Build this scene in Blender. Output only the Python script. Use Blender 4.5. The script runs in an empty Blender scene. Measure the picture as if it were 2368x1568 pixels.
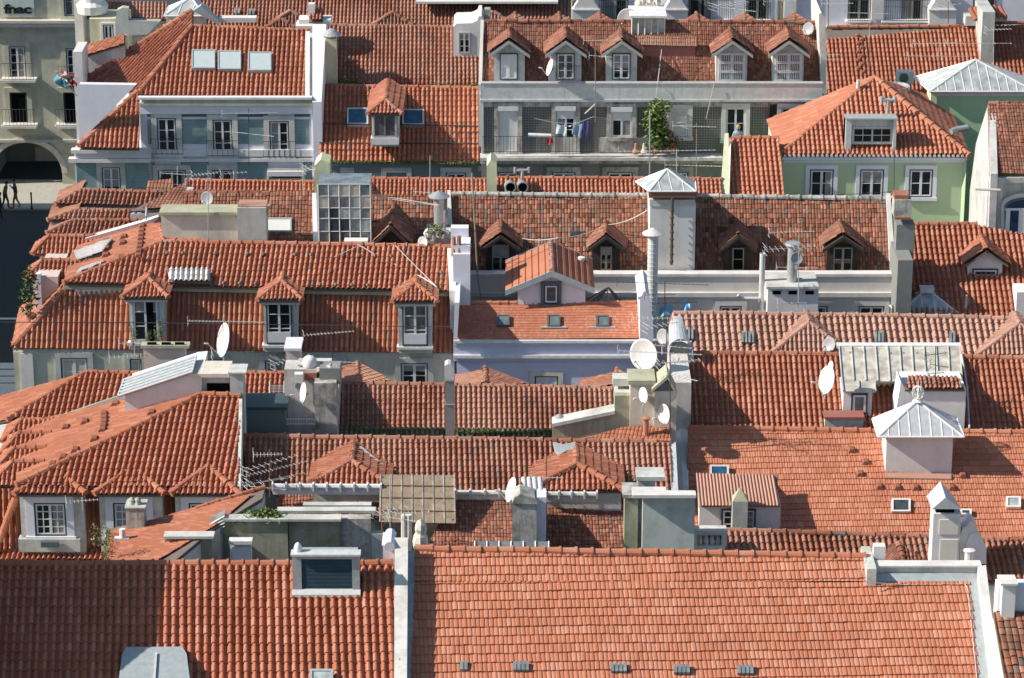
import bpy, bmesh, math, random
import numpy as np
from mathutils import Vector, Matrix
V = Vector
rad = math.radians
random.seed(7); RNG = np.random.default_rng(11)
SC = bpy.context.scene
COL = SC.collection
# ------------------------------------------------------------------ survey helpers: a camera station and sight lines
F, CX, CY, TH, CZ = 7000., 1183.5, 784., rad(19.3), 53.
CT, ST = math.cos(TH), math.sin(TH)
CAM = V((0, 0, CZ))
def ray(u, v):
    a = (u-CX)/F; b = (CY-v)/F
    return V((a, CT+b*ST, -ST+b*CT))
def P(u, v, Y):
    d = ray(u, v); return CAM + d*(Y/d.y)
def PZ(u, v, z):
    d = ray(u, v); return CAM + d*((z-CZ)/d.z)
def depth(p): return p.y*CT + (CZ-p.z)*ST
def mpp(p): return depth(p)/F            # metres per survey pixel
class Pl:
    def __init__(s, o, n):
        s.o = V(o); s.n = V(n).normalized()
        if s.n.z < 0: s.n = -s.n
    def at(s, u, v):
        d = ray(u, v); return CAM + d*(s.n.dot(s.o-CAM)/s.n.dot(d))
    def z(s, x, y): return s.o.z - (s.n.x*(x-s.o.x)+s.n.y*(y-s.o.y))/s.n.z
    def ya(s, x, z): return s.o.y - (s.n.x*(x-s.o.x)+s.n.z*(z-s.o.z))/s.n.y
    def lift(s, h): return Pl(s.o+V((0, 0, h)), s.n)
def slope(u0, v0, u1, v1, Y, pitch, Y1=None):
    A = P(u0, v0, Y); B = P(u1, v1, Y if Y1 is None else Y1)
    up = V((0, math.cos(rad(pitch)), math.sin(rad(pitch))))
    return Pl(A, (B-A).cross(up))
def plane3(a, b, c): return Pl(a, (b-a).cross(c-a))
# ------------------------------------------------------------------ mesh builder
class MB:
    def __init__(s): s.v = []; s.f = []; s.m = []; s.r = []
    def add(s, vs, fs, m=0, r=.5):
        b = len(s.v); s.v.extend(tuple(p) for p in vs)
        for f in fs:
            s.f.append(tuple(b+i for i in f)); s.m.append(m); s.r.append(r)
        return s
    def box(s, x0, x1, y0, y1, z0, z1, m=0):
        vs = [(x, y, z) for z in (z0, z1) for y in (y0, y1) for x in (x0, x1)]
        return s.add(vs, [(0,2,3,1),(4,5,7,6),(0,1,5,4),(2,6,7,3),(0,4,6,2),(1,3,7,5)], m)
    def pbox(s, u0, v0, u1, v1, Y, dep, m=0, down=0.):
        a = P(u0, v0, Y); b = P(u1, v1, Y)
        return s.box(a.x, b.x, Y, Y+dep, b.z-down, a.z, m)
    def quad(s, a, b, c, d, m=0): return s.add([a, b, c, d], [(0,1,2,3)], m)
    def prism(s, top, dz=None, zb=None, m=0):
        n = len(top); top = [V(p) for p in top]
        bot = [V((p.x, p.y, zb if dz is None else p.z-dz)) for p in top]
        fs = [tuple(range(n)), tuple(range(2*n-1, n-1, -1))]
        fs += [(i, i+n, (i+1) % n+n, (i+1) % n) for i in range(n)]
        return s.add(top+bot, fs, m)
    def extr(s, poly, vec, m=0):
        n = len(poly); a = [V(p) for p in poly]; b = [p+V(vec) for p in a]
        fs = [tuple(range(n)), tuple(range(2*n-1, n-1, -1))]
        fs += [(i, i+n, (i+1) % n+n, (i+1) % n) for i in range(n)]
        return s.add(a+b, fs, m)
    def tube(s, pts, r, n=6, m=0, caps=True):
        pts = [V(p) for p in pts]; rs = r if isinstance(r, (list, tuple)) else [r]*len(pts)
        vs = []; fs = []
        for i, p in enumerate(pts):
            t = (pts[min(i+1, len(pts)-1)]-pts[max(i-1, 0)])
            t = t.normalized() if t.length > 1e-9 else V((0, 0, 1))
            h = V((0, 0, 1)) if abs(t.z) < .9 else V((0, 1, 0))
            a = t.cross(h).normalized(); b = t.cross(a)
            for k in range(n):
                q = 2*math.pi*k/n; vs.append(p+(a*math.cos(q)+b*math.sin(q))*rs[i])
        for i in range(len(pts)-1):
            for k in range(n):
                fs.append((i*n+k, i*n+(k+1) % n, (i+1)*n+(k+1) % n, (i+1)*n+k))
        if caps: fs += [tuple(range(n-1, -1, -1)), tuple(range((len(pts)-1)*n, len(pts)*n))]
        return s.add(vs, fs, m)
    def bar(s, a, b, w, m=0): return s.tube([a, b], w, 4, m)
    def lathe(s, c, prof, n=14, m=0, axis=None):
        ax = V(axis).normalized() if axis else V((0, 0, 1))
        h = V((0, 0, 1)) if abs(ax.z) < .9 else V((1, 0, 0))
        a = ax.cross(h).normalized(); b = ax.cross(a); c = V(c); vs = []; fs = []
        for (r, z) in prof:
            for k in range(n):
                q = 2*math.pi*k/n; vs.append(c+ax*z+(a*math.cos(q)+b*math.sin(q))*max(r, 1e-4))
        for i in range(len(prof)-1):
            for k in range(n):
                fs.append((i*n+k, i*n+(k+1) % n, (i+1)*n+(k+1) % n, (i+1)*n+k))
        return s.add(vs, fs, m)
    def blob(s, c, rx, ry, rz, seed=0, rough=.15, m=0):
        rg = random.Random(seed); n, k = 8, 6; vs = []; fs = []
        for i in range(k+1):
            ph = math.pi*i/k
            for j in range(n):
                q = 2*math.pi*j/n; w = 1+rg.uniform(-rough, rough)
                vs.append((c[0]+rx*w*math.sin(ph)*math.cos(q), c[1]+ry*w*math.sin(ph)*math.sin(q), c[2]+rz*w*math.cos(ph)))
        for i in range(k):
            for j in range(n): fs.append((i*n+j, i*n+(j+1) % n, (i+1)*n+(j+1) % n, (i+1)*n+j))
        return s.add(vs, fs, m)
    def build(s, name, mats, parent=None, smooth=False):
        off = OFF.get(parent.name, V()) if parent else V()
        me = bpy.data.meshes.new(name)
        me.from_pydata([(p[0]-off.x, p[1]-off.y, p[2]-off.z) for p in s.v], [], s.f)
        for mt in (mats if isinstance(mats, (list, tuple)) else [mats]): me.materials.append(mt)
        me.polygons.foreach_set('material_index', s.m)
        at = me.attributes.new('rnd', 'FLOAT', 'FACE'); at.data.foreach_set('value', s.r)
        if smooth: me.polygons.foreach_set('use_smooth', [True]*len(s.f))
        me.update()
        o = bpy.data.objects.new(name, me); COL.objects.link(o)
        if parent:
            o.parent = parent; OFF[o.name] = off
        return o
OFF = {}
def tag(o, label=None, cat=None, group=None, kind=None):
    if label: o['label'] = label
    if cat: o['category'] = cat
    if group: o['group'] = group
    if kind: o['kind'] = kind
    return o
def thing(name, label, cat, loc, group=None):
    o = bpy.data.objects.new(name, None); COL.objects.link(o)
    o.empty_display_size = .3
    o.location = loc; OFF[o.name] = V(loc)
    return tag(o, label, cat, group)
# ------------------------------------------------------------------ materials
MATS = {}
def lin(h):
    h = h.lstrip('#'); c = [int(h[i:i+2], 16)/255 for i in (0, 2, 4)]
    return tuple(x/12.92 if x <= .04045 else ((x+.055)/1.055)**2.4 for x in c)
def newmat(name):
    m = bpy.data.materials.new(name); m.use_nodes = True
    nt = m.node_tree; b = nt.nodes['Principled BSDF']; MATS[name] = m
    return m, nt, b
def ramp(nt, stops, interp='LINEAR'):
    n = nt.nodes.new('ShaderNodeValToRGB'); r = n.color_ramp; r.interpolation = interp
    while len(r.elements) < len(stops): r.elements.new(.5)
    for e, (p, c) in zip(r.elements, stops): e.position = p; e.color = (*c, 1)
    return n
def mul(c, k): return tuple(min(1, x*k) for x in c)
def mixc(a, b, t): return tuple(x*(1-t)+y*t for x, y in zip(a, b))
def pos(nt): return nt.nodes.new('ShaderNodeNewGeometry').outputs['Position']
def noise(nt, scale, det=4, rough=.6, vec=None, stretch=None):
    n = nt.nodes.new('ShaderNodeTexNoise'); n.inputs['Scale'].default_value = scale
    n.inputs['Detail'].default_value = det; n.inputs['Roughness'].default_value = rough
    v = vec or pos(nt)
    if stretch:
        mp = nt.nodes.new('ShaderNodeMapping'); mp.inputs['Scale'].default_value = stretch
        nt.links.new(v, mp.inputs['Vector']); v = mp.outputs['Vector']
    nt.links.new(v, n.inputs['Vector']); return n.outputs['Fac']
def mixn(nt, fac, a, b, mode='MIX'):
    n = nt.nodes.new('ShaderNodeMix'); n.data_type = 'RGBA'; n.blend_type = mode
    for sock, val in ((n.inputs[0], fac), (n.inputs[6], a), (n.inputs[7], b)):
        if isinstance(val, (int, float)): sock.default_value = val
        elif isinstance(val, tuple): sock.default_value = (*val, 1)
        else: nt.links.new(val, sock)
    return n.outputs[2]
def bump(nt, b, h, dist=.01, st=.5):
    n = nt.nodes.new('ShaderNodeBump'); n.inputs['Distance'].default_value = dist; n.inputs['Strength'].default_value = st
    nt.links.new(h, n.inputs['Height']); nt.links.new(n.outputs['Normal'], b.inputs['Normal'])
def ramp1(nt, fac, lo, hi):
    r = ramp(nt, [(lo, (0, 0, 0)), (hi, (1, 1, 1))]); nt.links.new(fac, r.inputs[0]); return r.outputs[0]
def tile_mat(name, base, spread=.16, grey=0., dirt=.35, dirtcol=(.10, .075, .055), pale=0.):
    m, nt, b = newmat(name)
    at = nt.nodes.new('ShaderNodeAttribute'); at.attribute_name = 'rnd'
    g = (.17, .15, .13); pk = mixc(base, (.62, .36, .27), .35)
    st = [(0, mul(base, 1-spread*1.5)), (.22, mul(base, 1-spread*.6)), (.55, base), (.80-grey*.5, mixc(mul(base, 1+spread*.5), pk, .5)), (.975-grey, mul(pk, 1+spread*.2))]
    if grey > 0: st += [(.985-grey, mixc(base, g, .75)), (1., g)]
    r = ramp(nt, st); nt.links.new(at.outputs['Fac'], r.inputs[0])
    n1 = noise(nt, .9, 6, .65); n2 = noise(nt, 14, 4, .7)
    c = mixn(nt, ramp1(nt, n1, .45, .8), r.outputs[0], mixc(base, dirtcol, min(1, dirt*1.3)))
    k = nt.nodes.new('ShaderNodeMath'); k.operation = 'MULTIPLY'; nt.links.new(ramp1(nt, n2, .52, .78), k.inputs[0]); k.inputs[1].default_value = dirt
    c = mixn(nt, k.outputs[0], c, mixc(base, dirtcol, .6))
    n3 = noise(nt, .35, 3, .5)
    c = mixn(nt, mixn(nt, .5, ramp1(nt, noise(nt, .55, 5, .62), .4, .72), (0, 0, 0)), c, mixn(nt, 1., c, (.66, .60, .56), 'MULTIPLY'))
    c = mixn(nt, ramp1(nt, noise(nt, 3.5, 4, .7), .66, .74), c, mixc(base, (.13, .12, .09), .55))
    if pale: 
        c = mixn(nt, ramp1(nt, n3, .42, .68), c, mixc(base, (.5, .36, .28), pale))
    nt.links.new(c, b.inputs['Base Color'])
    b.inputs['Roughness'].default_value = .82; b.inputs['Specular IOR Level'].default_value = .25
    bump(nt, b, n2, .008, .5)
    return m
def plaster(name, col, dirt=.3, dcol=(.16, .15, .12), streak=.5, rough=.9, sc=1.):
    m, nt, b = newmat(name)
    n1 = noise(nt, 1.1*sc, 6, .7); n2 = noise(nt, 3.2*sc, 5, .7, stretch=(1, 1, .13)); n3 = noise(nt, 30, 3, .6)
    k = nt.nodes.new('ShaderNodeMath'); k.operation = 'MULTIPLY'; nt.links.new(ramp1(nt, n1, .44, .70), k.inputs[0]); k.inputs[1].default_value = min(1, dirt*1.15)
    c = mixn(nt, k.outputs[0], tuple(col), tuple(dcol))
    k2 = nt.nodes.new('ShaderNodeMath'); k2.operation = 'MULTIPLY'; nt.links.new(ramp1(nt, n2, .46, .72), k2.inputs[0]); k2.inputs[1].default_value = min(1, dirt*streak*1.8)
    c = mixn(nt, k2.outputs[0], c, mixc(col, dcol, .7))
    c = mixn(nt, ramp1(nt, n3, .3, .75), c, mixn(nt, .12, c, (.9, .88, .85)))
    nt.links.new(c, b.inputs['Base Color']); b.inputs['Roughness'].default_value = rough
    b.inputs['Specular IOR Level'].default_value = .2
    bump(nt, b, n3, .01, .5)
    return m
def plain(name, col, rough=.6, metal=0., spec=.4, var=.25, alpha=1.):
    m, nt, b = newmat(name)
    n1 = noise(nt, 5, 5, .65)
    c = mixn(nt, ramp1(nt, n1, .35, .75), tuple(col), mul(col, 1-var)); nt.links.new(c, b.inputs['Base Color'])
    b.inputs['Roughness'].default_value = rough; b.inputs['Metallic'].default_value = metal
    b.inputs['Specular IOR Level'].default_value = spec; b.inputs['Alpha'].default_value = alpha
    return m
# ------------------------------------------------------------------ tiled slopes (real corrugated geometry, clipped to the roof outline)
PROF = {}
def _canal():
    us = [0., .07, .17, .32, .47, .57, .64, .82]
    hs = [.0, .22, .35, .41, .35, .22, .0, -.10]
    return np.array(us), np.array(hs), .64
def _marseille():
    us = [0., .05, .13, .30, .44, .50, .55, .60, .68, .80, .90, .95]
    hs = [.005, .06, .09, .105, .085, .05, -.01, .04, .065, .07, .055, .03]
    return np.array(us), np.array(hs), 2.
def _flat():
    us = [0., .08, .25, .55, .80, .92]
    hs = [-.05, .12, .20, .20, .14, .05]
    return np.array(us), np.array(hs), 2.
PROF['canal'], PROF['marseille'], PROF['flat'] = _canal(), _marseille(), _flat()
class Roof:
    def __init__(s): s.tv = []; s.tf = []; s.tr = []; s.nv = 0; s.deck = MB(); s.body = MB(); s.rids = []
    def slope(s, poly, tp=None, style='canal', co=None, k=0., ov=.22, base=0., body=True, org=None, m=None, wob=1., drop=.16, deck=True):
        """poly: coplanar 3-D outline. tp: tile pitch in survey pixels. k: lean of the tile columns."""
        poly = [V(p) for p in poly]; n = len(poly)
        nr = V()
        for i in range(n):
            a, b = poly[i], poly[(i+1) % n]
            nr += V(((a.y-b.y)*(a.z+b.z), (a.z-b.z)*(a.x+b.x), (a.x-b.x)*(a.y+b.y)))
        nr.normalize()
        if nr.z < 0: nr = -nr
        cen = sum(poly, V())/n
        poly = [p-nr*(p-cen).dot(nr) for p in poly]
        d0 = V((0, 0, -1)); d0 = (d0-nr*d0.dot(nr)).normalized()
        ex = d0.cross(nr)
        if ex.x < 0 or (abs(ex.x) < .3 and ex.y > 0): ex = -ex
        pit = (tp or 12)*mpp(cen)
        co = co or {'canal': 1.6, 'marseille': 1.3, 'flat': 1.9}[style]
        crs = co*pit
        t = [p.dot(d0) for p in poly]; o = V(org) if org is not None else poly[t.index(max(t))]
        tt = [(p-o).dot(d0) for p in poly]; ss = [(p-o).dot(ex)-k*q for p, q in zip(poly, tt)]
        c0, c1 = math.floor(min(ss)/pit)-1, math.ceil(max(ss)/pit)+1
        r0, r1 = math.floor(min(tt)/crs)-1, math.ceil(max(tt)/crs)+1
        us, hs, cut = PROF[style]; nu = len(us); nc = c1-c0; nrw = r1-r0
        NC = nc*nu+1
        u_all = np.concatenate([(np.arange(c0, c1)[:, None]+us[None, :]).ravel(), [c1]])*pit
        h_all = np.concatenate([np.tile(hs, nc), [hs[0]]])*pit
        old = {'canal': .6, 'marseille': .35, 'flat': 1.3}[style]*wob
        colw = np.repeat(RNG.normal(0, .035*old*pit, nc), nu); colw = np.append(colw, 0)
        vs = np.zeros((nrw, 3, NC, 3)); ax = np.array(ex); ad = np.array(d0); an = np.array(nr); oo = np.array(o)
        rnd = np.zeros((nrw, nc, nu))
        sag = RNG.normal(0, .012*old, nrw+1)
        w1, w2, w3, w4 = RNG.uniform(0, 6.3, 4); aw = .028*min(1.6, old+.35)
        slow = np.cumsum(RNG.normal(0, .02*old*pit, (nrw, nc)), axis=0)
        for i in range(nrw):
            r = r0+i
            jit = np.append(np.repeat(RNG.normal(0, .03*old*pit, nc)+slow[i], nu), 0)
            hj = np.append(np.repeat(RNG.normal(0, .035*old*pit, nc), nu), 0)
            tj = np.append(np.repeat(RNG.normal(0, .045*old*crs, nc), nu), 0)
            stag = (r % 2)*.5*pit if style == 'marseille' else 0
            sco = np.append(np.tile((us-.32)*.05*pit if style == 'canal' else us*0, nc), 0)
            for q, (tq, hq, sg) in enumerate(((r*crs, .0, -1), ((r+1)*crs+.03*crs, (.16 if style != 'canal' else .13)*pit, 1), ((r+1)*crs+.03*crs, -.02*pit, 1))):
                sq = u_all+stag+colw+jit*(.6 if q == 0 else 1)+sco*sg
                tq = tq+(tj if q else tj*.3)+sag[i+(1 if q else 0)]
                hh = h_all*(1.06 if q else .92)+hq+hj if q < 2 else h_all*.9+hq
                hh = hh+aw*(1.3+np.sin(u_all*.55+w1+tq*.5)+.6*np.sin(u_all*1.4+w2-tq*.8)*np.sin(tq*.9+w3))
                vs[i, q] = oo+np.outer(sq+k*tq, ax)+np.outer(tq, ad)+np.outer(hh, an)
            a = RNG.random(nc); b2 = RNG.random(nc)
            rnd[i] = np.where(us[None, :] < cut, a[:, None], (b2*.5)[:, None])
        VV = vs.reshape(-1, 3)
        idx = np.arange(nrw*3*NC).reshape(nrw, 3, NC)
        fa = np.stack([idx[:, :2, :-1], idx[:, :2, 1:], idx[:, 1:, 1:], idx[:, 1:, :-1]], -1)   # nrw,2,NC-1,4
        rr = np.repeat(rnd.reshape(nrw, 1, nc*nu), 2, axis=1)
        # quick reject of faces well outside, then exact cut
        FA = fa.reshape(-1, 4); RR = rr.reshape(-1)
        keep = np.ones(len(FA), bool); fc = VV[FA].mean(1)
        planes = []
        for i in range(n):
            a, b = poly[i], poly[(i+1) % n]
            e = b-a
            if e.length < 1e-4: continue
            pn = e.cross(nr).normalized()
            if pn.dot(cen-a) > 0: pn = -pn
            planes.append((a, pn)); keep &= ((fc-np.array(a))@np.array(pn)) < pit*1.5
        FA, RR = FA[keep], RR[keep]
        if len(FA) == 0: return
        used, inv = np.unique(FA, return_inverse=True); VV = VV[used]; FA = inv.reshape(-1, 4)
        me = bpy.data.meshes.new('t'); me.from_pydata(VV.tolist(), [], FA.tolist())
        at = me.attributes.new('rnd', 'FLOAT', 'FACE'); at.data.foreach_set('value', RR)
        bm = bmesh.new(); bm.from_mesh(me)
        for a, pn in planes:
            ds = [(v.co-a).dot(pn) for v in bm.verts]
            if max(ds) > 1e-5:
                bmesh.ops.bisect_plane(bm, geom=bm.verts[:]+bm.edges[:]+bm.faces[:], dist=1e-5, plane_co=a, plane_no=pn, clear_outer=True)
        lay = bm.faces.layers.float.get('rnd')
        bm.verts.index_update()
        s.tv.extend([v.co[:] for v in bm.verts])
        for f in bm.faces:
            s.tf.append(tuple(v.index+s.nv for v in f.verts)); s.tr.append(f[lay])
        s.nv += len(bm.verts)
        bm.free(); bpy.data.meshes.remove(me)
        if deck:
            dp = [p-nr*(.09*pit+.01) for p in poly]
            s.deck.extr(dp, -nr*.07)
        if body:
            lim = max(p.dot(d0) for p in poly)-ov; bp = []
            for i in range(n):                                          # cut the eave overhang off the body outline
                a, b = poly[i], poly[(i+1) % n]; ta, tb = a.dot(d0)-lim, b.dot(d0)-lim
                if ta <= 0: bp.append(a)
                if (ta < 0 < tb) or (tb < 0 < ta): bp.append(a+(b-a)*(ta/(ta-tb)))
            if len(bp) > 2: s.body.prism([p-V((0, 0, drop)) for p in bp], zb=base)
        return Pl(cen, nr)
    def px(s, pl, uv, *a, **kw):
        if 'org' not in kw: kw['org'] = pl.o
        return s.slope([pl.at(u, v) for u, v in uv], *a, **kw)
    def ridge(s, a, b, r=.11, seg=.4, lift=.03):
        a, b = V(a), V(b); L = (b-a).length; n = max(1, round(L/seg)); d = (b-a)/n; t = d.normalized()
        side = t.cross(V((0, 0, 1))).normalized(); up = side.cross(t); M_ = MB()
        for i in range(n):
            vs = []; rr = random.random(); j = random.uniform(-.018, .018); lift += random.uniform(-.012, .012)*(1 if lift > .03 else -1)*.8 if .0 < lift < .09 else (.03-lift)*.5
            for e, rr2 in ((0, r*.9), (.9, r), (.9, r*1.22), (1.04, r*1.22)):
                p = a+d*(i+e)+up*lift
                for q in range(7):
                    an = math.pi*(-.12+1.24*q/6); vs.append(p+side*(math.cos(an)*rr2+j)+up*math.sin(an)*rr2)
            fs = [(w*7+q, w*7+q+1, w*7+q+8, w*7+q+7) for w in range(3) for q in range(6)]
            fs.append(tuple(range(21, 28)))
            M_.add(vs, fs, 0, rr)
        s.rids.append(M_); return s
    def back(s, a, b, dep, pitch=26, base=0.):
        """plain rear slope and the body under it"""
        a, b = V(a), V(b); h = dep*math.tan(rad(pitch))
        c, d = b+V((0, dep, -h)), a+V((0, dep, -h))
        s.deck.extr([a, b, c, d], V((0, 0, -.08)), 1)
        s.body.prism([p-V((0, 0, .16)) for p in (a, b, c, d)], zb=base)
        return s
    def build(s, root, tmat, wmat, rname='roof', wname='wall', rmat=None, rpar=None):
        """roof part (tiles + boarding), ridge sub-part, wall part"""
        mb = s.deck; nb = len(mb.v)
        out = MB(); out.v = [tuple(p) for p in mb.v]+s.tv; out.f = list(mb.f)+[tuple(i+nb for i in f) for f in s.tf]
        out.m = [1 if m == 0 else 0 for m in mb.m]+[0]*len(s.tf); out.r = list(mb.r)+s.tr
        ro = out.build(rname, [tmat, MATS['mortar']], root)
        for q in s.rids: q.build('ridge' if rpar is None else 'dormer_ridge', rmat or tmat, rpar or ro)
        if s.body.v and wmat is not None: s.body.build(wname, wmat, root)
        return ro
# ------------------------------------------------------------------ windows, dormers, chimneys ...
def window(par, Y, u0, v0, u1, v1, cols=2, rows=3, sur=.0, smat=None, fr=None, glass=None, case=None, sill=True, sub=False, fw=.055, lint=None, casew=.06, parts=True, proud=.1):
    a = P(u0, v0, Y); b = P(u1, v1, Y); x0, x1, z1, z0 = a.x, b.x, a.z, b.z
    fr = fr or MATS['frame']; glass = glass or MATS['glass']; case = case or MATS['casing']
    m = MB(); cw = casew
    def ring(x0, x1, z0, z1, w, ya, yb, mi):
        m.box(x0, x1, ya, yb, z1-w, z1, mi); m.box(x0, x1, ya, yb, z0, z0+w, mi)
        m.box(x0, x0+w, ya, yb, z0+w, z1-w, mi); m.box(x1-w, x1, ya, yb, z0+w, z1-w, mi)
    if cw: ring(x0, x1, z0, z1, cw, Y-.055, Y+.01, 1)
    X0, X1, Z0, Z1 = x0+cw, x1-cw, z0+cw, z1-cw
    ring(X0, X1, Z0, Z1, fw, Y-.048, Y+.01, 0)
    iw = X1-X0; ih = Z1-Z0
    for c in range(1, cols):
        xc = X0+iw*c/cols; w = fw*.95 if (cols == 2 or c*2 == cols) else .016
        m.box(xc-w, xc+w, Y-.05 if w > .02 else Y-.04, Y+.01, Z0+fw, Z1-fw, 0)
    for r in range(1, rows):
        zc = Z0+ih*r/rows; m.box(X0+fw, X1-fw, Y-.038, Y+.008, zc-.017, zc+.017, 0)
    w = m.build('window_frame' if sub else 'window', [fr, case], par)
    p = MB().box(X0+fw*.5, X1-fw*.5, Y-.02, Y-.004, Z0+fw*.5, Z1-fw*.5).build('window_pane' if sub else 'pane', glass, par if sub else w)
    if glass is MATS['glass'] and random.random() < .55:                     # a drawn curtain or a half-lowered blind behind the sash bars
        k = random.choice((0, 1, 2)); xa, xb, za = X0+fw, X1-fw, Z0+fw
        if k == 0: xb = xa+(xb-xa)*random.uniform(.25, .48)
        elif k == 1: xa = xb-(xb-xa)*random.uniform(.25, .48)
        else: za = za+(Z1-fw-za)*random.uniform(.4, .75)
        MB().box(xa, xb, Y-.027, Y-.021, za, Z1-fw).build('window_curtain' if sub else 'curtain', MATS['curtain_dim'], par if sub else w)
    if sur:
        q = MB(); s = sur
        q.box(x0-s, x1+s, Y-proud, Y+.02, z1, z1+s*(lint or 1)); q.box(x0-s, x0, Y-proud, Y+.02, z0, z1); q.box(x1, x1+s, Y-proud, Y+.02, z0, z1)
        if sill: q.box(x0-s*1.2, x1+s*1.2, Y-proud-.05, Y+.02, z0-s*.8, z0)
        q.build('window_surround' if sub else 'surround', smat or MATS['stone'], par if sub else w)
    return w
def dormer(root, pl, Y, u0, u1, ve, vb, va, kind='gable', tp=9, style='canal', tmat=None, wmat=None, ov=.22, fo=.25, plr=None, win=None, hd=None, fascia=None, name='dormer', co=None, ridge=True, base=.4, front=None, rr=.1, smat=None):
    um = (u0+u1)/2; plr = plr or pl
    x0 = P(u0, ve, Y).x; x1 = P(u1, ve, Y).x; xm = (x0+x1)/2; ze = P(um, ve, Y).z; zb = P(um, vb, Y).z-base
    hw = (x1-x0)/2
    if kind == 'gable': zr = P(um, va, Y-fo).z; yf = Y-fo
    else:
        hd = hd or hw*.95; zr = P(um, va, Y+hd).z; yf = Y+hd
    sl = (zr-ze)/hw; ov2 = ov; zo = ze-ov2*sl
    yb = max(pl.ya(xm, ze), plr.ya(xm, ze))+.15; yb = max(yb, Y+.3)
    w = MB(); w.box(x0, x1, Y, yb, zb, ze)
    if kind == 'gable': w.extr([(x0, Y, ze), (x1, Y, ze), (xm, Y, zr-.06)], (0, yb-Y, 0))
    d = w.build(name, wmat, root)
    R = Roof(); yr = plr.ya(xm, zr)+.25; ye = plr.ya(x0, zo)+.25
    yr = max(yr, yf+.2); ye = max(ye, Y+.2)
    A = [V((x0-ov2, Y-fo, zo)), V((x0-ov2, ye, zo)), V((xm, yr, zr)), V((xm, yf, zr))]
    ye2 = plr.ya(x1, zo)+.25; ye2 = max(ye2, Y+.2)
    B = [V((x1+ov2, Y-fo, zo)), V((x1+ov2, ye2, zo)), V((xm, yr, zr)), V((xm, yf, zr))]
    R.slope(A, tp, style, co, body=False); R.slope(B, tp, style, co, body=False)
    if kind == 'hip':
        R.slope([A[0], B[0], V((xm, yf, zr))], tp, style, co, body=False)
        R.ridge(V((xm, yf, zr)), A[0], rr); R.ridge(V((xm, yf, zr)), B[0], rr)
        R.ridge(V((xm, yf, zr)), V((xm, yr-.2, zr)), rr)
    elif ridge: R.ridge(V((xm, yf, zr)), V((xm, yr-.2, zr)), rr)
    R.build(d, tmat, None, rname='dormer_roof', rmat=tmat, rpar=d)
    if fascia:
        f = MB(); t = .05
        if kind == 'gable':
            for A0, B0 in ((A[0], V((xm, yf, zr))), (B[0], V((xm, yf, zr)))):
                f.extr([A0+V((0, -.03, -.06)), B0+V((0, -.03, -.06)), B0+V((0, -.03, -.2)), A0+V((0, -.03, -.2))], (0, .04, 0))
        else: f.box(x0-ov*.7, x1+ov*.7, Y-fo*.8, Y+.02, ze-.28, ze-.1)
        f.build('fascia', fascia, d)
    if win: window(d, Y, *win[0], sub=True, **win[1])
    return d
def chimney(root, u0, v0, u1, v1, Y, dep, mat, cap=None, capv=6, capo=.08, down=1., name='chimney', pots=0, potmat=None):
    m = MB(); m.pbox(u0, v0, u1, v1, Y, dep, down=down)
    c = m.build(name, mat, root)
    if cap:
        a = P(u0, v0, Y); b = P(u1, v0, Y); h = capv*mpp(a)
        MB().box(a.x-capo, b.x+capo, Y-capo, Y+dep+capo, a.z, a.z+h).build('chimney_cap', cap, c)
    if pots:
        a = P(u0, v0, Y); b = P(u1, v0, Y); h = capv*mpp(a) if cap else 0
        for i in range(pots):
            x = a.x+(b.x-a.x)*(i+.5)/pots
            MB().lathe((x, Y+dep/2, a.z+h), [(.09, 0), (.11, .03), (.09, .3), (.12, .34), (.07, .36)], 10).build('chimney_pot', potmat or MATS['clay'], c)
    return c
def skylight(root, pl, u0, v0, u1, v1, glass=None, fr=None, h=.09, w=.07, name='skylight'):
    h += .09; L = pl.lift(h); q = [L.at(u0, v0), L.at(u1, v0), L.at(u1, v1), L.at(u0, v1)]
    m = MB(); n = pl.n
    def lerp(a, b, t): return a+(b-a)*t
    ex = (q[1]-q[0]).normalized(); ed = (q[3]-q[0]).normalized()
    i = [q[0]+ex*w+ed*w, q[1]-ex*w+ed*w, q[2]-ex*w-ed*w, q[3]+ex*w-ed*w]
    for k in range(4):
        j = (k+1) % 4
        m.extr([q[k], q[j], i[j], i[k]], -n*(h+.06))
    s = m.build(name, fr or MATS['zinc'], root)
    MB().extr([p-n*.03 for p in i], -n*.02).build('pane', glass or MATS['skyglass'], s)
    return s

def vents(root, pts, w=.16, d=.1, mat='tile_brown', name='vent_tile'):
    """small raised vent tiles, each a part of its own"""
    for q in pts:
        m = MB(); a, b = .55*w, w; q = q+V((0, 0, .05))
        m.add([(q.x-b, q.y-d, q.z-.12), (q.x+b, q.y-d, q.z-.12), (q.x+b, q.y+d, q.z+.02), (q.x-b, q.y+d, q.z+.02), (q.x-a, q.y-d, q.z+.02), (q.x+a, q.y-d, q.z+.02), (q.x+a, q.y+d, q.z+.07), (q.x-a, q.y+d, q.z+.07)],
              [(4, 5, 6, 7), (0, 1, 5, 4), (1, 2, 6, 5), (2, 3, 7, 6), (3, 0, 4, 7)])
        m.build(name, MATS[mat], root)
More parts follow.
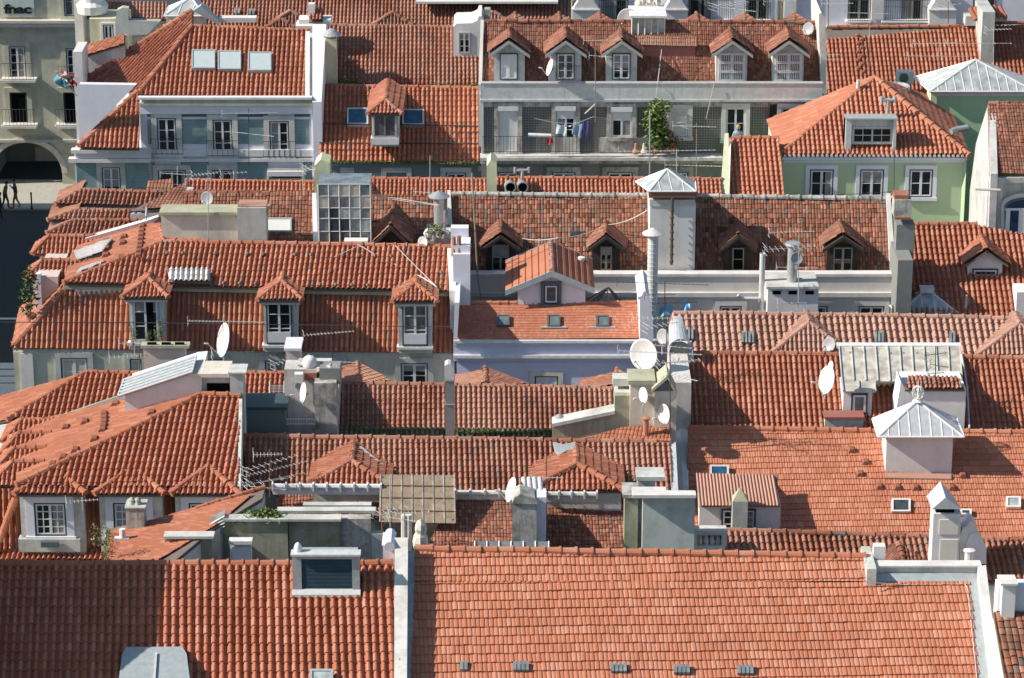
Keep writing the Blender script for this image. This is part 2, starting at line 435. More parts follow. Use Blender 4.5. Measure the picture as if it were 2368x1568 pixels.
# ------------------------------------------------------------------ palette
plaster('grey_green', (.52, .58, .54), .35)
plain('skyblind', (.44, .50, .51), .35, var=.08)
plain('pipe_brown', (.10, .075, .05), .8)
plaster('whitewash', (.56, .545, .53), .45)
plain('curtain_dim', (.30, .29, .28), .9, var=.4)
plain('mortar', (.20, .165, .14), .9, spec=.1)
tile_mat('tile_front', (0.43, 0.155, 0.088), .08, 0, .12)
tile_mat('tile_salmon', (0.475, 0.180, 0.105), .05, 0, .04)
tile_mat('tile_orange', (0.41, 0.152, 0.09), .13, .0, .22)
tile_mat('tile_orange_b', (0.445, 0.17, 0.102), .12, .01, .14)
tile_mat('tile_worn', (.345, .136, .085), .2, .05, .4, pale=.35)
tile_mat('tile_pink', (.47, .27, .205), .10, .0, .15)
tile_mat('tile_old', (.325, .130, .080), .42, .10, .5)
tile_mat('tile_brown', (.285, .112, .073), .25, .03, .5)
tile_mat('tile_new', (0.475, 0.182, 0.108), .07, .0, .08)
tile_mat('tile_moss', (.16, .155, .075), .3, .2, .6, dirtcol=(.05, .07, .02))
tile_mat('tile_white', (.66, .65, .64), .08, .0, .2)
plaster('white', (0.74, 0.71, 0.7), .2)
plaster('white_dirty', (0.64, 0.61, 0.58), .5)
plaster('cream', (.66, .60, .51), .3)
plaster('cream_clean', (.68, .645, .59), .12)
plaster('lavender', (.55, .57, .75), .1)
plaster('lav_white', (0.71, 0.7, 0.77), .1)
plaster('green', (.43, .56, .34), .08)
plaster('green_b', (.38, .60, .36), .12)
plaster('lime', (.66, .68, .44), .25)
plaster('yellow', (.66, .60, .40), .3)
plaster('grey', (.48, .49, .46), .45)
plaster('grey_dark', (.20, .205, .20), .55)
plaster('stucco_old', (.50, .48, .44), .95, (.06, .065, .05), .9, sc=1.8)
plaster('moss_wall', (.34, .335, .26), .8, (.14, .145, .04), .9)
plaster('concrete', (.56, .56, .53), .5)
plaster('stone', (.60, .575, .52), .4)
plaster('stone_white', (0.68, 0.655, 0.63), .25)
plaster('olive', (.42, .41, .28), .4)
plaster('pinkish', (.66, .53, .47), .25)
plaster('beige_green', (.54, .53, .42), .35)
plaster('red_paint', (.30, .07, .05), .3)
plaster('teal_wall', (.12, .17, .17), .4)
plain('zinc', (.42, .46, .47), .55, .2)
plain('zinc_duct', (.27, .30, .32), .5, .3)
plain('zinc_light', (.62, .63, .62), .55, .1)
plain('zinc_dark', (.13, .16, .18), .5, .3)
plain('steel', (.55, .56, .56), .35, .5)
plain('alu', (.62, .63, .64), .45, .3)
plain('paint_white', (.78, .76, .76), .45)
plain('frame', (.70, .70, .72), .5, var=.1)
plain('casing', (.045, .075, .09), .6)
plain('wood_dark', (.050, .035, .028), .8, var=.5)
plain('wood_frame', (.28, .25, .20), .7)
plain('iron', (.035, .045, .05), .6)
plain('rust', (.20, .10, .06), .8)
plain('clay', (.45, .20, .13), .8)
plain('void', (.006, .008, .008), .9, spec=.05)
plain('dish', (.66, .63, .62), .5, var=.12)
plain('dish_grey', (.36, .36, .37), .5, var=.1)
plain('wire', (.55, .53, .52), .5)
plain('wire_dark', (.06, .06, .06), .6)
plain('asphalt', (.045, .05, .052), .9)
plain('paving', (.44, .41, .35), .9)
plain('road_paint', (.75, .75, .73), .7)
plain('louvre', (.055, .10, .13), .5)
plain('blind', (.66, .66, .64), .6, var=.08)
plain('curtain', (.62, .58, .56), .8)
plain('reed', (.36, .275, .195), .85, var=.45)
plain('tarp_blue', (.16, .42, .62), .5, var=.15)
plain('leaf', (.075, .13, .03), .6, var=.4)
plain('leaf_b', (.20, .27, .06), .6, var=.4)
plain('leaf_dark', (.03, .06, .02), .6, var=.4)
plain('flower', (.60, .05, .03), .6)
plain('twig', (.20, .16, .11), .8)
plain('skin', (.50, .30, .22), .6)
plain('hair', (.04, .03, .025), .7)
plain('hair_fair', (.45, .33, .16), .7)
plain('jacket_olive', (.17, .16, .08), .8)
plain('jacket_dark', (.06, .075, .09), .8)
plain('jeans', (.03, .035, .05), .8)
plain('chino', (.30, .19, .15), .8)
plain('cloth_blue', (.30, .42, .55), .8)
plain('cloth_pale', (.62, .68, .74), .8)
plain('cloth_purple', (.10, .09, .30), .8)
plain('cloth_red', (.55, .05, .07), .8)
plain('cloth_pink', (.62, .32, .30), .8)
plain('cloth_teal', (.10, .34, .42), .8)
plain('sign_grey', (.62, .70, .64), .6)
plain('letter_black', (.01, .012, .012), .6)
def glassmat(name, col, rough=.08, spec=.6, alpha=1.):
    m, nt, b = newmat(name)
    n = noise(nt, 2.5, 3, .5)
    nt.links.new(mixn(nt, ramp1(nt, n, .35, .7), mul(col, .55), tuple(col)), b.inputs['Base Color'])
    b.inputs['Roughness'].default_value = rough; b.inputs['Specular IOR Level'].default_value = spec; b.inputs['Alpha'].default_value = alpha
    bump(nt, b, noise(nt, 1.2, 2, .5), .03, .25)
    return m
glassmat('glass', (.012, .017, .02))
glassmat('glass_curtain', (.16, .15, .15), .15)
glassmat('glass_blue', (.02, .07, .15), .1)
glassmat('skyglass', (.50, .55, .55), .3, .5)
glassmat('skyglass_mid', (.17, .21, .21), .2, .5)
glassmat('skyglass_dark', (.06, .075, .09), .12, .6)
glassmat('skyglass_blue', (.03, .11, .20), .1, .6)
glassmat('fibreglass', (.62, .58, .50), .4, .4)
glassmat('greenhouse', (.30, .36, .38), .14, .6, .75)
glassmat('tileglass', (.26, .31, .32), .25, .6)
def azulejo(name, a, b_, scale, mix=.5, diag=True):
    m, nt, b = newmat(name)
    mp = nt.nodes.new('ShaderNodeMapping'); mp.inputs['Scale'].default_value = (scale, scale, scale)
    if diag: mp.inputs['Rotation'].default_value = (0, rad(45), 0)
    nt.links.new(pos(nt), mp.inputs['Vector'])
    w = []
    for ax, dr in (('X', 'X'), ('Z', 'Z')):
        t = nt.nodes.new('ShaderNodeTexWave'); t.bands_direction = ax; t.inputs['Scale'].default_value = 1.; t.inputs['Distortion'].default_value = .15
        nt.links.new(mp.outputs[0], t.inputs['Vector']); w.append(t.outputs['Fac'])
    mx = nt.nodes.new('ShaderNodeMath'); mx.operation = 'MAXIMUM'; nt.links.new(w[0], mx.inputs[0]); nt.links.new(w[1], mx.inputs[1])
    c = mixn(nt, ramp1(nt, mx.outputs[0], .35, .9), a, b_)
    n = noise(nt, .8, 6, .7)
    c = mixn(nt, ramp1(nt, n, .5, .75), c, mixc(a, (.12, .12, .10), mix))
    nt.links.new(c, b.inputs['Base Color']); b.inputs['Roughness'].default_value = .35
    return m
azulejo('azulejo_blue', (.08, .15, .16), (.28, .39, .40), 3.2, .3)
azulejo('azulejo_grey', (.03, .03, .03), (.20, .20, .19), 2.6, .9, False)
azulejo('azulejo_green', (.05, .085, .08), (.075, .12, .115), 3.0, .4, False)
M = MATS
# ------------------------------------------------------------------ small things
def dish(u, v, Y, rpx, label, nrm=(-.80, -.48, .30), mat='dish', mast=.5, group=None, arm=True, wall=None):
    c = P(u, v, Y); r = rpx*mpp(c); n = V(nrm).normalized()
    base = c+V((0, .28*r+.06, -r*.8-mast))
    t = thing('satellite_dish', label, 'satellite dish', base, group or 'satellite dishes on the roofs')
    prof = [(0, -.22*r), (.35*r, -.195*r), (.65*r, -.125*r), (.88*r, -.04*r), (r, 0), (r*1.015, -.012), (.88*r, -.055*r-.01), (.5*r, -.18*r-.012), (0, -.235*r-.012)]
    MB().lathe(c, prof, 24, 0, n).build('reflector', M[mat], t, True)
    bk = c-n*(.24*r)
    m = MB(); m.tube([bk, bk-n*.1, base+V((0, 0, r*.8)), base], .025, 6); m.build('mount', M['zinc'], t)
    if arm:
        dn = V((0, 0, -1)); dn = (dn-n*dn.dot(n)).normalized()
        a = c+dn*r*.95; f = c+n*r*.85+dn*r*.35
        k = MB(); k.tube([a, f], .016, 5); k.build('feed_arm', M['alu'], t)
        k = MB(); k.lathe(f, [(0, -.03), (.035, -.03), (.04, .07), (.028, .14), (0, .14)], 8, 0, n); k.build('receiver', M['paint_white'], t)
    return t
def yagi(m, c, ang, L, n, el, r=.011, vert=False, tilt=0.):
    d = V((math.cos(rad(ang)), math.sin(rad(ang)), tilt)).normalized(); p = V((-d.y, d.x, 0)).normalized() if not vert else V((0, 0, 1))
    m.tube([c-d*L*.5, c+d*L*.5], r*1.15, 5)
    for i in range(n):
        q = c+d*L*(-.48+.96*i/(n-1)); h = el*(1-.45*i/(n-1))*.5
        m.tube([q-p*h, q+p*h], r*.7, 4)
    q = c-d*L*.5
    if not vert:
        for s in (-1, 1):
            m.tube([q+p*el*.5+V((0, 0, s*.16)), q-p*el*.5+V((0, 0, s*.16))], r*.7, 4)
        m.tube([q+V((0, 0, -.18)), q+V((0, 0, .18))], r*.7, 4)
def antenna(u, vb, vt, Y, label, yg, mat='wire', mmat=None, r=.018, group=None, lean=0):
    b = P(u, vb, Y); t = P(u+lean, vt, Y)
    o = thing('tv_antenna', label, 'antenna', b, group or 'television antennas on the roofs')
    MB().tube([b-V((0, 0, .3)), t], r, 6).build('mast', M[mmat or mat], o)
    for (du, v, ang, L, n, el, *k) in yg:
        f = (vb-v)/(vb-vt) if vb != vt else 1
        m = MB(); c = b+(t-b)*f; c = V((c.x+du*mpp(c), c.y-.03, c.z))
        yagi(m, c, ang, L, n, el, vert=bool(k and k[0]), tilt=(k[1] if len(k) > 1 else 0))
        m.build('yagi_array', M[mat], o)
    return o
def cable(pts, label, r=.012, sag=0, mat='wire', name='cable'):
    q = [P(*p) for p in pts]; out = []
    for i in range(len(q)-1):
        for k in range(8):
            t = k/8; p = q[i]+(q[i+1]-q[i])*t; p.z -= sag*4*t*(1-t); out.append(p)
    out.append(q[-1]); b = out[0].copy()
    m = MB().tube(out, r, 5)
    o = m.build(name, M[mat]); tag(o, label, 'cable', 'cables slung over the roofs')
    return o
def leaves(m, c, rx, ry, rz, n, s=.07, seed=1, mats=2, fl=0.):
    rg = random.Random(seed)
    for i in range(n):
        while True:
            p = V((rg.uniform(-1, 1), rg.uniform(-1, 1), rg.uniform(-1, 1)))
            if .35 < p.length < 1: break
        p = V((c[0]+p.x*rx, c[1]+p.y*ry, c[2]+p.z*rz))
        a = V((rg.uniform(-1, 1), rg.uniform(-1, 1), rg.uniform(-.6, .8))).normalized()
        b = a.cross(V((rg.uniform(-1, 1), rg.uniform(-1, 1), rg.uniform(-1, 1)))).normalized()
        k = s*rg.uniform(.6, 1.4)
        m.add([p, p+a*k*.6+b*k*.32, p+a*k*1.5, p+a*k*.6-b*k*.32], [(0, 1, 2, 3)], (mats if rg.random() < fl else rg.randrange(mats)))
def plant(u, vb, Y, w, h, label, n=260, s=.08, pot=.14, seed=1, mats=('leaf', 'leaf_b'), fl=None, clumps=5, name='potted_plant', cat='plant', group=None):
    b = P(u, vb, Y)
    t = thing(name, label, cat, b, group)
    ph = pot*1.6
    if pot:
        MB().lathe(b, [(0, 0), (pot*.7, 0), (pot, ph), (pot*1.08, ph), (pot*1.08, ph*.85), (pot*.9, ph*.9), (0, ph*.9)], 12).build('pot', M['clay'], t)
    m = MB(); rg = random.Random(seed)
    st = MB()
    for i in range(clumps):
        c = (b.x+rg.uniform(-.5, .5)*w*.5, b.y+rg.uniform(-.3, .3)*w*.4, b.z+(ph if pot else 0)+h*(.15+.75*(i+.3)/clumps)+rg.uniform(-.06, .06)*h)
        st.tube([b+V((0, 0, ph*.8 if pot else 0)), V(c)], .012, 4)
        leaves(m, c, w*.36, w*.3, h*.22, n//clumps, s, seed*31+i, 2, .12 if fl else 0)
    m.build('foliage', [M[x] for x in mats]+([M[fl]] if fl else []), t)
    st.build('stem', M['twig'], t)
    return t
def moss(pts, label, w=.12, h=.1, n=500, s=.035, seed=3, mats=('leaf', 'leaf_b'), name='moss'):
    m = MB(); rg = random.Random(seed); q = [P(*p) for p in pts]
    for i in range(n):
        k = rg.randrange(len(q)-1); p = q[k]+(q[k+1]-q[k])*rg.random()
        dens = .5+.5*math.sin(p.x*2.1+seed)*math.sin(p.x*.9+1)
        if rg.random() > dens+.25: continue
        c = (p.x+rg.gauss(0, .04), p.y+rg.gauss(0, w*.4), p.z+rg.uniform(0, h)*dens)
        leaves(m, c, .02, .02, .02, 2, s, rg.randrange(10**6))
    o = m.build(name, [M[x] for x in mats]); tag(o, label, 'moss', kind='stuff')
    return o
def railing(root, pts, h, sp=.13, mat='iron', name='railing', r=.011, deco=False):
    m = MB()
    for i in range(len(pts)-1):
        a, b = V(pts[i]), V(pts[i+1]); L = (b-a).length; n = max(1, int(L/sp))
        for z in (0.06, h): m.tube([a+V((0, 0, z)), b+V((0, 0, z))], r*1.5, 4)
        for k in range(n+1):
            p = a+(b-a)*k/n; m.tube([p, p+V((0, 0, h))], r, 4)
        if deco: m.tube([a+V((0, 0, h*.7)), b+V((0, 0, h*.7))], r, 4)
    return m.build(name, M[mat], root)
def ribbed(root, q, n, mat, rib=None, name='panel_roof', rw=.025, rh=.05, thick=.05):
    """flat sheet roof with raised ribs; q = back-left, back-right, front-right, front-left"""
    q = [V(p) for p in q]; nr = (q[1]-q[0]).cross(q[3]-q[0]).normalized()
    if nr.z < 0: nr = -nr
    m = MB(); m.extr(q, -nr*thick)
    for i in range(n+1):
        t = i/n; a = q[0]+(q[1]-q[0])*t; b = q[3]+(q[2]-q[3])*t
        e = (q[1]-q[0]).normalized()*rw
        m.extr([a-e, a+e, b+e, b-e], nr*rh, 1)
    return m.build(name, [mat, rib or mat], root)
def corrug(root, q, pit, mat, amp=.025, name='sheet_roof'):
    q = [V(p) for p in q]; L = (q[1]-q[0]).length; n = int(L/pit*6)
    nr = (q[1]-q[0]).cross(q[3]-q[0]).normalized()
    if nr.z < 0: nr = -nr
    vs = []; fs = []
    for i in range(n+1):
        t = i/n; h = nr*amp*math.sin(i*2*math.pi/6)
        vs += [q[0]+(q[1]-q[0])*t+h, q[3]+(q[2]-q[3])*t+h]
    for i in range(n): fs.append((2*i, 2*i+1, 2*i+3, 2*i+2))
    m = MB(); m.add(vs, fs); m.extr([p-nr*.05 for p in q], -nr*.03)
    return m.build(name, mat, root)
def pyramid(root, apex, c, n, glass, rib, name='glass_roof', trim=True, rr=.022):
    """c: four eave corners front-left, front-right, back-right, back-left"""
    c = [V(p) for p in c]; a = V(apex); m = MB()
    m.add(c+[a], [(0, 1, 4), (1, 2, 4), (2, 3, 4), (3, 0, 4)])
    g = m.build(name, glass, root)
    k = MB()
    for i in range(4):
        p, q = c[i], c[(i+1) % 4]
        k.tube([p, a], rr*1.3, 5)
        if trim: k.tube([p, q], rr*1.5, 5)
        for j in range(1, n):
            t = j/n; b = p+(q-p)*t
            # glazing bar rises with the slope until it meets the hip
            s = 1-2*abs(t-.5); mid = (p+q)/2
            top = b+(a-mid)*s
            k.tube([b, top], rr*.8, 5)
    k.build('glazing_bars', rib, g)
    return g
def flue(root, u0, u1, vt, vb, Y, mat, cap='cone', name='flue', ribs=0, down=.6):
    a = P(u0, vt, Y); b = P(u1, vb, Y); r = (b.x-a.x)/2; x = (a.x+b.x)/2; h = a.z-b.z+down; z0 = b.z-down
    m = MB(); prof = [(r, 0)]
    if ribs:
        for i in range(ribs): prof += [(r, h*i/ribs), (r*1.05, h*(i+.15)/ribs), (r, h*(i+.3)/ribs)]
    prof += [(r, h), (r*.85, h), (r*.85, h-.15)]
    m.lathe((x, Y+r, z0), prof, 16); f = m.build(name, M[mat], root, False)
    if cap == 'cone':
        k = MB(); k.lathe((x, Y+r, z0+h), [(0, .42*r+.25), (r*1.2, .12+r*.4), (r*2.1, .1), (r*2.1, .07), (r*.3, .2), (0, .2)], 16)
        for s in (-1, 1): k.tube([(x+s*r*.9, Y+r, z0+h-.02), (x+s*r*.9, Y+r, z0+h+.14)], .012, 4)
        k.build('flue_cap', M[mat] if mat != 'yellow' else M['dish_grey'], f)
    elif cap == 'disc':
        k = MB(); k.lathe((x, Y+r, z0+h), [(0, .2), (r*1.5, .17), (r*1.6, .1), (r*1.5, .06), (0, .06)], 16)
        for s in (-1, 1): k.tube([(x+s*r*.9, Y+r, z0+h-.02), (x+s*r*.9, Y+r, z0+h+.08)], .012, 4)
        k.build('flue_cap', M[mat], f)
    return f
def aircon(u0, v0, u1, v1, Y, label, dep=.35, mat='paint_white'):
    a = P(u0, v0, Y); b = P(u1, v1, Y)
    t = thing('air_conditioner', label, 'air conditioner', ((a.x+b.x)/2, Y+dep/2, b.z))
    MB().box(a.x, b.x, Y, Y+dep, b.z, a.z).build('case', M[mat], t)
    r = min(b.x-a.x, a.z-b.z)*.36; c = V((a.x+(b.x-a.x)*.42, Y-.012, (a.z+b.z)/2)); m = MB()
    m.lathe(c, [(0, 0), (r, 0), (r, .02), (0, .02)], 18, 0, (0, 1, 0)); g = m.build('fan_grille', M['iron'], t)
    k = MB()
    for i in range(7): k.box(c.x-r, c.x+r, Y-.03, Y-.015, c.z-r+2*r*i/6-.008, c.z-r+2*r*i/6+.008)
    k.build('grille_bars', M['zinc'], g)
    return t
def person(base, label, joints, rads, cols, hair='hair', scale=1., bag=None):
    """joints: dict name->(x,y,z, parent) in metres, grown as one skinned body"""
    me = bpy.data.meshes.new('person'); names = list(joints); idx = {n: i for i, n in enumerate(names)}
    me.from_pydata([V(joints[n][:3])*scale for n in names], [(idx[n], idx[joints[n][3]]) for n in names if joints[n][3]], [])
    o = bpy.data.objects.new('person', me); COL.objects.link(o)
    sk = o.modifiers.new('s', 'SKIN'); sk.use_smooth_shade = True
    for n in names:
        d = me.skin_vertices[0].data[idx[n]]; r = rads[n]*scale; d.radius = (r, r); d.use_root = (n == 'pelvis')
    sb = o.modifiers.new('d', 'SUBSURF'); sb.levels = 1; sb.render_levels = 1
    dg = bpy.context.evaluated_depsgraph_get(); nm = bpy.data.meshes.new_from_object(o.evaluated_get(dg))
    o.modifiers.clear(); o.data = nm; o.location = base
    hands = [V(joints[k][:3])*scale for k in joints if k.startswith('hand')]
    top, leg = cols
    for c in ('skin', top, leg, 'hair'): nm.materials.append(M[c])
    pz = joints['pelvis'][2]*scale; hz = joints['neck'][2]*scale
    for p in nm.polygons:
        c = p.center; i = 1
        if c.z > hz+.03: i = 0
        elif any((c-h).length < .11*scale for h in hands): i = 0
        elif c.z < pz+.02: i = 2
        if c.z < .09: i = 3
        p.material_index = i
    OFF[o.name] = V()
    h = V(joints['head'][:3])*scale
    m = MB(); m.lathe(h+V((0, .012, .03))*scale, [(0, .125*scale), (.07*scale, .105*scale), (.108*scale, .04*scale), (.11*scale, -.02*scale), (.09*scale, -.05*scale)], 12)
    hr = m.build('hair', M[hair], None, True); hr.parent = o; hr.location = (0, 0, 0)
    tag(o, label, 'person')
    return o
# ================================================================== ground, street
def ground():
    m = MB(); m.add([(-160, 20, 0), (160, 20, 0), (160, 420, 0), (-160, 420, 0)], [(0, 1, 2, 3)])
    g = m.build('street', M['asphalt']); tag(g, 'dark asphalt street running between the buildings', 'street', kind='structure')
    a = PZ(-60, 487, 0); m = MB(); m.box(-60, -10, a.y, 181, -.2, .12)
    g = m.build('pavement', M['paving']); tag(g, 'pale stone pavement in front of the archway', 'pavement', kind='structure')
    m = MB()
    for v in (737,):
        p = PZ(0, v, 0); m.add([(-60, p.y-.16, .006), (-15, p.y-.16, .006), (-15, p.y+.16, .006), (-60, p.y+.16, .006)], [(0, 1, 2, 3)])
    for v in (846, 862, 878, 894, 908):
        p = PZ(0, v, 0); m.add([(-60, p.y-.45, .006), (-18.6, p.y-.45, .006), (-18.6, p.y+.45, .006), (-60, p.y+.45, .006)], [(0, 1, 2, 3)])
    g = m.build('road_marking', M['road_paint']); tag(g, 'white stop line and zebra crossing painted on the street', 'road marking', kind='structure')
    for i, (u, v) in enumerate(((72, 487), (177, 487))):
        p = PZ(u, v, 0.12); t = MB(); t.lathe(p+V((0, .3, 0)), [(.07, 0), (.07, .1), (.05, .12), (.05, .95), (.07, 1.0), (.04, 1.06), (0, 1.07)], 10)
        o = t.build('bollard', M['iron']); tag(o, ('thin dark bollard on the kerb right beside the two walkers', 'thin dark bollard on the kerb nearer the tiled-house corner')[i], 'bollard', 'bollards along the kerb')
ground()
# the tall houses on the other side of the street, out of frame: they keep the street and the first roof in shade
def off_house(name, label, x0, x1, y0, y1, z, col):
    t = thing(name, label, 'house', ((x0+x1)/2, (y0+y1)/2, 0), 'tall houses across the street')
    w = MB(); w.box(x0, x1, y0, y1, 0, z); w.build('wall', M[col], t)
    R = Roof(); ym = (y0+y1)/2
    MB().add([(x0-.3, y0-.3, z), (x1+.3, y0-.3, z), (x1+.3, y1+.3, z), (x0-.3, y1+.3, z), ((x0+x1)/2, y0+2, z+1.4), ((x0+x1)/2, y1-2, z+1.4)], [(0, 1, 4), (1, 2, 5, 4), (2, 3, 5), (3, 0, 4, 5)]).build('roof', M['tile_orange'], t)
t = thing('tall_house', 'tall gabled house beyond the left edge that shades the front tiled roof', 'house', (-21, 78, 0), 'tall houses across the street')
x0, x1, zr = -26., -16.3, 21.85; zf = lambda y: zr-(82.2-y)*.60
pts = [V((x1, 66, 0)), V((x1, 66, zf(66))), V((x1, 82.2, zr)), V((x1, 83.2, zr-.6)), V((x1, 83.2, 0))]
MB().extr(pts, (x0-x1, 0, 0)).build('wall', M['cream'], t)
R = Roof(); R.slope([V((x0-.2, 65.5, zf(65.5)+.1)), V((x1, 65.5, zf(65.5)+.1)), V((x1, 82.2, zr+.1)), V((x0-.2, 82.2, zr+.1))], 18, 'canal', 1.5, body=False); R.build(t, M['tile_orange'], None)
off_house('tall_house', 'long plain house on the far side of the dark street', -60, -38, 88, 172, 17, 'beige_green')

# ================================================================== A0 front left roof
t = thing('front_house', 'house under the big orange barrel-tiled roof, half in dark shade, with a louvred roof box', 'house', (-9, 80, 0))
A0 = slope(0, 1308, 905, 1306, 82.5, 28)
R = Roof(); R.px(A0, [(-60, 1308.3), (909, 1306), (934, 1640), (-80, 1640)], 18.5, 'canal', 1.42, k=.075, org=A0.at(906, 1306))
R.ridge(P(-60, 1306, 82.5), P(908, 1304, 82.5), .13, .45); R.back(P(-60, 1308, 82.5), P(910, 1306, 82.5), 2.4)
R.build(t, M['tile_front'], M['white_dirty'])
Yb = A0.at(755, 1378).y
m = MB(); a = P(675, 1284, Yb); b = P(832, 1378, Yb)
m.box(a.x, b.x, Yb, Yb+.1, P(0, 1293, Yb).z, a.z)                         # frame: head, jambs, sill
m.box(a.x, P(697, 1330, Yb).x, Yb, Yb+.1, P(0, 1362, Yb).z, P(0, 1293, Yb).z); m.box(P(814, 1330, Yb).x, b.x, Yb, Yb+.1, P(0, 1362, Yb).z, P(0, 1293, Yb).z)
m.box(a.x, a.x+.06, Yb+.1, Yb+.6, b.z-.3, a.z); m.box(b.x-.06, b.x, Yb+.1, Yb+.6, b.z-.3, a.z); m.box(a.x, b.x, Yb+.3, Yb+.6, b.z-.3, a.z)
bx = m.build('roof_box', M['zinc'], t)
m = MB(); z0, z1 = P(0, 1362, Yb).z, P(0, 1293, Yb).z
for i in range(22):
    z = z0+(z1-z0)*i/22; m.extr([(P(697, 1330, Yb).x, Yb+.02, z), (P(814, 1330, Yb).x, Yb+.02, z), (P(814, 1330, Yb).x, Yb+.09, z+.04), (P(697, 1330, Yb).x, Yb+.09, z+.04)], (0, 0, .008))
m.build('louvre', M['louvre'], bx)
MB().box(a.x-.04, b.x+.04, Yb-.1, Yb+.3, a.z, a.z+.06).build('box_cap', M['zinc_light'], bx)
MB().extr([V((a.x-.02, Yb-.12, z0-.13)), V((b.x+.02, Yb-.12, z0-.13)), V((b.x+.02, Yb+.02, z0)), V((a.x-.02, Yb+.02, z0))], (0, 0, -.08)).build('box_sill', M['zinc_light'], bx)
c = P(689, 1274, Yb+.2); m = MB().lathe(c+V((0, 0, -.13)), [(.07, 0), (.07, .05), (.12, .12), (.13, .22), (.09, .34), (.03, .4), (0, .41)], 12); m.build('vent_cowl', M['paint_white'], bx, True)
# zinc hatch at the very bottom
q0 = A0.at(356, 1509); pl = Pl(q0, V((0, -math.sin(rad(7)), math.cos(rad(7)))))
m = MB(); T8 = [pl.at(u, v) for u, v in ((292, 1512), (422, 1511), (432, 1528), (446, 1640), (268, 1640), (283, 1530))]; m.prism([p+V((0, 0, .22)) for p in T8], dz=1.6)
hb = m.build('roof_hatch', M['zinc'], t); a, b = pl.lift(.24).at(361, 1511), pl.lift(.24).at(352, 1640)
MB().extr([a-V((.03, 0, 0)), a+V((.03, 0, 0)), b+V((.03, 0, 0)), b-V((.03, 0, 0))], (0, 0, .04)).build('seam', M['zinc_light'], hb)
skylight(t, A0, 716, 1546, 770, 1600, h=.3)
# party wall to the big salmon roof
m = MB(); L = A0.lift(.22); m.prism([L.at(912, 1243), L.at(943, 1243), L.at(940, 1640), (L.at(911, 1640))], dz=3)
w = m.build('party_wall', M['white_dirty'], t)
chimney(t, 885, 1262, 911, 1300, 82.9, .9, M['lav_white'], M['lav_white'], 3, .03)
m = MB(); a = P(905, 1262, 83.1); m.tube([a+V((-.05, -.3, .1)), a+V((-.05, .6, .16))], .16, 10); m.build('vent_pipe', M['lav_white'], t)

# ================================================================== A big salmon roof
t = thing('salmon_house', 'house under the big clean salmon tiled roof that fills the front', 'house', (8, 80, 0))
A = slope(958, 1273, 2003, 1290, 83.5, 28)
og = A.at(958, 1273)
R = Roof(); R.px(A, [(959, 1273), (2003, 1290), (2003, 1347), (958, 1347)], 20.6, 'marseille', 1.25, k=.03, org=og, body=False, deck=False)
R.px(A, [(958, 1347), (2240, 1347), (2270, 1640), (948, 1640)], 20.6, 'marseille', 1.25, k=.03, org=og, body=False, deck=False)
R.deck.extr([A.at(*q)-V((0, 0, .06)) for q in ((959, 1274), (2003, 1291), (2240, 1340), (2290, 1640), (948, 1640))], (0, 0, -.06))
R.body.prism([A.at(*q)-V((0, 0, .2)) for q in ((959, 1274), (2003, 1291), (2240, 1340), (2290, 1640), (948, 1640))], zb=0)
R.ridge(P(962, 1271, 83.5), P(2000, 1288, 83.5), .125, .48, .04); R.back(P(958, 1273, 83.5), P(2003, 1290, 83.5), 2.)
ro = R.build(t, M['tile_salmon'], M['white_dirty'])
L = A.lift(.19)
for i, (u, w_, v) in enumerate(((1073, 19, 1528), (1205, 38, 1529), (1431, 38, 1532), (1577, 38, 1535), (1724, 39, 1537))):
    m = MB(); n = 4 if w_ > 20 else 2
    for k in range(n):
        u0 = u-w_/2+w_*k/n; u1 = u0+w_/n*.8
        p = [L.at(u0, v), L.at(u1, v), L.at(u1+.3, v+19), L.at(u0+.3, v+19)]
        m.extr(p, -A.n*.12)
    m.build('glass_tile', M['tileglass'], ro)
m = MB(); L = A.lift(.03); m.extr([L.at(*q) for q in ((944, 1275), (959, 1273), (957, 1640), (939, 1640))], (0, 0, -.04)); m.build('gutter_flashing', M['zinc'], ro); m = MB()
L2 = A.lift(.06)
m.extr([L2.at(*q) for q in ((2000, 1300), (2020, 1301), (2021, 1349), (2002, 1349))], (0, 0, -.08)); m.extr([L2.at(*q) for q in ((2021, 1326), (2260, 1324), (2240, 1349), (2021, 1349))], (0, 0, -.08))
m.extr([L2.at(*q) for q in ((2240, 1349), (2262, 1322), (2304, 1640), (2270, 1640))], (0, 0, -.08))
m.build('gutter_flashing', M['zinc'], ro)
Yw = A.at(2140, 1327).y
m = MB(); a = P(2018, 1310, Yw); b = P(2264, 1329, Yw); m.box(a.x, b.x, Yw, Yw+.34, b.z-.4, a.z); m.box(P(1999, 1320, Yw).x, P(2021, 1320, Yw).x, Yw-.5, Yw+1.2, b.z-.6, P(0, 1300, Yw).z)
w = m.build('parapet', M['concrete'], t)
MB().box(a.x-.02, b.x+.05, Yw-.06, Yw+.36, a.z, a.z+.05).build('parapet_coping', M['stone_white'], w)
MB().pbox(2020, 1264, 2045, 1312, Yw+.45, .3).build('parapet_pier', M['stone_white'], w)
L = A.lift(.45); m = MB(); m.prism([L.at(*q) for q in ((2260, 1310), (2279, 1306), (2319, 1640), (2300, 1640))], dz=3)
w = m.build('party_wall', M['stone_white'], t)
cable([(2003, 1290, Yw-.6), (1991, 1320, Yw-.7), (2002, 1346, Yw-.75), (2090, 1352, A.at(2090, 1352).y-.1), (2230, 1350, A.at(2230, 1350).y-.1), (2236, 1358, A.at(2236, 1358).y-.1), (2245, 1440, A.at(2245, 1440).y-.1), (2258, 1568, A.at(2258, 1568).y-.1)], 'pale cable lying along the zinc flashing of the big salmon roof', .014)
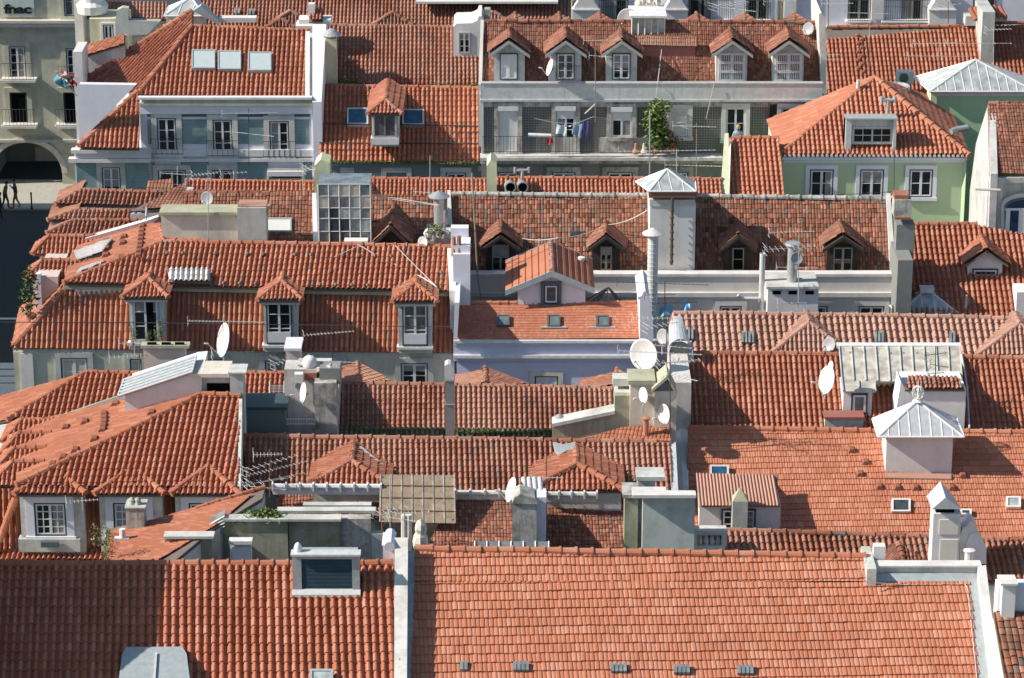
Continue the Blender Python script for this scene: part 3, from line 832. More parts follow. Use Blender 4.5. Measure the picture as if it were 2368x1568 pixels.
# A2 right neighbour, low and shaded
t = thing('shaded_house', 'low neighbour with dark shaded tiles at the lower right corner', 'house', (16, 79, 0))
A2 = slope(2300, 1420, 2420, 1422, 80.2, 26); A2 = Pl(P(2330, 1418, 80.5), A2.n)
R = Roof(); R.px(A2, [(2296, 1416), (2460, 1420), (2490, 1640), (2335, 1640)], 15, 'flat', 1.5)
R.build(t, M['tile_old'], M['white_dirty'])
MB().pbox(2308, 1358, 2420, 1418, 80.6, .6, down=1).build('low_wall', M['lav_white'], t)
chimney(t, 2318, 1352, 2346, 1400, 80.3, .5, M['white'], M['stone_white'], 5)

# ================================================================== E narrow roof strip
t = thing('narrow_house', 'narrow strip of brownish barrel tiles behind the salmon ridge at right', 'house', (10, 96, 0))
E = slope(1680, 1313, 2367, 1345, 94.2, 30)
R = Roof(); R.px(E, [(1676, 1229), (2430, 1256), (2430, 1352), (1674, 1322)], 14.2, 'canal', 1.5)
R.ridge(E.at(1677, 1228), E.at(2430, 1255), .11, .5); R.back(E.at(1676, 1229), E.at(2430, 1256), .9)
R.build(t, M['tile_worn'], M['white_dirty'])
EY = 94.6
# small hip in front
p = [E.at(2080, 1262)]
g = MB(); R2 = Roof(); ap = E.lift(.5).at(2077, 1256); l = P(2040, 1304, E.at(2040, 1300).y-.2); f = P(2088, 1302, 94.1); r = P(2152, 1304, 94.1); l2 = P(2044, 1268, 95.6)
R2.slope([ap, l2, l, f], 9, 'canal', 1.3, body=False); R2.slope([ap, f, r], 9, 'canal', 1.3, body=False); R2.ridge(ap, f, .12, .22)
R2.build(t, M['tile_brown'], None, rname='small_hip', rpar=None)
# balustered vent
m = MB(); m.pbox(1601, 1228, 1680, 1238, 94.4, .5); m.pbox(1601, 1263, 1676, 1276, 94.4, .5, down=.8)
m.pbox(1601, 1238, 1612, 1263, 94.4, .5); m.pbox(1668, 1238, 1680, 1263, 94.4, .5); m.pbox(1612, 1238, 1668, 1263, 94.75, .1)
for i in range(4):
    a = P(1618+i*14, 1238, 94.6); b = P(1618+i*14, 1263, 94.6); m.tube([a, (a+b)/2, b], [.05, .1, .06], 8)
m.build('baluster_vent', M['white_dirty'], t)
# tall white chimney with folded metal hood
m = MB(); m.pbox(2158, 1188, 2216, 1304, 94.0, .75, down=1); c = m.build('chimney', M['white'], t)
m = MB(); m.pbox(2172, 1202, 2214, 1236, 93.97, .05); m.pbox(2174, 1248, 2212, 1296, 93.97, .05); m.build('chimney_panel', M['cream_clean'], c)
a = P(2158, 1176, 94); b = P(2214, 1176, 94); x = (a.x+b.x)/2
m = MB(); m.box(a.x+.1, b.x-.1, 94.1, 94.7, P(0, 1190, 94).z, P(0, 1170, 94).z, 0); m.build('chimney_throat', M['void'], c)
z0 = P(0, 1172, 94).z; z1 = P(0, 1140, 94).z
m = MB(); m.add([(a.x-.08, 93.8, z0), (b.x+.08, 93.8, z0), (b.x-.02, 94.95, z0), (a.x-.12, 94.95, z0), (x-.05, 93.8, z1-.08), (x-.08, 94.95, z1+.05)], [(0, 4, 5, 3), (1, 2, 5, 4), (0, 1, 4), (2, 3, 5), (0, 3, 2, 1)])
m.build('chimney_hood', M['alu'], c)
m = MB()
pts = [(2218, 1304), (2219, 1238), (2225, 1222), (2236, 1216), (2241, 1207), (2248, 1206), (2257, 1216), (2270, 1250), (2280, 1268), (2280, 1304)]
m.extr([P(u, v, 94.3) for u, v in pts], (0, .8, 0)); m.build('scrolled_wall', M['white'], t)
m = MB(); m.extr([P(u, v, 94.28) for u, v in ((2241, 1236), (2258, 1230), (2279, 1266), (2279, 1304), (2238, 1304), (2232, 1262))], (0, .05, 0)); m.build('wall_panel', M['lav_white'], t)
MB().lathe(P(2240, 1284, 93.9)+V((0, 0, -.5)), [(.15, 0), (.15, .62), (.2, .66), (.2, .7), (0, .74)], 12).build('vent_pipe', M['white'], t)

# ================================================================== white box and mossy pillar (u 1440-1610)
t = thing('chimney_block', 'grey-green rendered chimney block under a wide pale slab', 'chimney', P(1540, 1275, 93.6))
m = MB(); m.pbox(1486, 1152, 1604, 1280, 93.6, .7, down=2); m.build('shaft', M['grey_green'], t)
m = MB(); m.pbox(1462, 1145, 1541, 1152, 93.3, .75); m.build('slab', M['stone_white'], t); m = MB(); m.pbox(1541, 1145, 1609, 1152, 93.3, .4); m.build('slab', M['stone_white'], t)
m = MB(); m.pbox(1471, 1103, 1537, 1112, 95.2, .9); m.pbox(1474, 1112, 1514, 1143, 95.3, .7); m.build('upper_slab', M['concrete'], t)
t = thing('mossy_pillar', 'mossy rough pillar left of the grey-green chimney block', 'chimney', P(1459, 1275, 94))
MB().pbox(1444, 1152, 1473, 1282, 94, .8, down=2).build('shaft', M['moss_wall'], t); MB().pbox(1440, 1144, 1478, 1152, 93.9, 1.1).build('cap', M['stucco_old'], t)

# ================================================================== D big tiled roof, right
t = thing('wide_house', 'house under the wide clean tiled roof with the metal-capped stair tower', 'house', (12, 100, 0))
D = slope(1592, 993, 2367, 1004, 102, 25)
R = Roof(); R.px(D, [(1590, 993), (2430, 1005), (2440, 1262), (1586, 1250)], 12., 'marseille', 1.55)
R.ridge(D.at(1592, 991), D.at(2430, 1003), .12, .5); R.build(t, M['tile_salmon'], M['white_dirty'])
Yt = D.at(2125, 1097).y
c = chimney(t, 2050, 1004, 2199, 1096, Yt, 1.3, M['white'], None, name='stair_tower')
a = P(2030, 1009, Yt-.3); b = P(2228, 1010, Yt-.3); zc = a.z; yb = Yt+1.45
ap = P(2121, 927, (Yt+yb)/2)
pyramid(c, ap, [(a.x, Yt-.35, zc), (b.x, Yt-.35, zc), (b.x, yb, zc), (a.x, yb, zc)], 8, M['alu'], M['paint_white'], name='tower_roof', rr=.03)
m = MB(); m.lathe(ap, [(.14, -.05), (.2, .0), (.12, .06), (.03, .1), (.03, .16), (0, .9)], 10)
for i in range(6):
    q = math.pi*i/6
    m.tube([ap+V((math.cos(q)*.22*math.sin(w), math.sin(q)*.22*math.sin(w), .32-.25*math.cos(w))) for w in [k*2*math.pi/12 for k in range(13)]], .012, 4)
m.build('finial', M['paint_white'], c)
MB().extr([D.lift(.14).at(*q) for q in ((2047, 1094), (2199, 1095), (2199, 1107), (2044, 1104))], (0, 0, -.05)).build('flashing', M['tile_pink'], t)
skylight(t, D, 1641, 1075, 1685, 1100, M['skyglass_blue'], M['zinc_light'], h=.14)
skylight(t, D, 2061, 1152, 2105, 1182, M['skyglass_dark'], M['stone_white'], h=.1)
skylight(t, D, 2326, 1147, 2360, 1172, M['skyglass'], M['paint_white'], h=.1)
skylight(t, D, 2220, 1176, 2246, 1189, M['skyglass_dark'], M['stone_white'], h=.1)
vents(t, [D.lift(.1).at(u, v) for u, v in ((1969, 1041), (2001, 1069), (1988, 1096), (2033, 1126), (2075, 1127), (2117, 1128), (2201, 1128), (2226, 1099))], .13)
# small extension with corrugated roof
Yx = D.at(1710, 1228).y
m = MB(); m.pbox(1617, 1168, 1803, 1232, Yx, 3.6, down=.8); ex = m.build('roof_room', M['white'], t)
a = P(1616, 1169, Yx-.2); b = P(1803, 1169, Yx-.2); zc = a.z; pl = Pl(a, V((0, -math.sin(rad(20)), math.cos(rad(20)))))
corrug(ex, [pl.at(1609, 1094), pl.at(1790, 1098), b, a], .115, M['tile_pink'], .03)
window(ex, Yx, 1668, 1176, 1746, 1230, 2, 3, sub=True, fw=.05)
m = MB()
for i in range(7): m.tube([P(1765, 1127-4*i, Yx+1.3), P(1797, 1126-4*i+(i % 3), Yx+1.35)], .085, 6)
m.build('tile_stack', M['tile_worn'], ex)
Yo = Yx-.55
t2 = thing('vent_obelisk', 'weathered olive stone vent shaped like a small obelisk before the extension window', 'vent', P(1708, 1228, Yo))
a = P(1692, 1228, Yo); b = P(1727, 1228, Yo); x = (a.x+b.x)/2; w = (b.x-a.x)/2; zt = P(0, 1133, Yo).z; zs = P(0, 1160, Yo).z
m = MB(); m.box(a.x, b.x, Yo, Yo+.5, a.z-1, zs); m.build('shaft', M['grey'], t2)
m = MB(); m.add([(a.x, Yo, zs), (b.x, Yo, zs), (b.x, Yo+.5, zs), (a.x, Yo+.5, zs), (x, Yo+.25, zt)], [(0, 1, 4), (1, 2, 4), (2, 3, 4), (3, 0, 4)]); m.build('cap', M['olive'], t2)

# ================================================================== F barrel roof behind D
t = thing('tin_box_house', 'house with ribbed barrel tiles crossed by a large shadow and a glazed box on top', 'house', (14, 104, 0))
Fp = slope(1595, 997, 2367, 1001, 102.9, 30)
R = Roof(); R.px(Fp, [(1591, 821), (2430, 834), (2430, 1004), (1590, 998)], 12.4, 'canal', 1.6)
R.ridge(Fp.at(1593, 820), Fp.at(2430, 832), .13, .5); R.build(t, M['tile_orange'], M['white_dirty'])
Yg = Fp.at(1985, 962).y
m = MB(); m.pbox(1950, 905, 2014, 962, Yg, 3, down=.6); m.pbox(1945, 884, 2205, 905, Yg+1.2, 2.4, down=1.)
bx = m.build('glazed_room', M['white'], t)
a = P(1950, 905, Yg-.1); pl = Pl(P(1949, 906, Yg-.15), V((0, -math.sin(rad(13)), math.cos(rad(13)))))
ribbed(bx, [pl.at(1939, 797), pl.at(2219, 797), pl.at(2224, 884), pl.at(1946, 880)], 10, M['fibreglass'], M['concrete'], rw=.02)
ribbed(bx, [pl.at(1946, 880), pl.at(2022, 881), pl.at(2024, 906), pl.at(1949, 905)], 2, M['fibreglass'], M['alu'])
MB().extr([pl.lift(.06).at(*q) for q in ((1934, 792), (2221, 792), (2221, 799), (1934, 799))], (0, 0, -.12)).build('roof_trim', M['paint_white'], bx)
window(bx, Yg, 1968, 909, 2004, 957, 1, 1, sub=True, fw=.08, glass=M['greenhouse'])
m = MB(); m.pbox(1907, 969, 1995, 998, Fp.at(1950, 998).y, .4, down=.3); b = m.build('low_wall', M['white_dirty'], t)
Yq = Fp.at(1950, 998).y; a = P(1905, 966, Yq); b2 = P(1998, 966, Yq); MB().box(a.x, b2.x, Yq-.1, Yq+.6, a.z-.02, a.z+.06).build('wall_coping', M['red_paint'], b)
Yc = 102.7
c = chimney(t, 2093, 900, 2228, 1004, Yc, 1.9, M['white'], None, name='chimney', down=.8)
m = MB(); m.extr([P(2093, 900, Yc), P(2093, 1004, Yc), P(2070, 1000, Yc), P(2072, 945, Yc), P(2080, 900, Yc), P(2082, 882, Yc)], (0, 1.2, 0)); m.build('chimney_shoulder', M['white'], c)
R2 = Roof(); a, b = P(2092, 900, Yc-.1), P(2230, 901, Yc-.1); q = Pl(a, V((0, -math.sin(rad(18)), math.cos(rad(18)))))
R2.slope([a, b, q.at(2212, 873), q.at(2100, 872)], 10, 'canal', 1.4, body=False, wob=3); R2.build(c, M['tile_worn'], None, rname='chimney_tiles')
dish(1910, 878, 102.3, 33, 'large white satellite dish beside the glazed box, below a smaller one', (-.86, -.35, .28), mast=.4)
dish(1918.5, 851, 103.2, 17, 'small white dish seen edge-on behind the large one at the glazed box', (-.93, -.2, .25), mast=.7, arm=False)
dish(1916, 797, 107.2, 17, 'small dark grey dish standing on the pale pink tiles', (-.6, -.65, .3), 'dish_grey', mast=.3)
antenna(2163, 882, 800, 103.6, 'dark bushy antenna rising above the tiled chimney at right', [(0, 818, 20, .9, 9, .55), (8, 845, -30, .7, 6, .4), (0, 862, 10, .6, 4, .4)], 'iron')
cable([(2223, 820, 105.5), (2236, 900, 104.3), (2241, 990, 102.6), (2228, 996, 102.3)], 'grey pipe running down the tiles right of the glazed box', .035, mat='zinc_light')

# ================================================================== G pale pink roof
t = thing('pink_house', 'house with the pale pink faded barrel-tiled roof and two hipped dormers', 'house', (14, 109, 0))
G = slope(1590, 823, 2367, 834, 107.3, 27)
R = Roof(); R.px(G, [(1553, 727), (2440, 744), (2440, 837), (1556, 823)], 15., 'canal', 1.5)
R.ridge(G.at(1555, 726), G.at(2440, 742), .12, .5); R.back(G.at(1553, 727), G.at(2440, 744), 2.)
ro = R.build(t, M['tile_pink'], M['white_dirty'])
for u0, u1, ap in ((1786, 1962, 747), (2266, 2460, 751)):
    dormer(t, G, 107.35, u0, u1, 817, 823, ap, 'hip', 11, 'canal', M['tile_pink'], M['white'], ov=.1, fo=.1, hd=.95)
L = G.lift(.24)
for u, v, n in ((1590, 770, 4), (1730, 778, 4), (2034, 777, 3), (2203, 778, 2)):
    m = MB()
    for k in range(n): m.extr([L.at(u-n*4+k*8, v-13), L.at(u-n*4+k*8+5, v-13), L.at(u-n*4+k*8+5, v+13), L.at(u-n*4+k*8, v+13)], -G.n*.1)
    m.build('glass_tile', M['tileglass'], ro)
# ================================================================== helper for left-facing hipped dormers seen from the side
def side_hip(root, ap, L, h, w, tp, tmat, wmat, drop=1.2, fwd=1.0, k=0):
    """ap: ridge end on the roof; the ridge runs to -x for L, then a hip falls to the eave"""
    ap = V(ap); e = ap+V((-L, 0, 0)); zf = ap.z-h
    a = V((e.x-w*.8, e.y-w, zf)); b = V((e.x-w*.8, e.y+w, zf)); c = V((ap.x+fwd, ap.y-w, zf)); d = V((ap.x+fwd, ap.y+w, zf)); r = ap+V((fwd, 0, 0))
    R = Roof(); R.slope([e, a, c, r], tp, 'canal', 1.5, body=False); R.slope([e, a, b], tp, 'canal', 1.5, body=False); R.slope([e, b, d, r], tp, 'canal', 1.5, body=False)
    R.ridge(e, a, .12); R.ridge(e, b, .1); R.ridge(r, e, .11)
    dm = MB().box(a.x+.25, c.x, a.y+.25, b.y-.25, zf-drop, zf-.03).build('dormer', wmat, root)
    R.build(dm, tmat, None, rname='dormer_roof', rpar=dm)
    return dm
# ================================================================== H1 left house with the stair tower
t = thing('dormer_house', 'house at left with three hipped dormer windows below a long orange roof', 'house', (-14, 97, 0))
YH = 97.
H = slope(38, 1125, 553, 1131, 96.6, 27)
R = Roof(); k = -.10
RE = H.at(465, 913); RR = H.at(556, 917); FC = H.at(38, 1124)
R.slope([FC, H.at(551, 1131), RR, RE], 13.8, 'canal', 1.45, k=k, ov=1.0)
BC = FC+V((-.5, 7.2, .25)); HL = plane3(FC, RE, BC)
R.slope([HL.at(*q) for q in ((38, 1124), (465, 913), (300, 905), (115, 968), (40, 985))], 9, 'flat', 2.2, ov=1.0, wob=.3)
R.ridge(RE, FC, .13, .42); R.ridge(RE, RR, .12)
pm = plane3(P(35, 1292, 96.9), P(560, 1294, 96.9), P(300, 1130, 97.35))
R.slope([P(-60, 1292, 96.9), P(560, 1294, 96.9), P(560, 1128, 97.35), P(-40, 1128, 97.35)], 13.8, 'canal', 1.5, body=False)
R.slope([P(-60, 1299, 96.2), P(262, 1299, 96.2), P(262, 1274, 96.85), P(-60, 1274, 96.85)], 12, 'canal', 1.4, ov=.15)
R.body.prism([V((p.x, p.y, 12.6)) for p in (P(-60, 1160, 97.7), P(556, 1160, 97.7), RR, BC)], zb=0)
R.ridge(P(38, 1152, 97.1), P(-6, 1275, 96.6), .14, .4)
R.build(t, M['tile_front'], M['white'])
for i, (u0, u1) in enumerate(((44, 192), (228, 374), (404, 548))):
    uc = (u0+u1)/2
    d = dormer(t, pm, 96.55, u0, u1, 1134, 1285, (1086, 1083, 1079)[i], 'hip', 12.5, 'canal', M['tile_front'], M['white_dirty'], ov=.12, fo=.3, plr=H, hd=1.0, base=.5, rr=.12,
               win=((uc-40, 1161, uc+38, 1238), dict(cols=4, rows=4, sur=.26, smat=M['lav_white'], fw=.05, proud=.08)))
    MB().pbox(u0-2, 1141, u1+2, 1147, 96.42, .2).build('cornice', M['concrete'], d)
    if i == 0:
        MB().pbox(42, 1247, 186, 1276, 96.38, .5).build('sill_panel', M['concrete'], d)
        m = MB(); m.pbox(94, 1254, 135, 1266, 96.2, .15); m.build('wall_lamp', M['zinc_dark'], d)
for u, v in ((72, 972), (66, 1004), (54, 1038), (50, 1071)):
    side_hip(t, HL.at(u+45, v), 1.0, .55, .8, 11, M['tile_front'], M['white_dirty'], .8, .8)
vents(t, [HL.lift(.1).at(u, v) for u, v in ((240, 958), (240, 967), (240, 976), (239, 985), (237, 994), (196, 976), (152, 989), (218, 1016), (174, 1041), (146, 1058), (122, 1074), (266, 934), (350, 955))])
# verge wall on the right end
m = MB(); m.prism([H.lift(.12).at(*q) for q in ((552, 922), (560, 922), (556, 1133), (549, 1133))], dz=3); m.build('verge_wall', M['white_dirty'], t)
# stair tower shed
Y = 100.6
m = MB(); m.extr([P(289, 1000, Y), P(466, 1000, Y), P(466, 862, Y), P(445, 864, Y), P(289, 915, Y)], (0, 2.3, 0)); sh = m.build('stair_shed', M['white'], t)
q = [P(445, 860, Y-.1), P(289, 912, Y-.1)]; bk = V((0, 1.45, .06))
ribbed(sh, [q[0]+bk, q[1]+bk-V((.2, 0, .05)), q[1]-V((.25, 0, .07)), q[0]], 1, M['zinc'], M['alu'], 'shed_roof')
m = MB()
for i in range(6):
    a = q[1]-V((.25, 0, .05))+bk*(i/5); b = q[0]+V((0, 0, .02))+bk*(i/5); m.tube([a, b], .05, 6)
m.build('roof_rib', M['alu'], sh)
m = MB(); m.pbox(445, 873, 560, 1000, Y+.2, 1.); m.build('tower_block', M['white_dirty'], t)
m = MB(); m.pbox(478, 887, 531, 913, Y+.15, .1); m.build('opening', M['void'], t)
a = P(436, 873, Y-.1); b = P(530, 873, Y-.1); MB().box(a.x, b.x, Y-.1, Y+1.25, a.z, a.z+.14).build('slab', M['cream'], t)
chimney(t, 531, 864, 565, 975, Y-.2, .8, M['grey'], M['concrete'], 4, .06); MB().pbox(529, 957, 564, 962, Y-.3, .3).build('chimney_band', M['stone_white'], t)
chimney(t, 545, 965, 566, 1000, Y-.35, .6, M['concrete'], None)
# chimney on the terrace between K and H (pinkish block with three vents)
t2 = thing('vent_chimney', 'pinkish chimney block with three vent openings under a mossy slab, before the cream facade', 'chimney', P(380, 880, 106))
MB().pbox(331, 805, 432, 905, 106, .35, down=6).build('shaft', M['pinkish'], t2)
a = P(325, 798, 105.9); b = P(437, 798, 105.9); MB().box(a.x, b.x, 105.9, 106.35, a.z-.14, a.z-.02).build('slab', M['olive'], t2)
m = MB(); [m.pbox(u, 790+3, u+22, 803+4, 105.97, .1) for u in (340, 373, 404)]; m.build('vent_opening', M['void'], t2)
# ================================================================== H2
t = thing('street_house', 'house on the street corner with a long left-facing tiled slope below the cream facade', 'house', (-16, 106, 0))
H2 = slope(15, 973, 330, 985, 104.3, 27)
R = Roof(); RE = H2.at(200, 863); FC = H2.at(15, 972); R.slope([FC, H2.at(200, 978), H2.at(335, 985), H2.at(345, 868), RE], 12.6, 'canal', 1.45, k=-.14, ov=.2)
BC = FC+V((-.4, 7, .4)); HL2 = plane3(FC, RE, BC); R.slope([HL2.at(*q) for q in ((15, 972), (200, 863), (120, 885), (0, 916), (-50, 930), (-60, 985))], 9, 'flat', 2.2, ov=0, wob=.3)
R.ridge(RE, FC, .13); R.ridge(RE, H2.at(345, 868), .12); R.back(RE, H2.at(345, 868), 2.)
R.build(t, M['tile_front'], M['white'])
m = MB(); L = H2.lift(.25); m.prism([L.at(*q) for q in ((113, 968), (276, 913), (279, 917), (117, 972))], dz=1.5); m.build('parapet', M['grey'], t)
antenna(322, 868, 798, 104.5, 'rusty mast with a small yagi beside the pinkish vent chimney', [(-22, 823, 8, 1.5, 10, .5)], mmat='rust')
antenna(311, 812, 786, 108, 'pale fan of antenna rods above the cream facade left of the vent chimney', [(-3, 792, 10, 1.1, 8, .45)])

# ================================================================== J + chimney cluster
t = thing('balcony_house', 'small orange-tiled house crowded by a tall mossy chimney and a roof balcony', 'house', (-8, 104, 0))
J = slope(566, 1006, 756, 1010, 103.4, 27)
R = Roof(); R.px(J, [(566, 866), (758, 868), (760, 1011), (564, 1006)], 11.6, 'canal', 1.45, k=-.04)
R.ridge(J.at(566, 864), J.at(660, 865), .11); R.back(J.at(566, 866), J.at(758, 868), 1.6); R.build(t, M['tile_orange'], M['grey_dark'])
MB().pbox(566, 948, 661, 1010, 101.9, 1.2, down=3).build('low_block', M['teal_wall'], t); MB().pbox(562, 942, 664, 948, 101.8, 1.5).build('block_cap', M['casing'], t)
c = chimney(t, 657, 854, 735, 985, 103.0, 1.0, M['white_dirty'], None, name='chimney_wall', down=.4)
m = MB(); m.pbox(703, 863, 732, 880, 102.9, .6); m.build('tile_shelf', M['tile_orange'], c)
c = chimney(t, 726, 886, 779, 992, 102.4, 1.3, M['stucco_old'], None, down=.6)
m = MB()
rg = random.Random(5)
for i in range(11):
    p = P(737+rg.uniform(0, 42), 882-rg.uniform(0, 34), 102.9+rg.uniform(0, .6)); m.blob((p.x, p.y, p.z), .2, .2, .14, i, .25)
m.build('rubble_cap', M['stucco_old'], c)
MB().pbox(738, 852, 786, 888, 102.75, .8).build('chimney_head', M['grey_dark'], c)
m = MB(); m.pbox(660, 808, 695, 852, 106.5, .9, down=3); b = m.build('water_tank', M['zinc_light'], t); a = P(657, 803, 106.5); d_ = P(697, 803, 106.5); MB().box(a.x, d_.x, 106.3, 107.6, a.z-.08, a.z+.02).build('tank_lid', M['paint_white'], b)
m = MB(); c0 = P(716, 846, 103.3); m.lathe(c0, [(.26, 0), (.28, .08), (.24, .28), (.15, .36), (0, .38)], 14); m.build('dome_vent', M['white'], t, True)
MB().pbox(688, 843, 765, 847, 103.2, .7).build('ledge', M['concrete'], t)
aircon(680, 866, 701, 918, 102.6, 'tall narrow white unit standing beside the mossy chimney', .3)
railing(t, [P(659, 984, 102.0), P(727, 984, 102.0)], .25, .09, 'paint_white', 'balcony_rail')
m = MB(); a, b = J.lift(.25).at(624, 940), J.lift(.25).at(657, 940)
for i in range(14): q = J.lift(.28).at(627, 938-i*3.6); q2 = J.lift(.28).at(655, 938-i*3.6); m.tube([q, q2], .012, 4)
for u in (624, 657): m.tube([J.lift(.28).at(u, 942), J.lift(.28).at(u, 882)], .025, 4)
m.build('ladder_grille', M['zinc'], t)
dish(700, 908, 101.9, 24, 'white dish seen edge-on in front of the mossy chimney', (-.9, -.3, .2), mast=.3)

# ================================================================== I middle roof with moss gutter
t = thing('mossy_gutter_house', 'house in the middle with a brown barrel-tiled roof and a green mossy gutter', 'house', (-2, 106, 0))
I = slope(775, 1000, 1440, 1006, 105, 26)
R = Roof(); R.px(I, [(777, 889), (1470, 903), (1470, 1003), (770, 996)], 11.7, 'canal', 1.45)
R.ridge(I.at(778, 887), I.at(1470, 901), .12, .45); R.back(I.at(777, 889), I.at(1470, 903), 1.5); ro = R.build(t, M['tile_worn'], M['grey'])
R = Roof(); mg = slope(750, 1011, 1290, 1016, 103.6, 18); R.px(mg, [(750, 989), (1290, 996), (1290, 1016), (750, 1011)], 11.7, 'canal', 1.6, ov=.1); R.build(t, M['tile_moss'], M['grey'], rname='mossy_eave')
def back_dormer(u, va, vr, ul, vl, ur, vr2, Y, tp=9):
    r0 = P(u+1, vr, Y); a = P(u, va, Y+2.2); l = P(ul, vl, Y+2.0); l0 = P(ul, vr-6, Y+.2); r = P(ur, vr2, Y+.3)
    R = Roof(); R.slope([r0, a, l, l0], tp, 'flat', 2., body=False, wob=.4); R.slope([r0, a, r], tp, 'flat', 2., body=False, wob=.4); R.ridge(a, r0, .1, .3)
    R.deck.prism([r0-V((0, 0, .1)), a-V((0, 0, .1)), l-V((0, 0, .1)), l0-V((0, 0, .1))], dz=1)
    R.build(t, M['tile_worn'], None, rname='dormer_roof')
m = MB(); q0 = P(768, 884, 104.9); q1 = P(781, 884, 104.9); m.extr([V((q0.x, y, z)) for y, z in ((104.9, 0), (104.9, 14.15), (107.3, 14.35), (107.3, 0))], (q1.x-q0.x, 0, 0)); m.build('shadow_caster', M['stucco_old'], t)  # low wall added to throw a shadow over the left of this roof
back_dormer(826, 839, 889, 785, 853, 906, 884, 107.1); back_dormer(1122, 850, 893, 1052, 879, 1222, 889, 107.3); back_dormer(1426, 853, 899, 1340, 888, 1470, 878, 107.4)
moss([(775, 1000, 103.9), (1040, 1004, 103.9)], 'thin green moss between the old eave tiles left of the metal duct', .12, .05, 260, .03, 3)
moss([(1050, 1001, 103.8), (1150, 1002, 103.8), (1285, 1005, 103.8)], 'thick green weeds filling the gutter right of the metal duct', .2, .22, 1100, .045, 4, ('leaf', 'leaf_dark'))
# duct
Y = 103.
t2 = thing('metal_duct', 'square sheet-metal ventilation duct with an elbow top rising over the mossy gutter', 'duct', P(1040, 1012, Y))
m = MB(); a = P(1029, 878, Y); b = P(1050, 1012, Y); m.box(a.x, b.x, Y, Y+.5, b.z-1.2, a.z); m.build('shaft', M['zinc_duct'], t2)
m = MB(); [m.pbox(1028, v, 1051, v+2, Y-.03, .56) for v in (880, 935)]; m.build('flange', M['steel'], t2)
zc = P(0, 862, Y).z; xs = a.x; m = MB(); pr = [V((a.x-.02, Y-.01, a.z)), V((a.x-.02, Y-.01, P(0, 846, Y).z)), V((a.x+.1, Y-.01, P(0, 842, Y).z)), V((b.x-.12, Y-.01, P(0, 843, Y).z)), V((b.x, Y-.01, P(0, 852, Y).z)), V((b.x+.01, Y-.01, a.z))]
m.extr(pr, (0, .53, 0)); m.build('elbow', M['zinc_light'], t2)  # elbow in paler zinc than the shaft: its sunlit look is in the colour

# ================================================================== C1
t = thing('two_dormer_house', 'house with two broad hipped tile dormers and white gutters in the centre', 'house', (0, 99, 0))
C1 = slope(620, 1131, 1555, 1148, 98, 26)
R = Roof(); R.px(C1, [(560, 1013), (1549, 1025), (1553, 1148), (574, 1131)], 12.5, 'canal', 1.5)
R.ridge(C1.at(560, 1011), C1.at(1549, 1023), .12, .5); R.back(C1.at(560, 1013), C1.at(1549, 1025), 3)
ro = R.build(t, M['tile_worn'], M['stucco_old'])
dormer(t, C1, 97.2, 722, 896, 1121, 1140, 1068, 'hip', 12, 'canal', M['tile_orange'], M['white_dirty'], ov=.12, fo=.1, hd=1.0, rr=.12)
dormer(t, C1, 97.1, 1232, 1436, 1131, 1160, 1075, 'hip', 12, 'canal', M['tile_orange'], M['white_dirty'], ov=.12, fo=.1, hd=1.1, rr=.13)
L = C1.lift(.32)
for q in (((831, 1032), (836, 1032), (905, 1088), (898, 1090)), ((1364, 1060), (1372, 1056), (1428, 1100), (1424, 1106))): m = MB(); m.extr([L.at(*w) for w in q], (0, 0, -.06)); m.build('valley_flashing', M['zinc'], ro)
m = MB(); a = P(1281, 1020, C1.at(1300, 1036).y-.1)
pts = [C1.lift(.35).at(u, v) for u, v in ((1278, 1021), (1300, 1027), (1330, 1022), (1330, 1044), (1312, 1040), (1296, 1050), (1283, 1040))]; m.extr(pts, (0, 0, -.12)); m.build('tarpaulin', M['zinc'], ro)
m = MB(); L = C1.lift(.06); m.extr([L.at(*q) for q in ((1546, 1022), (1562, 1022), (1568, 1140), (1552, 1140))], (0, 0, -.05)); m.build('zinc_valley', M['zinc_light'], ro)
def gutter(u0, v0, u1, v1, Y, mat, n=8):
    m = MB(); a, b = P(u0, v0, Y), P(u1, v1, Y); m.tube([a, b], .1, 8); g = m.build('gutter', M[mat], t)
    m = MB(); m.extr([a+V((0, -.02, -.1)), b+V((0, -.02, -.1)), b+V((0, -.02, -.3)), a+V((0, -.02, -.3))], (0, .2, 0))
    for i in range(n+1): p = a+(b-a)*i/n; m.box(p.x-.03, p.x+.03, p.y-.12, p.y+.1, p.z-.14, p.z+.12)
    m.build('gutter_bracket', M[mat], g)
gutter(630, 1124, 881, 1125, 96.85, 'paint_white'); gutter(1052, 1139, 1222, 1140, 97.4, 'white_dirty', 5); gutter(1262, 1142, 1380, 1143, 96.8, 'white_dirty', 4)
# court wall between H1 and C1; courtyard shade put into its dark plaster and coping
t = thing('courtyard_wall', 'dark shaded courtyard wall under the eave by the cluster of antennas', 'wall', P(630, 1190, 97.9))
MB().pbox(568, 1138, 700, 1200, 97.9, .3, down=8).build('shaded_wall', M['teal_wall'], t); MB().pbox(568, 1134, 702, 1139, 97.8, .4).build('coping', M['casing'], t)
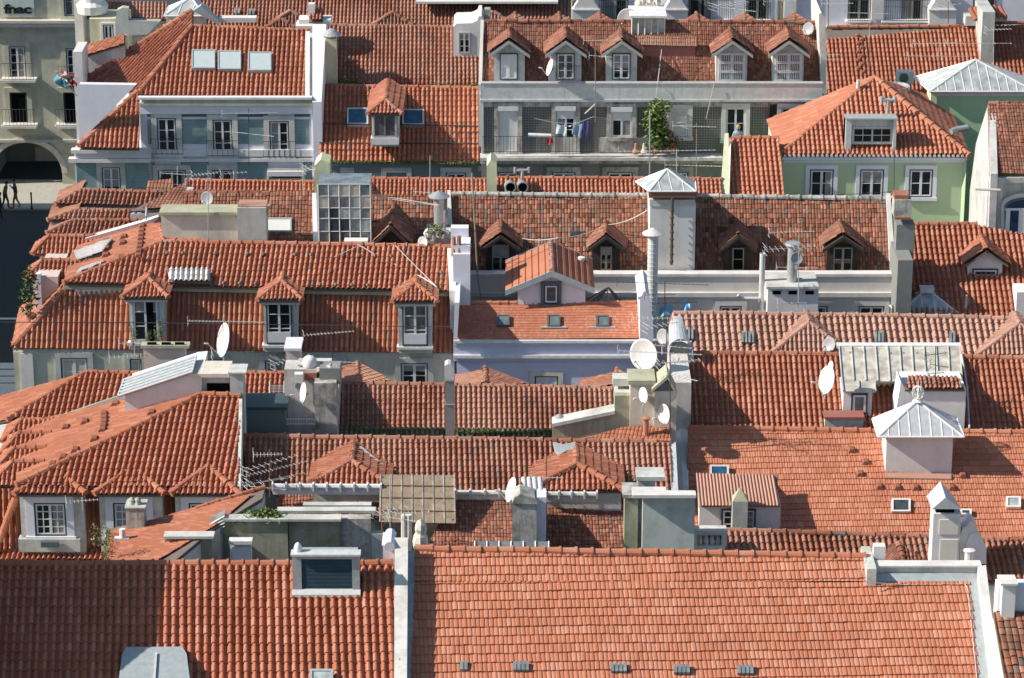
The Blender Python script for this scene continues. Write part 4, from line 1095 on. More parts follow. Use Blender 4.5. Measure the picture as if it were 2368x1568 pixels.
# ================================================================== sloped party wall and chimneys at u 1277-1600
t = thing('party_wall_house', 'crowded party wall with beige chimneys, a mossy sloping parapet and a pale coping', 'wall', (4.5, 101, 0))
m = MB(); m.extr([P(u, v, 101.4) for u, v in ((1277, 1030), (1277, 985), (1421, 955), (1421, 915), (1458, 915), (1458, 1030))], (0, .5, 0)); w = m.build('parapet', M['moss_wall'], t)
a, b = P(1276, 980, 101.3), P(1421, 950, 101.3); MB().extr([a, b, b+V((0, 0, -.13)), a+V((0, 0, -.13))], (0, .7, 0)).build('parapet_coping', M['concrete'], w)
c = chimney(t, 1457, 888, 1510, 1030, 101.2, 1.1, M['cream'], M['olive'], 10, .08)
c = chimney(t, 1513, 905, 1562, 1030, 101.0, 1.0, M['cream'], None)
m = MB(); a = P(1507, 900, 100.9); b = P(1562, 906, 100.9); x = P(1543, 880, 100.9).x; zt = P(0, 868, 100.9).z
m.extr([V((a.x, 100.9, a.z)), V((x, 100.9, zt)), V((b.x, 100.9, b.z)), V((b.x, 100.9, b.z-.13)), V((x, 100.9, zt-.15)), V((a.x, 100.9, a.z-.13))], (0, 1.2, 0)); m.build('chimney_gable_cap', M['olive'], c)
m = MB(); m.extr([P(u, v, 101.1) for u, v in ((1510, 905), (1543, 880), (1562, 908))], (0, 1, 0)); m.build('chimney_opening', M['grey_dark'], c)
chimney(t, 1421, 908, 1457, 990, 101.7, .8, M['concrete'], None); m = MB(); m.pbox(1417, 876, 1456, 893, 102, .6); m.build('vent_box', M['concrete'], t)
R = Roof(); p1 = P(1330, 1022, 100.5); p2 = P(1549, 1024, 100.2); p3 = P(1549, 992, 101.); p4 = P(1444, 985, 101.1)
pl = plane3(p1, p3, p2); R.slope([pl.at(1335, 1023), pl.at(1549, 1024), pl.at(1549, 985), pl.at(1440, 991)], 9, 'flat', 2, ov=0, wob=.4); R.build(t, M['tile_front'], M['grey'], wname='gutter_wall')
a, b = P(1329, 1018, 101.2), P(1548, 972, 101.2); MB().extr([a, b, b+V((0, 0, -.12)), a+V((0, 0, -.12))], (0, .1, 0)).build('red_flashing', M['red_paint'], t)
m = MB(); p = P(1493, 993, 100.6); m.tube([p-V((0, 0, .5)), p+V((0, 0, .4))], .1, 10); m.lathe(p+V((0, 0, .4)), [(.16, 0), (.17, .05), (0, .08)], 10); m.build('clay_flue', M['clay'], t)
m = MB(); p = P(1293, 972, 101.8); m.tube([p-V((0, 0, .5)), p+V((0, 0, .1))], .09, 10); m.lathe(p+V((0, 0, .1)), [(.15, 0), (.16, .06), (.05, .14), (0, .14)], 10); m.build('vent_pipe', M['steel'], t)
m = MB(); Ya, Yb2 = 105.4, 98.6
ra, rb = P(1571, 898, Ya), P(1578, 1141, Yb2)
la, lb = P(1557, 905, Ya), P(1566, 1143, Yb2); ta, tb = P(1588, 905, Ya), P(1592, 1143, Yb2)
m.add([la, ra, ta, lb, rb, tb]+[p-V((0, 0, 6)) for p in (la, ta, lb, tb)], [(0, 1, 4, 3), (1, 2, 5, 4), (0, 3, 8, 6), (2, 7, 9, 5), (3, 4, 5, 9, 8), (0, 6, 7, 2, 1)])
m.build('ridge_wall', M['stone_white'], t)
m = MB(); q0 = P(1556, 890, 102.75); q1 = P(1598, 890, 102.75); m.extr([V((q0.x, y, z)) for y, z in ((102.75, 0), (102.75, 15.35), (106.3, 15.5), (106.3, 0))], (q1.x-q0.x, 0, 0)); m.build('high_wall', M['white_dirty'], t)
# round-hooded stack
Y = 105.6
c = chimney(t, 1547, 815, 1600, 1000, Y, 1.3, M['zinc_light'], None, name='hooded_chimney', down=1)
a = P(1541, 822, Y); b = P(1601, 822, Y); r = (b.x-a.x)/2; x = (a.x+b.x)/2; zt = P(0, 760, Y).z; m = MB()
prof = [V((x+r*math.cos(math.pi*i/12), Y-.15, a.z+(zt-a.z-.35)*math.sin(math.pi*i/12)**.8)) for i in range(13)]
vs = prof+[V((p.x*.35+(x)*.65, Y+1.6, p.z*.0+a.z+(zt-a.z)*(.95 if 2 < i < 10 else .9))) for i, p in enumerate(prof)]
m.add(vs, [(i, i+1, i+14, i+13) for i in range(12)]); m.build('chimney_hood', M['alu'], c)
m = MB(); m.extr([V((x+(p.x-x)*.8, Y-.02, a.z+(p.z-a.z)*.75)) for p in prof], (0, .1, 0)); m.build('hood_mouth', M['grey_dark'], c)
dish(1487, 820, 104, 37, 'largest white satellite dish, tall oval before the lavender facade', (-.55, -.80, .16), mast=.9)
dish(1486.5, 914, 100.9, 19, 'rust-stained narrow dish on the beige chimney', (-.86, -.48, .1), mast=.5)
dish(1534, 958, 100.6, 24, 'clean white dish at the foot of the party wall below the rusty one', (-.84, -.5, .12), mast=.2)
dish(1531, 779, 106.5, 19, 'dull grey dish in the shade left of the hooded chimney', (-.75, -.6, .2), 'dish_grey', mast=.5)
antenna(1541, 905, 715, 104.6, 'rusty antenna mast with stacked yagis beside the hooded chimney', [(-4, 735, 0, 2.4, 14, .5), (-10, 750, 25, 1.5, 8, .6), (8, 800, -15, 1.6, 9, .5), (10, 838, 12, 2.2, 12, .45)], 'wire', 'rust')
antenna(1549, 1000, 808, 100.7, 'dark mast with long yagis crossing in front of the hooded chimney', [(-24, 815, -8, 3., 16, .4), (20, 835, 15, 1.6, 7, .6), (30, 872, -35, 1.2, 8, .5)], 'wire', 'wire_dark')
antenna(1537, 730, 650, 113, 'black mast with fine yagis in front of the cream terrace wall', [(-5, 655, -6, 3.6, 20, .3), (-12, 681, 3, 1.2, 5, .3), (22, 700, 8, 1.8, 7, .35)], 'wire_dark')
# ================================================================== C2 low old roof, glass, stained chimney
t = thing('old_low_house', 'low house with blotchy old flat tiles and a small glass skylight at the front ridge', 'house', (0, 96, 0))
C2 = slope(1040, 1284, 1445, 1290, 95, 22)
R = Roof(); R.px(C2, [(1052, 1143), (1446, 1147), (1446, 1290), (980, 1284)], 7.4, 'flat', 1.75)
R.px(C2, [(640, 1143), (870, 1146), (880, 1200), (640, 1195)], 7.4, 'flat', 1.75); R.build(t, M['tile_brown'], M['stucco_old'])
m = MB(); pl = slope(1098, 1281, 1270, 1283, 92., 40); g = [pl.at(*q) for q in ((1098, 1251), (1268, 1252), (1270, 1283), (1098, 1281))]; m.extr(g, (0, 0, -.05)); m.prism([p-V((0, 0, .1)) for p in g], dz=1.2, m=0)
s = m.build('skylight', M['greenhouse'], t); m = MB()
for u in (1098, 1126, 1154, 1182, 1210, 1238, 1269): m.tube([pl.lift(.03).at(u, 1251), pl.lift(.03).at(u, 1282)], .025, 4)
m.build('glazing_bars', M['paint_white'], s)
c = chimney(t, 1184, 1163, 1240, 1290, 93.2, 1.0, M['stucco_old'], None); MB().pbox(1240, 1150, 1262, 1290, 93.4, .8).build('chimney_side', M['lav_white'], c)
m = MB(); q0, q1 = P(1192, 1160, 94.4), P(1256, 1160, 94.4); m.box(q0.x, q1.x, 94.3, 96.6, 0, 13.55); m.build('shadow_caster', M['stucco_old'], t)  # unseen wall added behind the chimney for its shadow on the old tiles
m = MB(); m.extr([P(u, v, 93.15) for u, v in ((1183, 1165), (1190, 1150), (1202, 1143), (1236, 1153), (1244, 1166))], (0, .9, 0)); m.build('chimney_top', M['stucco_old'], c)
m = MB()
for i in range(4): a = P(1214+i*12.5, 1148, 93.8); m.tube([a, a+V((-.05, 1.0, .25))], .085, 10)
m.build('pipe_cap', M['zinc_light'], c); MB().pbox(1206, 1140, 1262, 1165, 94.2, .6).build('cap_wall', M['grey'], c)
t2 = thing('reed_awning', 'brown translucent awning sheet with pale ribs standing up between antenna legs', 'awning', P(965, 1205, 95.8))
pl = slope(880, 1207, 1052, 1210, 95.8, 42)
ribbed(t2, [pl.at(880, 1097), pl.at(1049, 1099), pl.at(1052, 1210), pl.at(878, 1207)], 7, M['reed'], M['stucco_old'], 'sheet', rw=.022, rh=.02, thick=.03)
m = MB()
for v in (1122, 1150, 1180): m.tube([pl.lift(.03).at(879, v), pl.lift(.03).at(1051, v+2)], .018, 4)
m.build('batten', M['rust'], t2)
m = MB()
for u in (884, 1046): a = pl.at(u, 1200); m.tube([a, a-V((0, 0, 2))], .04, 6); b = pl.at(u, 1102); m.tube([b, b-V((0, 0, 2.4))], .04, 6)
m.build('post', M['rust'], t2)
m = MB(); MB()
antenna(902, 1240, 1100, 95., 'splayed pale legs of a leaning antenna before the brown awning', [(0, 1180, 30, 1.3, 7, .5)], lean=0)
# front court: mossy walls, planter, slabs
t = thing('planter_wall', 'long mossy concrete wall with weeds growing on its top', 'wall', P(650, 1300, 92.6))
MB().pbox(518, 1206, 667, 1312, 92.6, .5, down=3).build('mossy_face', M['moss_wall'], t); MB().pbox(667, 1206, 786, 1312, 92.75, .4, down=3).build('lit_face', M['moss_wall'], t)
MB().pbox(784, 1200, 858, 1312, 92.9, .4, down=3).build('stained_face', M['stucco_old'], t)
a, b = P(515, 1206, 92.5), P(788, 1206, 92.5); MB().box(a.x, b.x, 92.5, 92.95, a.z, a.z+.08).build('coping', M['concrete'], t)
MB().pbox(858, 1235, 888, 1312, 92.9, .3, down=3).build('pier', M['grey'], t)
moss([(545, 1200, 92.9), (610, 1199, 92.9), (668, 1201, 92.9)], 'green and yellow weeds on top of the mossy concrete wall', .35, .5, 1700, .085, 8, ('leaf', 'leaf_b'), 'weeds')
t = thing('mossy_block', 'squat mossy concrete block with a pale cap left of the planter wall', 'chimney', P(435, 1305, 91.4))
MB().pbox(381, 1245, 492, 1315, 91.4, .3, down=2).build('shaft', M['moss_wall'], t); a, b = P(378, 1245, 91.3), P(494, 1245, 91.3); MB().box(a.x, b.x, 91.3, 91.75, a.z-.02, a.z+.07).build('cap', M['concrete'], t)
t = thing('white_cabinet', 'white metal cabinet against the mossy planter wall', 'cabinet', P(556, 1305, 91.9))
MB().pbox(531, 1258, 581, 1312, 91.9, .5, down=1).build('case', M['white'], t); a, b = P(529, 1258, 91.8), P(583, 1258, 91.8); MB().box(a.x, b.x, 91.75, 92.1, a.z, a.z+.12).build('lid', M['paint_white'], t)
MB().pbox(536, 1264, 578, 1310, 91.86, .05).build('door', M['lav_white'], t)
t = thing('stone_slab', 'grey stone slab bench on red brick feet above the planter wall', 'slab', P(780, 1190, 95))
m = MB(); m.pbox(700, 1168, 858, 1172, 95, .3); m.pbox(640, 1181, 868, 1187, 94.2, .35); m.build('top', M['concrete'], t); m = MB(); m.pbox(744, 1187, 758, 1200, 94.3, .5); m.pbox(789, 1187, 803, 1202, 94.3, .5); m.build('foot', M['red_paint'], t)
t = thing('twin_pot_chimney', 'pale stucco chimney with knobbed twin pots beside the awning', 'chimney', P(975, 1270, 93))
m = MB()
for u, v, r in ((973, 1222, .2), (972, 1252, .26)): p = P(u, v, 93); m.blob((p.x, p.y, p.z), r, r, r*1.6, 3, .08)
m.pbox(957, 1262, 985, 1290, 92.8, .5, down=1); m.build('shaft', M['cream'], t)
m = MB(); [m.tube([P(u, 1272, 93.6), P(u, 1190, 93.6)], .1, 8) for u in (934, 945)]; m.build('flue', M['white_dirty'], t)
# red left-facing roof in the court
t = thing('red_slope_house', 'low house with a smooth red left-facing tile slope and a stubby stone chimney', 'house', (-13, 92, 0))
pl = plane3(P(240, 1306, 90.2), P(250, 1226, 93.4), P(608, 1130, 95.4))
R = Roof(); R.slope([pl.at(*q) for q in ((240, 1315), (251, 1222), (440, 1178), (612, 1128), (606, 1150), (500, 1215), (380, 1315))], 8, 'flat', 1.9, ov=0, wob=.35); R.build(t, M['tile_front'], M['white_dirty'])
R2 = Roof(); R2.ridge(pl.at(452, 1178), pl.at(612, 1128), .1, .4); R2.rids[0].build('ridge', M['tile_front'], t)
Y = pl.at(312, 1225).y; c = chimney(t, 290, 1176, 334, 1226, Y, .7, M['stucco_old'], M['grey'], 3, .03, down=.5)
m = MB()
for u, h in ((305, 1156), (319, 1150)): a = P(u, 1174, Y+.3); m.lathe(a, [(.12, 0), (.15, .12), (.1, .25), (.11, .3), (.05, .36), (0, .37)], 10)
m.build('chimney_pot', M['stucco_old'], c)
m = MB(); p = pl.at(284, 1250); m.tube([p, p+V((0, 0, .42))], .1, 8); m.box(p.x-.28, p.x+.22, p.y-.1, p.y+.1, p.z-.02, p.z+.12); m.build('vent_pipe', M['paint_white'], t)
plant(238, 1262, 90.6, .8, .9, 'dry straggly shrub in the dark gap between two dormer windows', 160, .06, 0, 4, ('twig', 'leaf_b'), name='dry_shrub')
moss([(243, 1300, 90.3), (248, 1262, 91.6), (252, 1236, 92.8)], 'green weeds along the left edge of the red slope', .1, .25, 260, .05, 5, ('leaf', 'leaf_b'), 'weeds')
t2 = thing('glass_lean_to', 'small glazed lean-to with thin white bars beside the planter wall', 'skylight', P(500, 1230, 92.6))
pl2 = plane3(P(440, 1233, 92.5), P(520, 1195, 93), P(518, 1240, 92.4)); m = MB(); m.extr([P(445, 1234, 92.6), P(519, 1192, 92.6), P(519, 1236, 92.6)], (0, .6, 0)); g = m.build('glazing', M['greenhouse'], t2)
m = MB(); [m.tube([P(448+i*10, 1234, 92.55), P(519, 1193+i*8, 92.55)], .02, 4) for i in range(4)]; m.build('bars', M['paint_white'], t2)
# antennas in the dark court
antenna(623, 1150, 1040, 97.0, 'cluster of big pale yagis on a thin mast in the dark courtyard gap', [(-4, 1050, 5, 1.0, 9, .55), (2, 1070, 40, 2.3, 10, .45), (18, 1082, 34, 2.4, 16, .3), (-6, 1112, 24, 1.8, 6, .5)], 'wire', 'rust', .022)
antenna(604, 1140, 1090, 96.6, 'low yagi lying across the lower end of the dark courtyard', [(34, 1106, 30, 2.2, 6, .5), (0, 1126, -14, 1.8, 4, .5)], 'wire', 'wire_dark')
antenna(1263, 1200, 1022, 96.8, 'thin black mast with a small pale yagi before the broad dormer', [(2, 1103, -4, 1.1, 7, .35)], 'wire', 'wire_dark', .016)
antenna(190, 1160, 1150, 95.9, 'thin comb of antenna rods in front of the dark gap by the first dormer', [(0, 1157, 12, 1.1, 9, .4)])
antenna(935, 1260, 1175, 93.2, 'tangle of thin pale rods on the twin flues before the awning', [(10, 1185, 10, 1.4, 7, .5), (-5, 1200, -20, 1.1, 5, .6)], 'wire', 'zinc')
dish(1180, 1132, 94.4, 30, 'white dish seen nearly edge-on left of the stained chimney', (-.96, -.22, .35), mast=.4)
# ================================================================== K big mansard house with three french-window dormers
t = thing('mansard_house', 'large mansard house at left with three french-window dormers and two tiers of barrel tiles', 'house', (-12, 117, 0))
KU = slope(150, 657, 1048, 675, 116.7, 26)
R = Roof(); FC = KU.at(148, 657); RE = KU.at(378, 561); RR = KU.at(1042, 574)
R.slope([FC, KU.at(1050, 675), RR, RE], 11.8, 'canal', 1.6, k=-.09, ov=1.0)
BC = FC+V((-.55, 8.5, .3)); KL = plane3(FC, RE, BC)
R.slope([KL.at(*q) for q in ((148, 657), (378, 561), (366, 503), (200, 545), (163, 592))], 8, 'flat', 2., ov=1.0, wob=.3)
RB = KL.at(366, 503)
R.slope([RE, RB, P(478, 560, RE.y+.3)], 9, 'flat', 2., wob=.3, body=False)
R.ridge(RE, FC, .13, .42); R.ridge(RE, RR, .12, .45); R.ridge(RE, RB, .1, .4)
R.back(RE, RR, 2.2)
R.build(t, M['tile_orange_b'], M['white'])
YK = 116.25
KM = plane3(P(35, 806, 116.), P(1050, 816, 116.), P(600, 668, 117.15))
R = Roof(); R.px(KM, [(30, 806), (1052, 816), (1052, 662), (158, 644)], 11.9, 'canal', 1.7, k=-.03, ov=.1)
R.ridge(KM.at(157, 664), KM.at(36, 800), .17, .4)
a, b, c = KM.at(30, 806), KM.at(158, 656), V((-21.6, 121, 11.9)); R.slope([a, b, b+V((-.3, 5, 0)), a+V((-.4, 5, 0))], 12, 'canal', 1.6)
ro = R.build(t, M['tile_orange_b'], M['beige_green'], rname='mansard_slope')
MB().extr([P(150, 662, 116.9), P(1048, 679, 116.9), P(1048, 686, 116.9), P(150, 669, 116.9)], (0, .3, 0)).build('eave_board', M['olive'], t)
MB().extr([P(30, 808, 116.05), P(1052, 818, 116.05), P(1052, 829, 116.05), P(30, 819, 116.05)], (0, .5, 0)).build('cornice', M['concrete'], t)
for i, (u0, u1, wv0, wv1, uL, uR) in enumerate(((297, 378, 684, 790, 304, 370), (608, 686, 690, 795, 614, 677), (920, 998, 694, 799, 929, 990))):
    d = dormer(t, KM, 115.6, u0, u1, wv0-5, wv1+5, (645, 651, 657)[i], 'hip', 10, 'canal', M['tile_orange_b'], M['concrete'], ov=.22, fo=.3, plr=KU, hd=.95, base=.25, rr=.11,
               win=((uL, wv0, uR, wv1), dict(cols=2, rows=3, fw=.05, case=M['casing'] if i else M['zinc'], glass=M['glass'] if i < 2 else M['glass_curtain'])), fascia=M['concrete'])
    a = P(uL, wv1-28, 115.6); b = P(uR, wv1, 115.6)
    if i: MB().box(a.x+.08, b.x-.08, 115.54, 115.61, b.z+.08, a.z).build('door_panel', M['frame'], d)
    else:
        a = P(337, 690, 115.58); b = P(357, 788, 115.58); MB().box(a.x, b.x, 115.535, 115.6, b.z, a.z).build('open_leaf_gap', M['void'], d)
    MB().pbox(u0-3, wv1+4, u1+3, wv1+10, 115.5, .4).build('dormer_sill', M['stone_white'], d)
YF = 116.03
for u0, v0, u1, v1, c in ((140, 826, 206, 892, 2), (300, 828, 330, 885, 1), (455, 828, 520, 890, 2), (612, 832, 660, 890, 2), (722, 834, 790, 893, 2), (926, 838, 990, 898, 2)):
    window(t, YF, u0, v0, u1, v1, c, 2, sur=.22, smat=M['grey'], fw=.06, case=M['zinc_dark'], sill=False)
m = MB(); m.pbox(46, 818, 80, 910, YF-.12, .5, down=10); m.build('corner_pilaster', M['stone_white'], t)
# white glass tiles patch, three small vents rows come from the grey tiles
m = MB(); L = KU.lift(.2)
L = KU.lift(.26); pt = [L.at(386, 623), L.at(486, 625), L.at(486, 653), L.at(392, 651)]
R = Roof(); R.slope(pt, 11.8, 'canal', 1.6, body=False); R.build(t, M['tile_white'], None, rname='clear_tile_patch')
for w_, sz in (((172, 585), (260, 552), (236, 585), (178, 603)), 0), (((186, 622), (245, 602), (232, 612), (176, 634)), 0):
    R = Roof(); L = KL.lift(.15); R.slope([L.at(*q) for q in w_], 8, 'canal', 1.6, body=False); R.build(t, M['tile_white'], None, rname='clear_tile_patch')
L = KL.lift(.09); vents(t, [L.at(330-i*1.2, 515+i*9.5) for i in range(9)]+[L.at(u, v) for u, v in ((286, 548), (284, 562), (247, 560), (246, 575), (245, 590), (280, 596))])
L = KU.lift(.13); rg = random.Random(9)
for row, us in (((584), range(386, 1030, 37)), (652, range(480, 1030, 37)), (620, (456, 764, 1020))):
    for u in us:
        if rg.random() < .15: continue
        q = L.at(u, row+ (u-380)*.014); m = MB(); m.blob((q.x, q.y, q.z), .085, .14, .07, u, .1); m.build('vent_tile', M['mortar'], t)
for u, v in ((150, 548), (135, 604)):
    side_hip(t, P(u+18, v, 121.5-(v-548)*.045), 1.0, .55, .75, 10, M['tile_orange_b'], M['pinkish'], 1.6, 1.2)
MB().pbox(82, 640, 140, 760, 117.6, 3.5, down=3).build('side_dormer_wall', M['pinkish'], t); MB().pbox(82, 634, 100, 760, 117.45, .3).build('side_dormer_jamb', M['lav_white'], t)
# parapet line of the wing
m = MB(); m.extr([KL.lift(.2).at(*q) for q in ((200, 546), (366, 497), (366, 503), (196, 552))], (0, 0, -.3)); m.build('wing_parapet', M['white'], t)
m = MB(); m.prism([KU.lift(.35).at(*q) for q in ((1034, 574), (1048, 574), (1055, 672), (1040, 672))], dz=3); m.build('verge_wall', M['white'], t)
Y = 116.8
c = chimney(t, 1047, 588, 1087, 720, Y, 1.2, M['lav_white'], None, down=3, name='tall_chimney')
m = MB(); m.pbox(1042, 528, 1083, 560, Y+1.3, .5, down=2.5); m.pbox(1045, 568, 1087, 588, Y+.2, 1.2); m.build('chimney_head', M['lav_white'], c)
m = MB()
for u, v in ((1046, 585), (1058, 583)): p = P(u+3, v, Y+.3); m.lathe(p, [(.14, -.1), (.1, .25), (.09, .62), (.11, .66), (.06, .68)], 10)
m.build('chimney_pot', M['clay'], c)
cable([(0, 745, 114.5), (300, 746, 114.9), (1040, 756, 114.9)], 'straight pale wire strung along the lower mansard tiles', .018, mat='wire_dark')
cable([(826, 566, 118.7), (880, 600, 118.3), (955, 632, 117.6), (1010, 664, 116.6)], 'thick pale double cable running diagonally down the upper mansard tiles', .03, sag=-.05)
cable([(826, 570, 118.7), (760, 600, 118.2), (700, 620, 117.9), (655, 625, 117.6)], 'thin cable draped from the ridge to the middle dormer of the mansard house', .014)
cable([(914, 568, 118.7), (965, 620, 117.7), (1008, 662, 116.6)], 'thin cable dropping steeply onto the right-hand dormer of the mansard house', .016)
for i, (u, lb) in enumerate(((308, 'small leafy plant at the left jamb of the open dormer door'), (345, 'low flowering pot plant in front of the open dormer door'), (362, 'pot plant at the right jamb of the open dormer door'), (373, 'taller thin plant hanging outside the open dormer door'))):
    plant(u, 800-(i == 3)*12, 115.2, .35, .55+.2*(i in (0, 3)), lb, 110, .05, .1, 20+i, group='plants by the open dormer door')
plant(72, 745, 116.6, .8, 2.1, 'tall dark potted climber at the street corner of the mansard house', 420, .12, .22, 31, ('leaf_dark', 'leaf'))
dish(515, 786, 108, 40, 'large white dish seen half edge-on before the mansard tiles', (-.90, -.36, .25), mast=.5)
antenna(516, 870, 735, 108.4, 'mast with a very long spiky yagi before the mansard tiles', [(6, 743, -3, 2.9, 22, .3), (22, 815, 12, 1.6, 8, .6)], 'wire', 'zinc')
antenna(768, 845, 768, 110, 'short yagi slanting up over the mansard eave', [(-8, 770, 14, 2., 15, .35)], 'wire', 'wire_dark')
antenna(713, 835, 818, 106, 'long thin yagi lying above the white dome vent', [(35, 835, -6, 2.6, 18, .25)], 'wire')
antenna(672, 850, 830, 108, 'faint rods standing before the water tank', [(-18, 835, 35, 1.1, 6, .6)], 'wire')
# ================================================================== L lavender modern house
t = thing('lavender_house', 'clean lavender house with white cornice bands and a gabled attic room', 'house', (1, 117, 0))
LP = slope(1053, 786, 1492, 784, 115, 25)
R = Roof(); R.px(LP, [(1055, 786), (1492, 784), (1490, 702), (1056, 703)], 5.4, 'marseille', 1.65, ov=.1)
R.ridge(LP.at(1056, 702), LP.at(1488, 701), .09, .35); R.back(LP.at(1055, 703), LP.at(1490, 702), 3); R.build(t, M['tile_new'], M['lavender'])
YL = 115.05
m = MB()
for v0, v1, d in ((784, 790, .2), (790, 797, .13), (797, 818, .08), (818, 825, .2), (825, 833, .1)):
    a, b = P(1048, v0, YL), P(1504, v1, YL); m.box(a.x, b.x, YL-d, YL+.05, b.z, a.z, 0 if d > .15 else 1)
m.build('cornice', [M['paint_white'], M['lavender']], t)
window(t, YL+.04, 1236, 868, 1290, 900, 2, 1, sur=.2, smat=M['stone'], fw=.06)
skylight(t, LP, 1148, 727, 1178, 751, M['skyglass_mid'], M['zinc_dark']); skylight(t, LP, 1265, 727, 1295, 753, M['skyglass_mid'], M['zinc_dark']); skylight(t, LP, 1378, 729, 1408, 753, M['skyglass_mid'], M['zinc_dark'])
m = MB()
for u in (1252, 1365):
    a = LP.lift(.12); m.extr([a.at(u-2, 754), a.at(u+58, 754), a.at(u+58, 757), a.at(u-2, 757)], (0, 0, -.04))
m.build('flashing', M['zinc'], t)
# attic room
Y = LP.at(1275, 703).y-.05
x0, x1 = P(1197, 680, Y).x, P(1353, 680, Y).x
zE = P(0, 672, Y).z; zb = P(0, 706, Y).z; pr = P(1276, 627, Y-.35); xm = pr.x
m = MB(); m.extr([V((x0, Y, zb-.4)), V((x1, Y, zb-.4)), V((x1, Y, zE)), V((xm, Y, pr.z-.25)), V((x0, Y, zE))], (0, 3.4, 0)); at = m.build('attic_room', M['lav_white'], t)
eL = P(1168, 672, Y-.35); eR = P(1375, 668, Y-.35); bv = V((0, 3.9, 0))
for e, nm in ((eL, 'l'), (eR, 'r')):
    ribbed(at, [e+bv, e, pr, pr+bv] if nm == 'l' else [pr+bv, pr, e, e+bv], 1, M['tile_new'], M['tile_new'], 'attic_roof', .001, .001, .1)
m = MB()
for k in range(1, 7):
    f = k/7; e = pr+(eR-pr)*f+V((0, 0, .05)); m.tube([e, e+bv], .028, 4)
    e = pr+(eL-pr)*f+V((0, 0, .015)); m.tube([e, e+bv], .02, 4)
m.build('roof_rib', M['tile_brown'], at)
R = Roof(); R.ridge(pr+bv, pr, .09, .25, .02); R.rids[0].build('attic_ridge', M['tile_pink'], at)
for e in (eL, eR):
    m = MB(); m.extr([e+V((0, -.02, .02)), pr+V((0, -.02, .02)), pr+V((0, -.02, -.24)), e+V((0, -.02, -.22))], (0, .06, 0))
    m.build('fascia', M['zinc'], at); m = MB(); m.extr([e+V((0, 3.9, .03)), pr+V((0, 3.9, .03)), pr+V((0, 3.9, -.2)), e+V((0, 3.9, -.2))], (0, .06, 0)); m.build('fascia', M['zinc'], at)
window(at, Y, 1257, 657, 1291, 702, 1, 1, sub=True, sur=.12, smat=M['zinc_dark'], fw=.06, glass=M['glass_curtain'])
m = MB(); pts = [(1479, 790), (1479, 694), (1474, 692), (1475, 687), (1483, 684), (1486, 676), (1492, 674), (1499, 682), (1504, 704), (1509, 740), (1511, 790)]
m.extr([P(u, v, 114.4) for u, v in pts], (0, 2.8, 0)); m.build('scrolled_gable', M['lav_white'], t); m = MB(); m.extr([P(u, v, 114.45) for u, v in ((1048, 786), (1057, 786), (1062, 700), (1051, 700))], (0, 2.5, 0)); m.build('verge_wall', M['lav_white'], t)
m = MB(); p = P(1344, 600, 119.5); m.tube([p-V((0, 0, 1)), p], .1, 10); m.lathe(p, [(.15, 0), (.16, .1), (0, .12)], 10); m.build('vent_pipe', M['paint_white'], t)
t2 = thing('folded_dryer', 'folded clothes dryer frame of dark slats on the terrace right of the attic room', 'clothes dryer', P(1404, 702, 118.5))
m = MB(); a = P(1404, 665, 118.5)
for u, v in ((1362, 700), (1372, 702), (1438, 702), (1430, 704), (1352, 694)): m.extr([a, P(u, v, 118.4), P(u+7, v, 118.4), a+V((.08, 0, 0))], (0, .04, 0))
m.build('frame', M['zinc_dark'], t2)
MB().tube([a, P(1404, 706, 118.5)], .03, 6).build('pole', M['zinc'], t2)
t2 = thing('awning_tarp', 'bright blue tarpaulin slung on the cream terrace wall', 'tarpaulin', P(1560, 725, 119.4))
m = MB(); pts = [[P(1525+u*70/8, 712+ (-18 if u > 6 else -8*math.sin(u))+w*22/3+ (3*math.sin(u*1.7)), 119.4-.4*w/3+.1*math.sin(u*2+w)) for u in range(9)] for w in range(4)]
vs = sum(pts, []); m.add(vs, [(w*9+u, w*9+u+1, w*9+u+10, w*9+u+9) for w in range(3) for u in range(8)]); m.build('sheet', M['tarp_blue'], t2)
m = MB(); m.tube([P(1595, 725, 119.3), P(1592, 690, 119.4)], .03, 5); m.build('pole', M['zinc'], t2)
# ================================================================== M terrace house with four dark dormers
t = thing('terrace_house', 'cream terrace house with blotchy old tiles and four dark wooden dormers', 'house', (6, 123, 0))
MP = slope(1085, 640, 2068, 640, 121.9, 50)
R = Roof(); R.px(MP, [(1042, 640), (2068, 640), (2062, 463), (1044, 452)], 6.9, 'flat', 1.75, ov=.0)
a, b = MP.at(1044, 451), MP.at(2062, 462); R.ridge(a, b, .12, .5, .04); R.back(a, b, 1.2)
R.build(t, M['tile_old'], M['cream_clean'], rmat=M['stucco_old'])
for i, (uc, w_, v0, v1) in enumerate(((1157, 23, 562, 628), (1401, 20, 567, 627), (1706, 20, 570, 628), (1948, 24, 569, 630))):
    d = dormer(t, MP, 121.95, uc-w_-12, uc+w_+12, 562, 634, 543, 'gable', 6, 'flat', M['tile_brown'], M['wood_dark'], ov=.22, fo=.3, base=.3, co=2.4, rr=.09,
               win=((uc-w_+(4 if i in (1, 2) else 0), v0, uc+w_-(4 if i in (1, 2) else 0), v1), dict(cols=1 if i == 2 else 2, rows=3 if i == 1 else 2, fw=.05, fr=M['wood_frame'], case=M['wood_dark'], glass=M['void'] if i == 2 else M['glass'])), fascia=M['wood_dark'])
YM = 121.
m = MB(); a, b = P(1085, 634, YM), P(2076, 727, YM); m.box(a.x, b.x, YM, YM+.35, 0, P(0, 636, YM).z); m.box(a.x, b.x, YM+.35, YM+1.2, 0, P(0, 652, YM+.35).z); w = m.build('terrace_wall', M['cream_clean'], t)
MB().box(a.x, b.x+.03, YM-.06, YM+.45, a.z-.1, a.z+.02).build('coping', M['stone_white'], w)
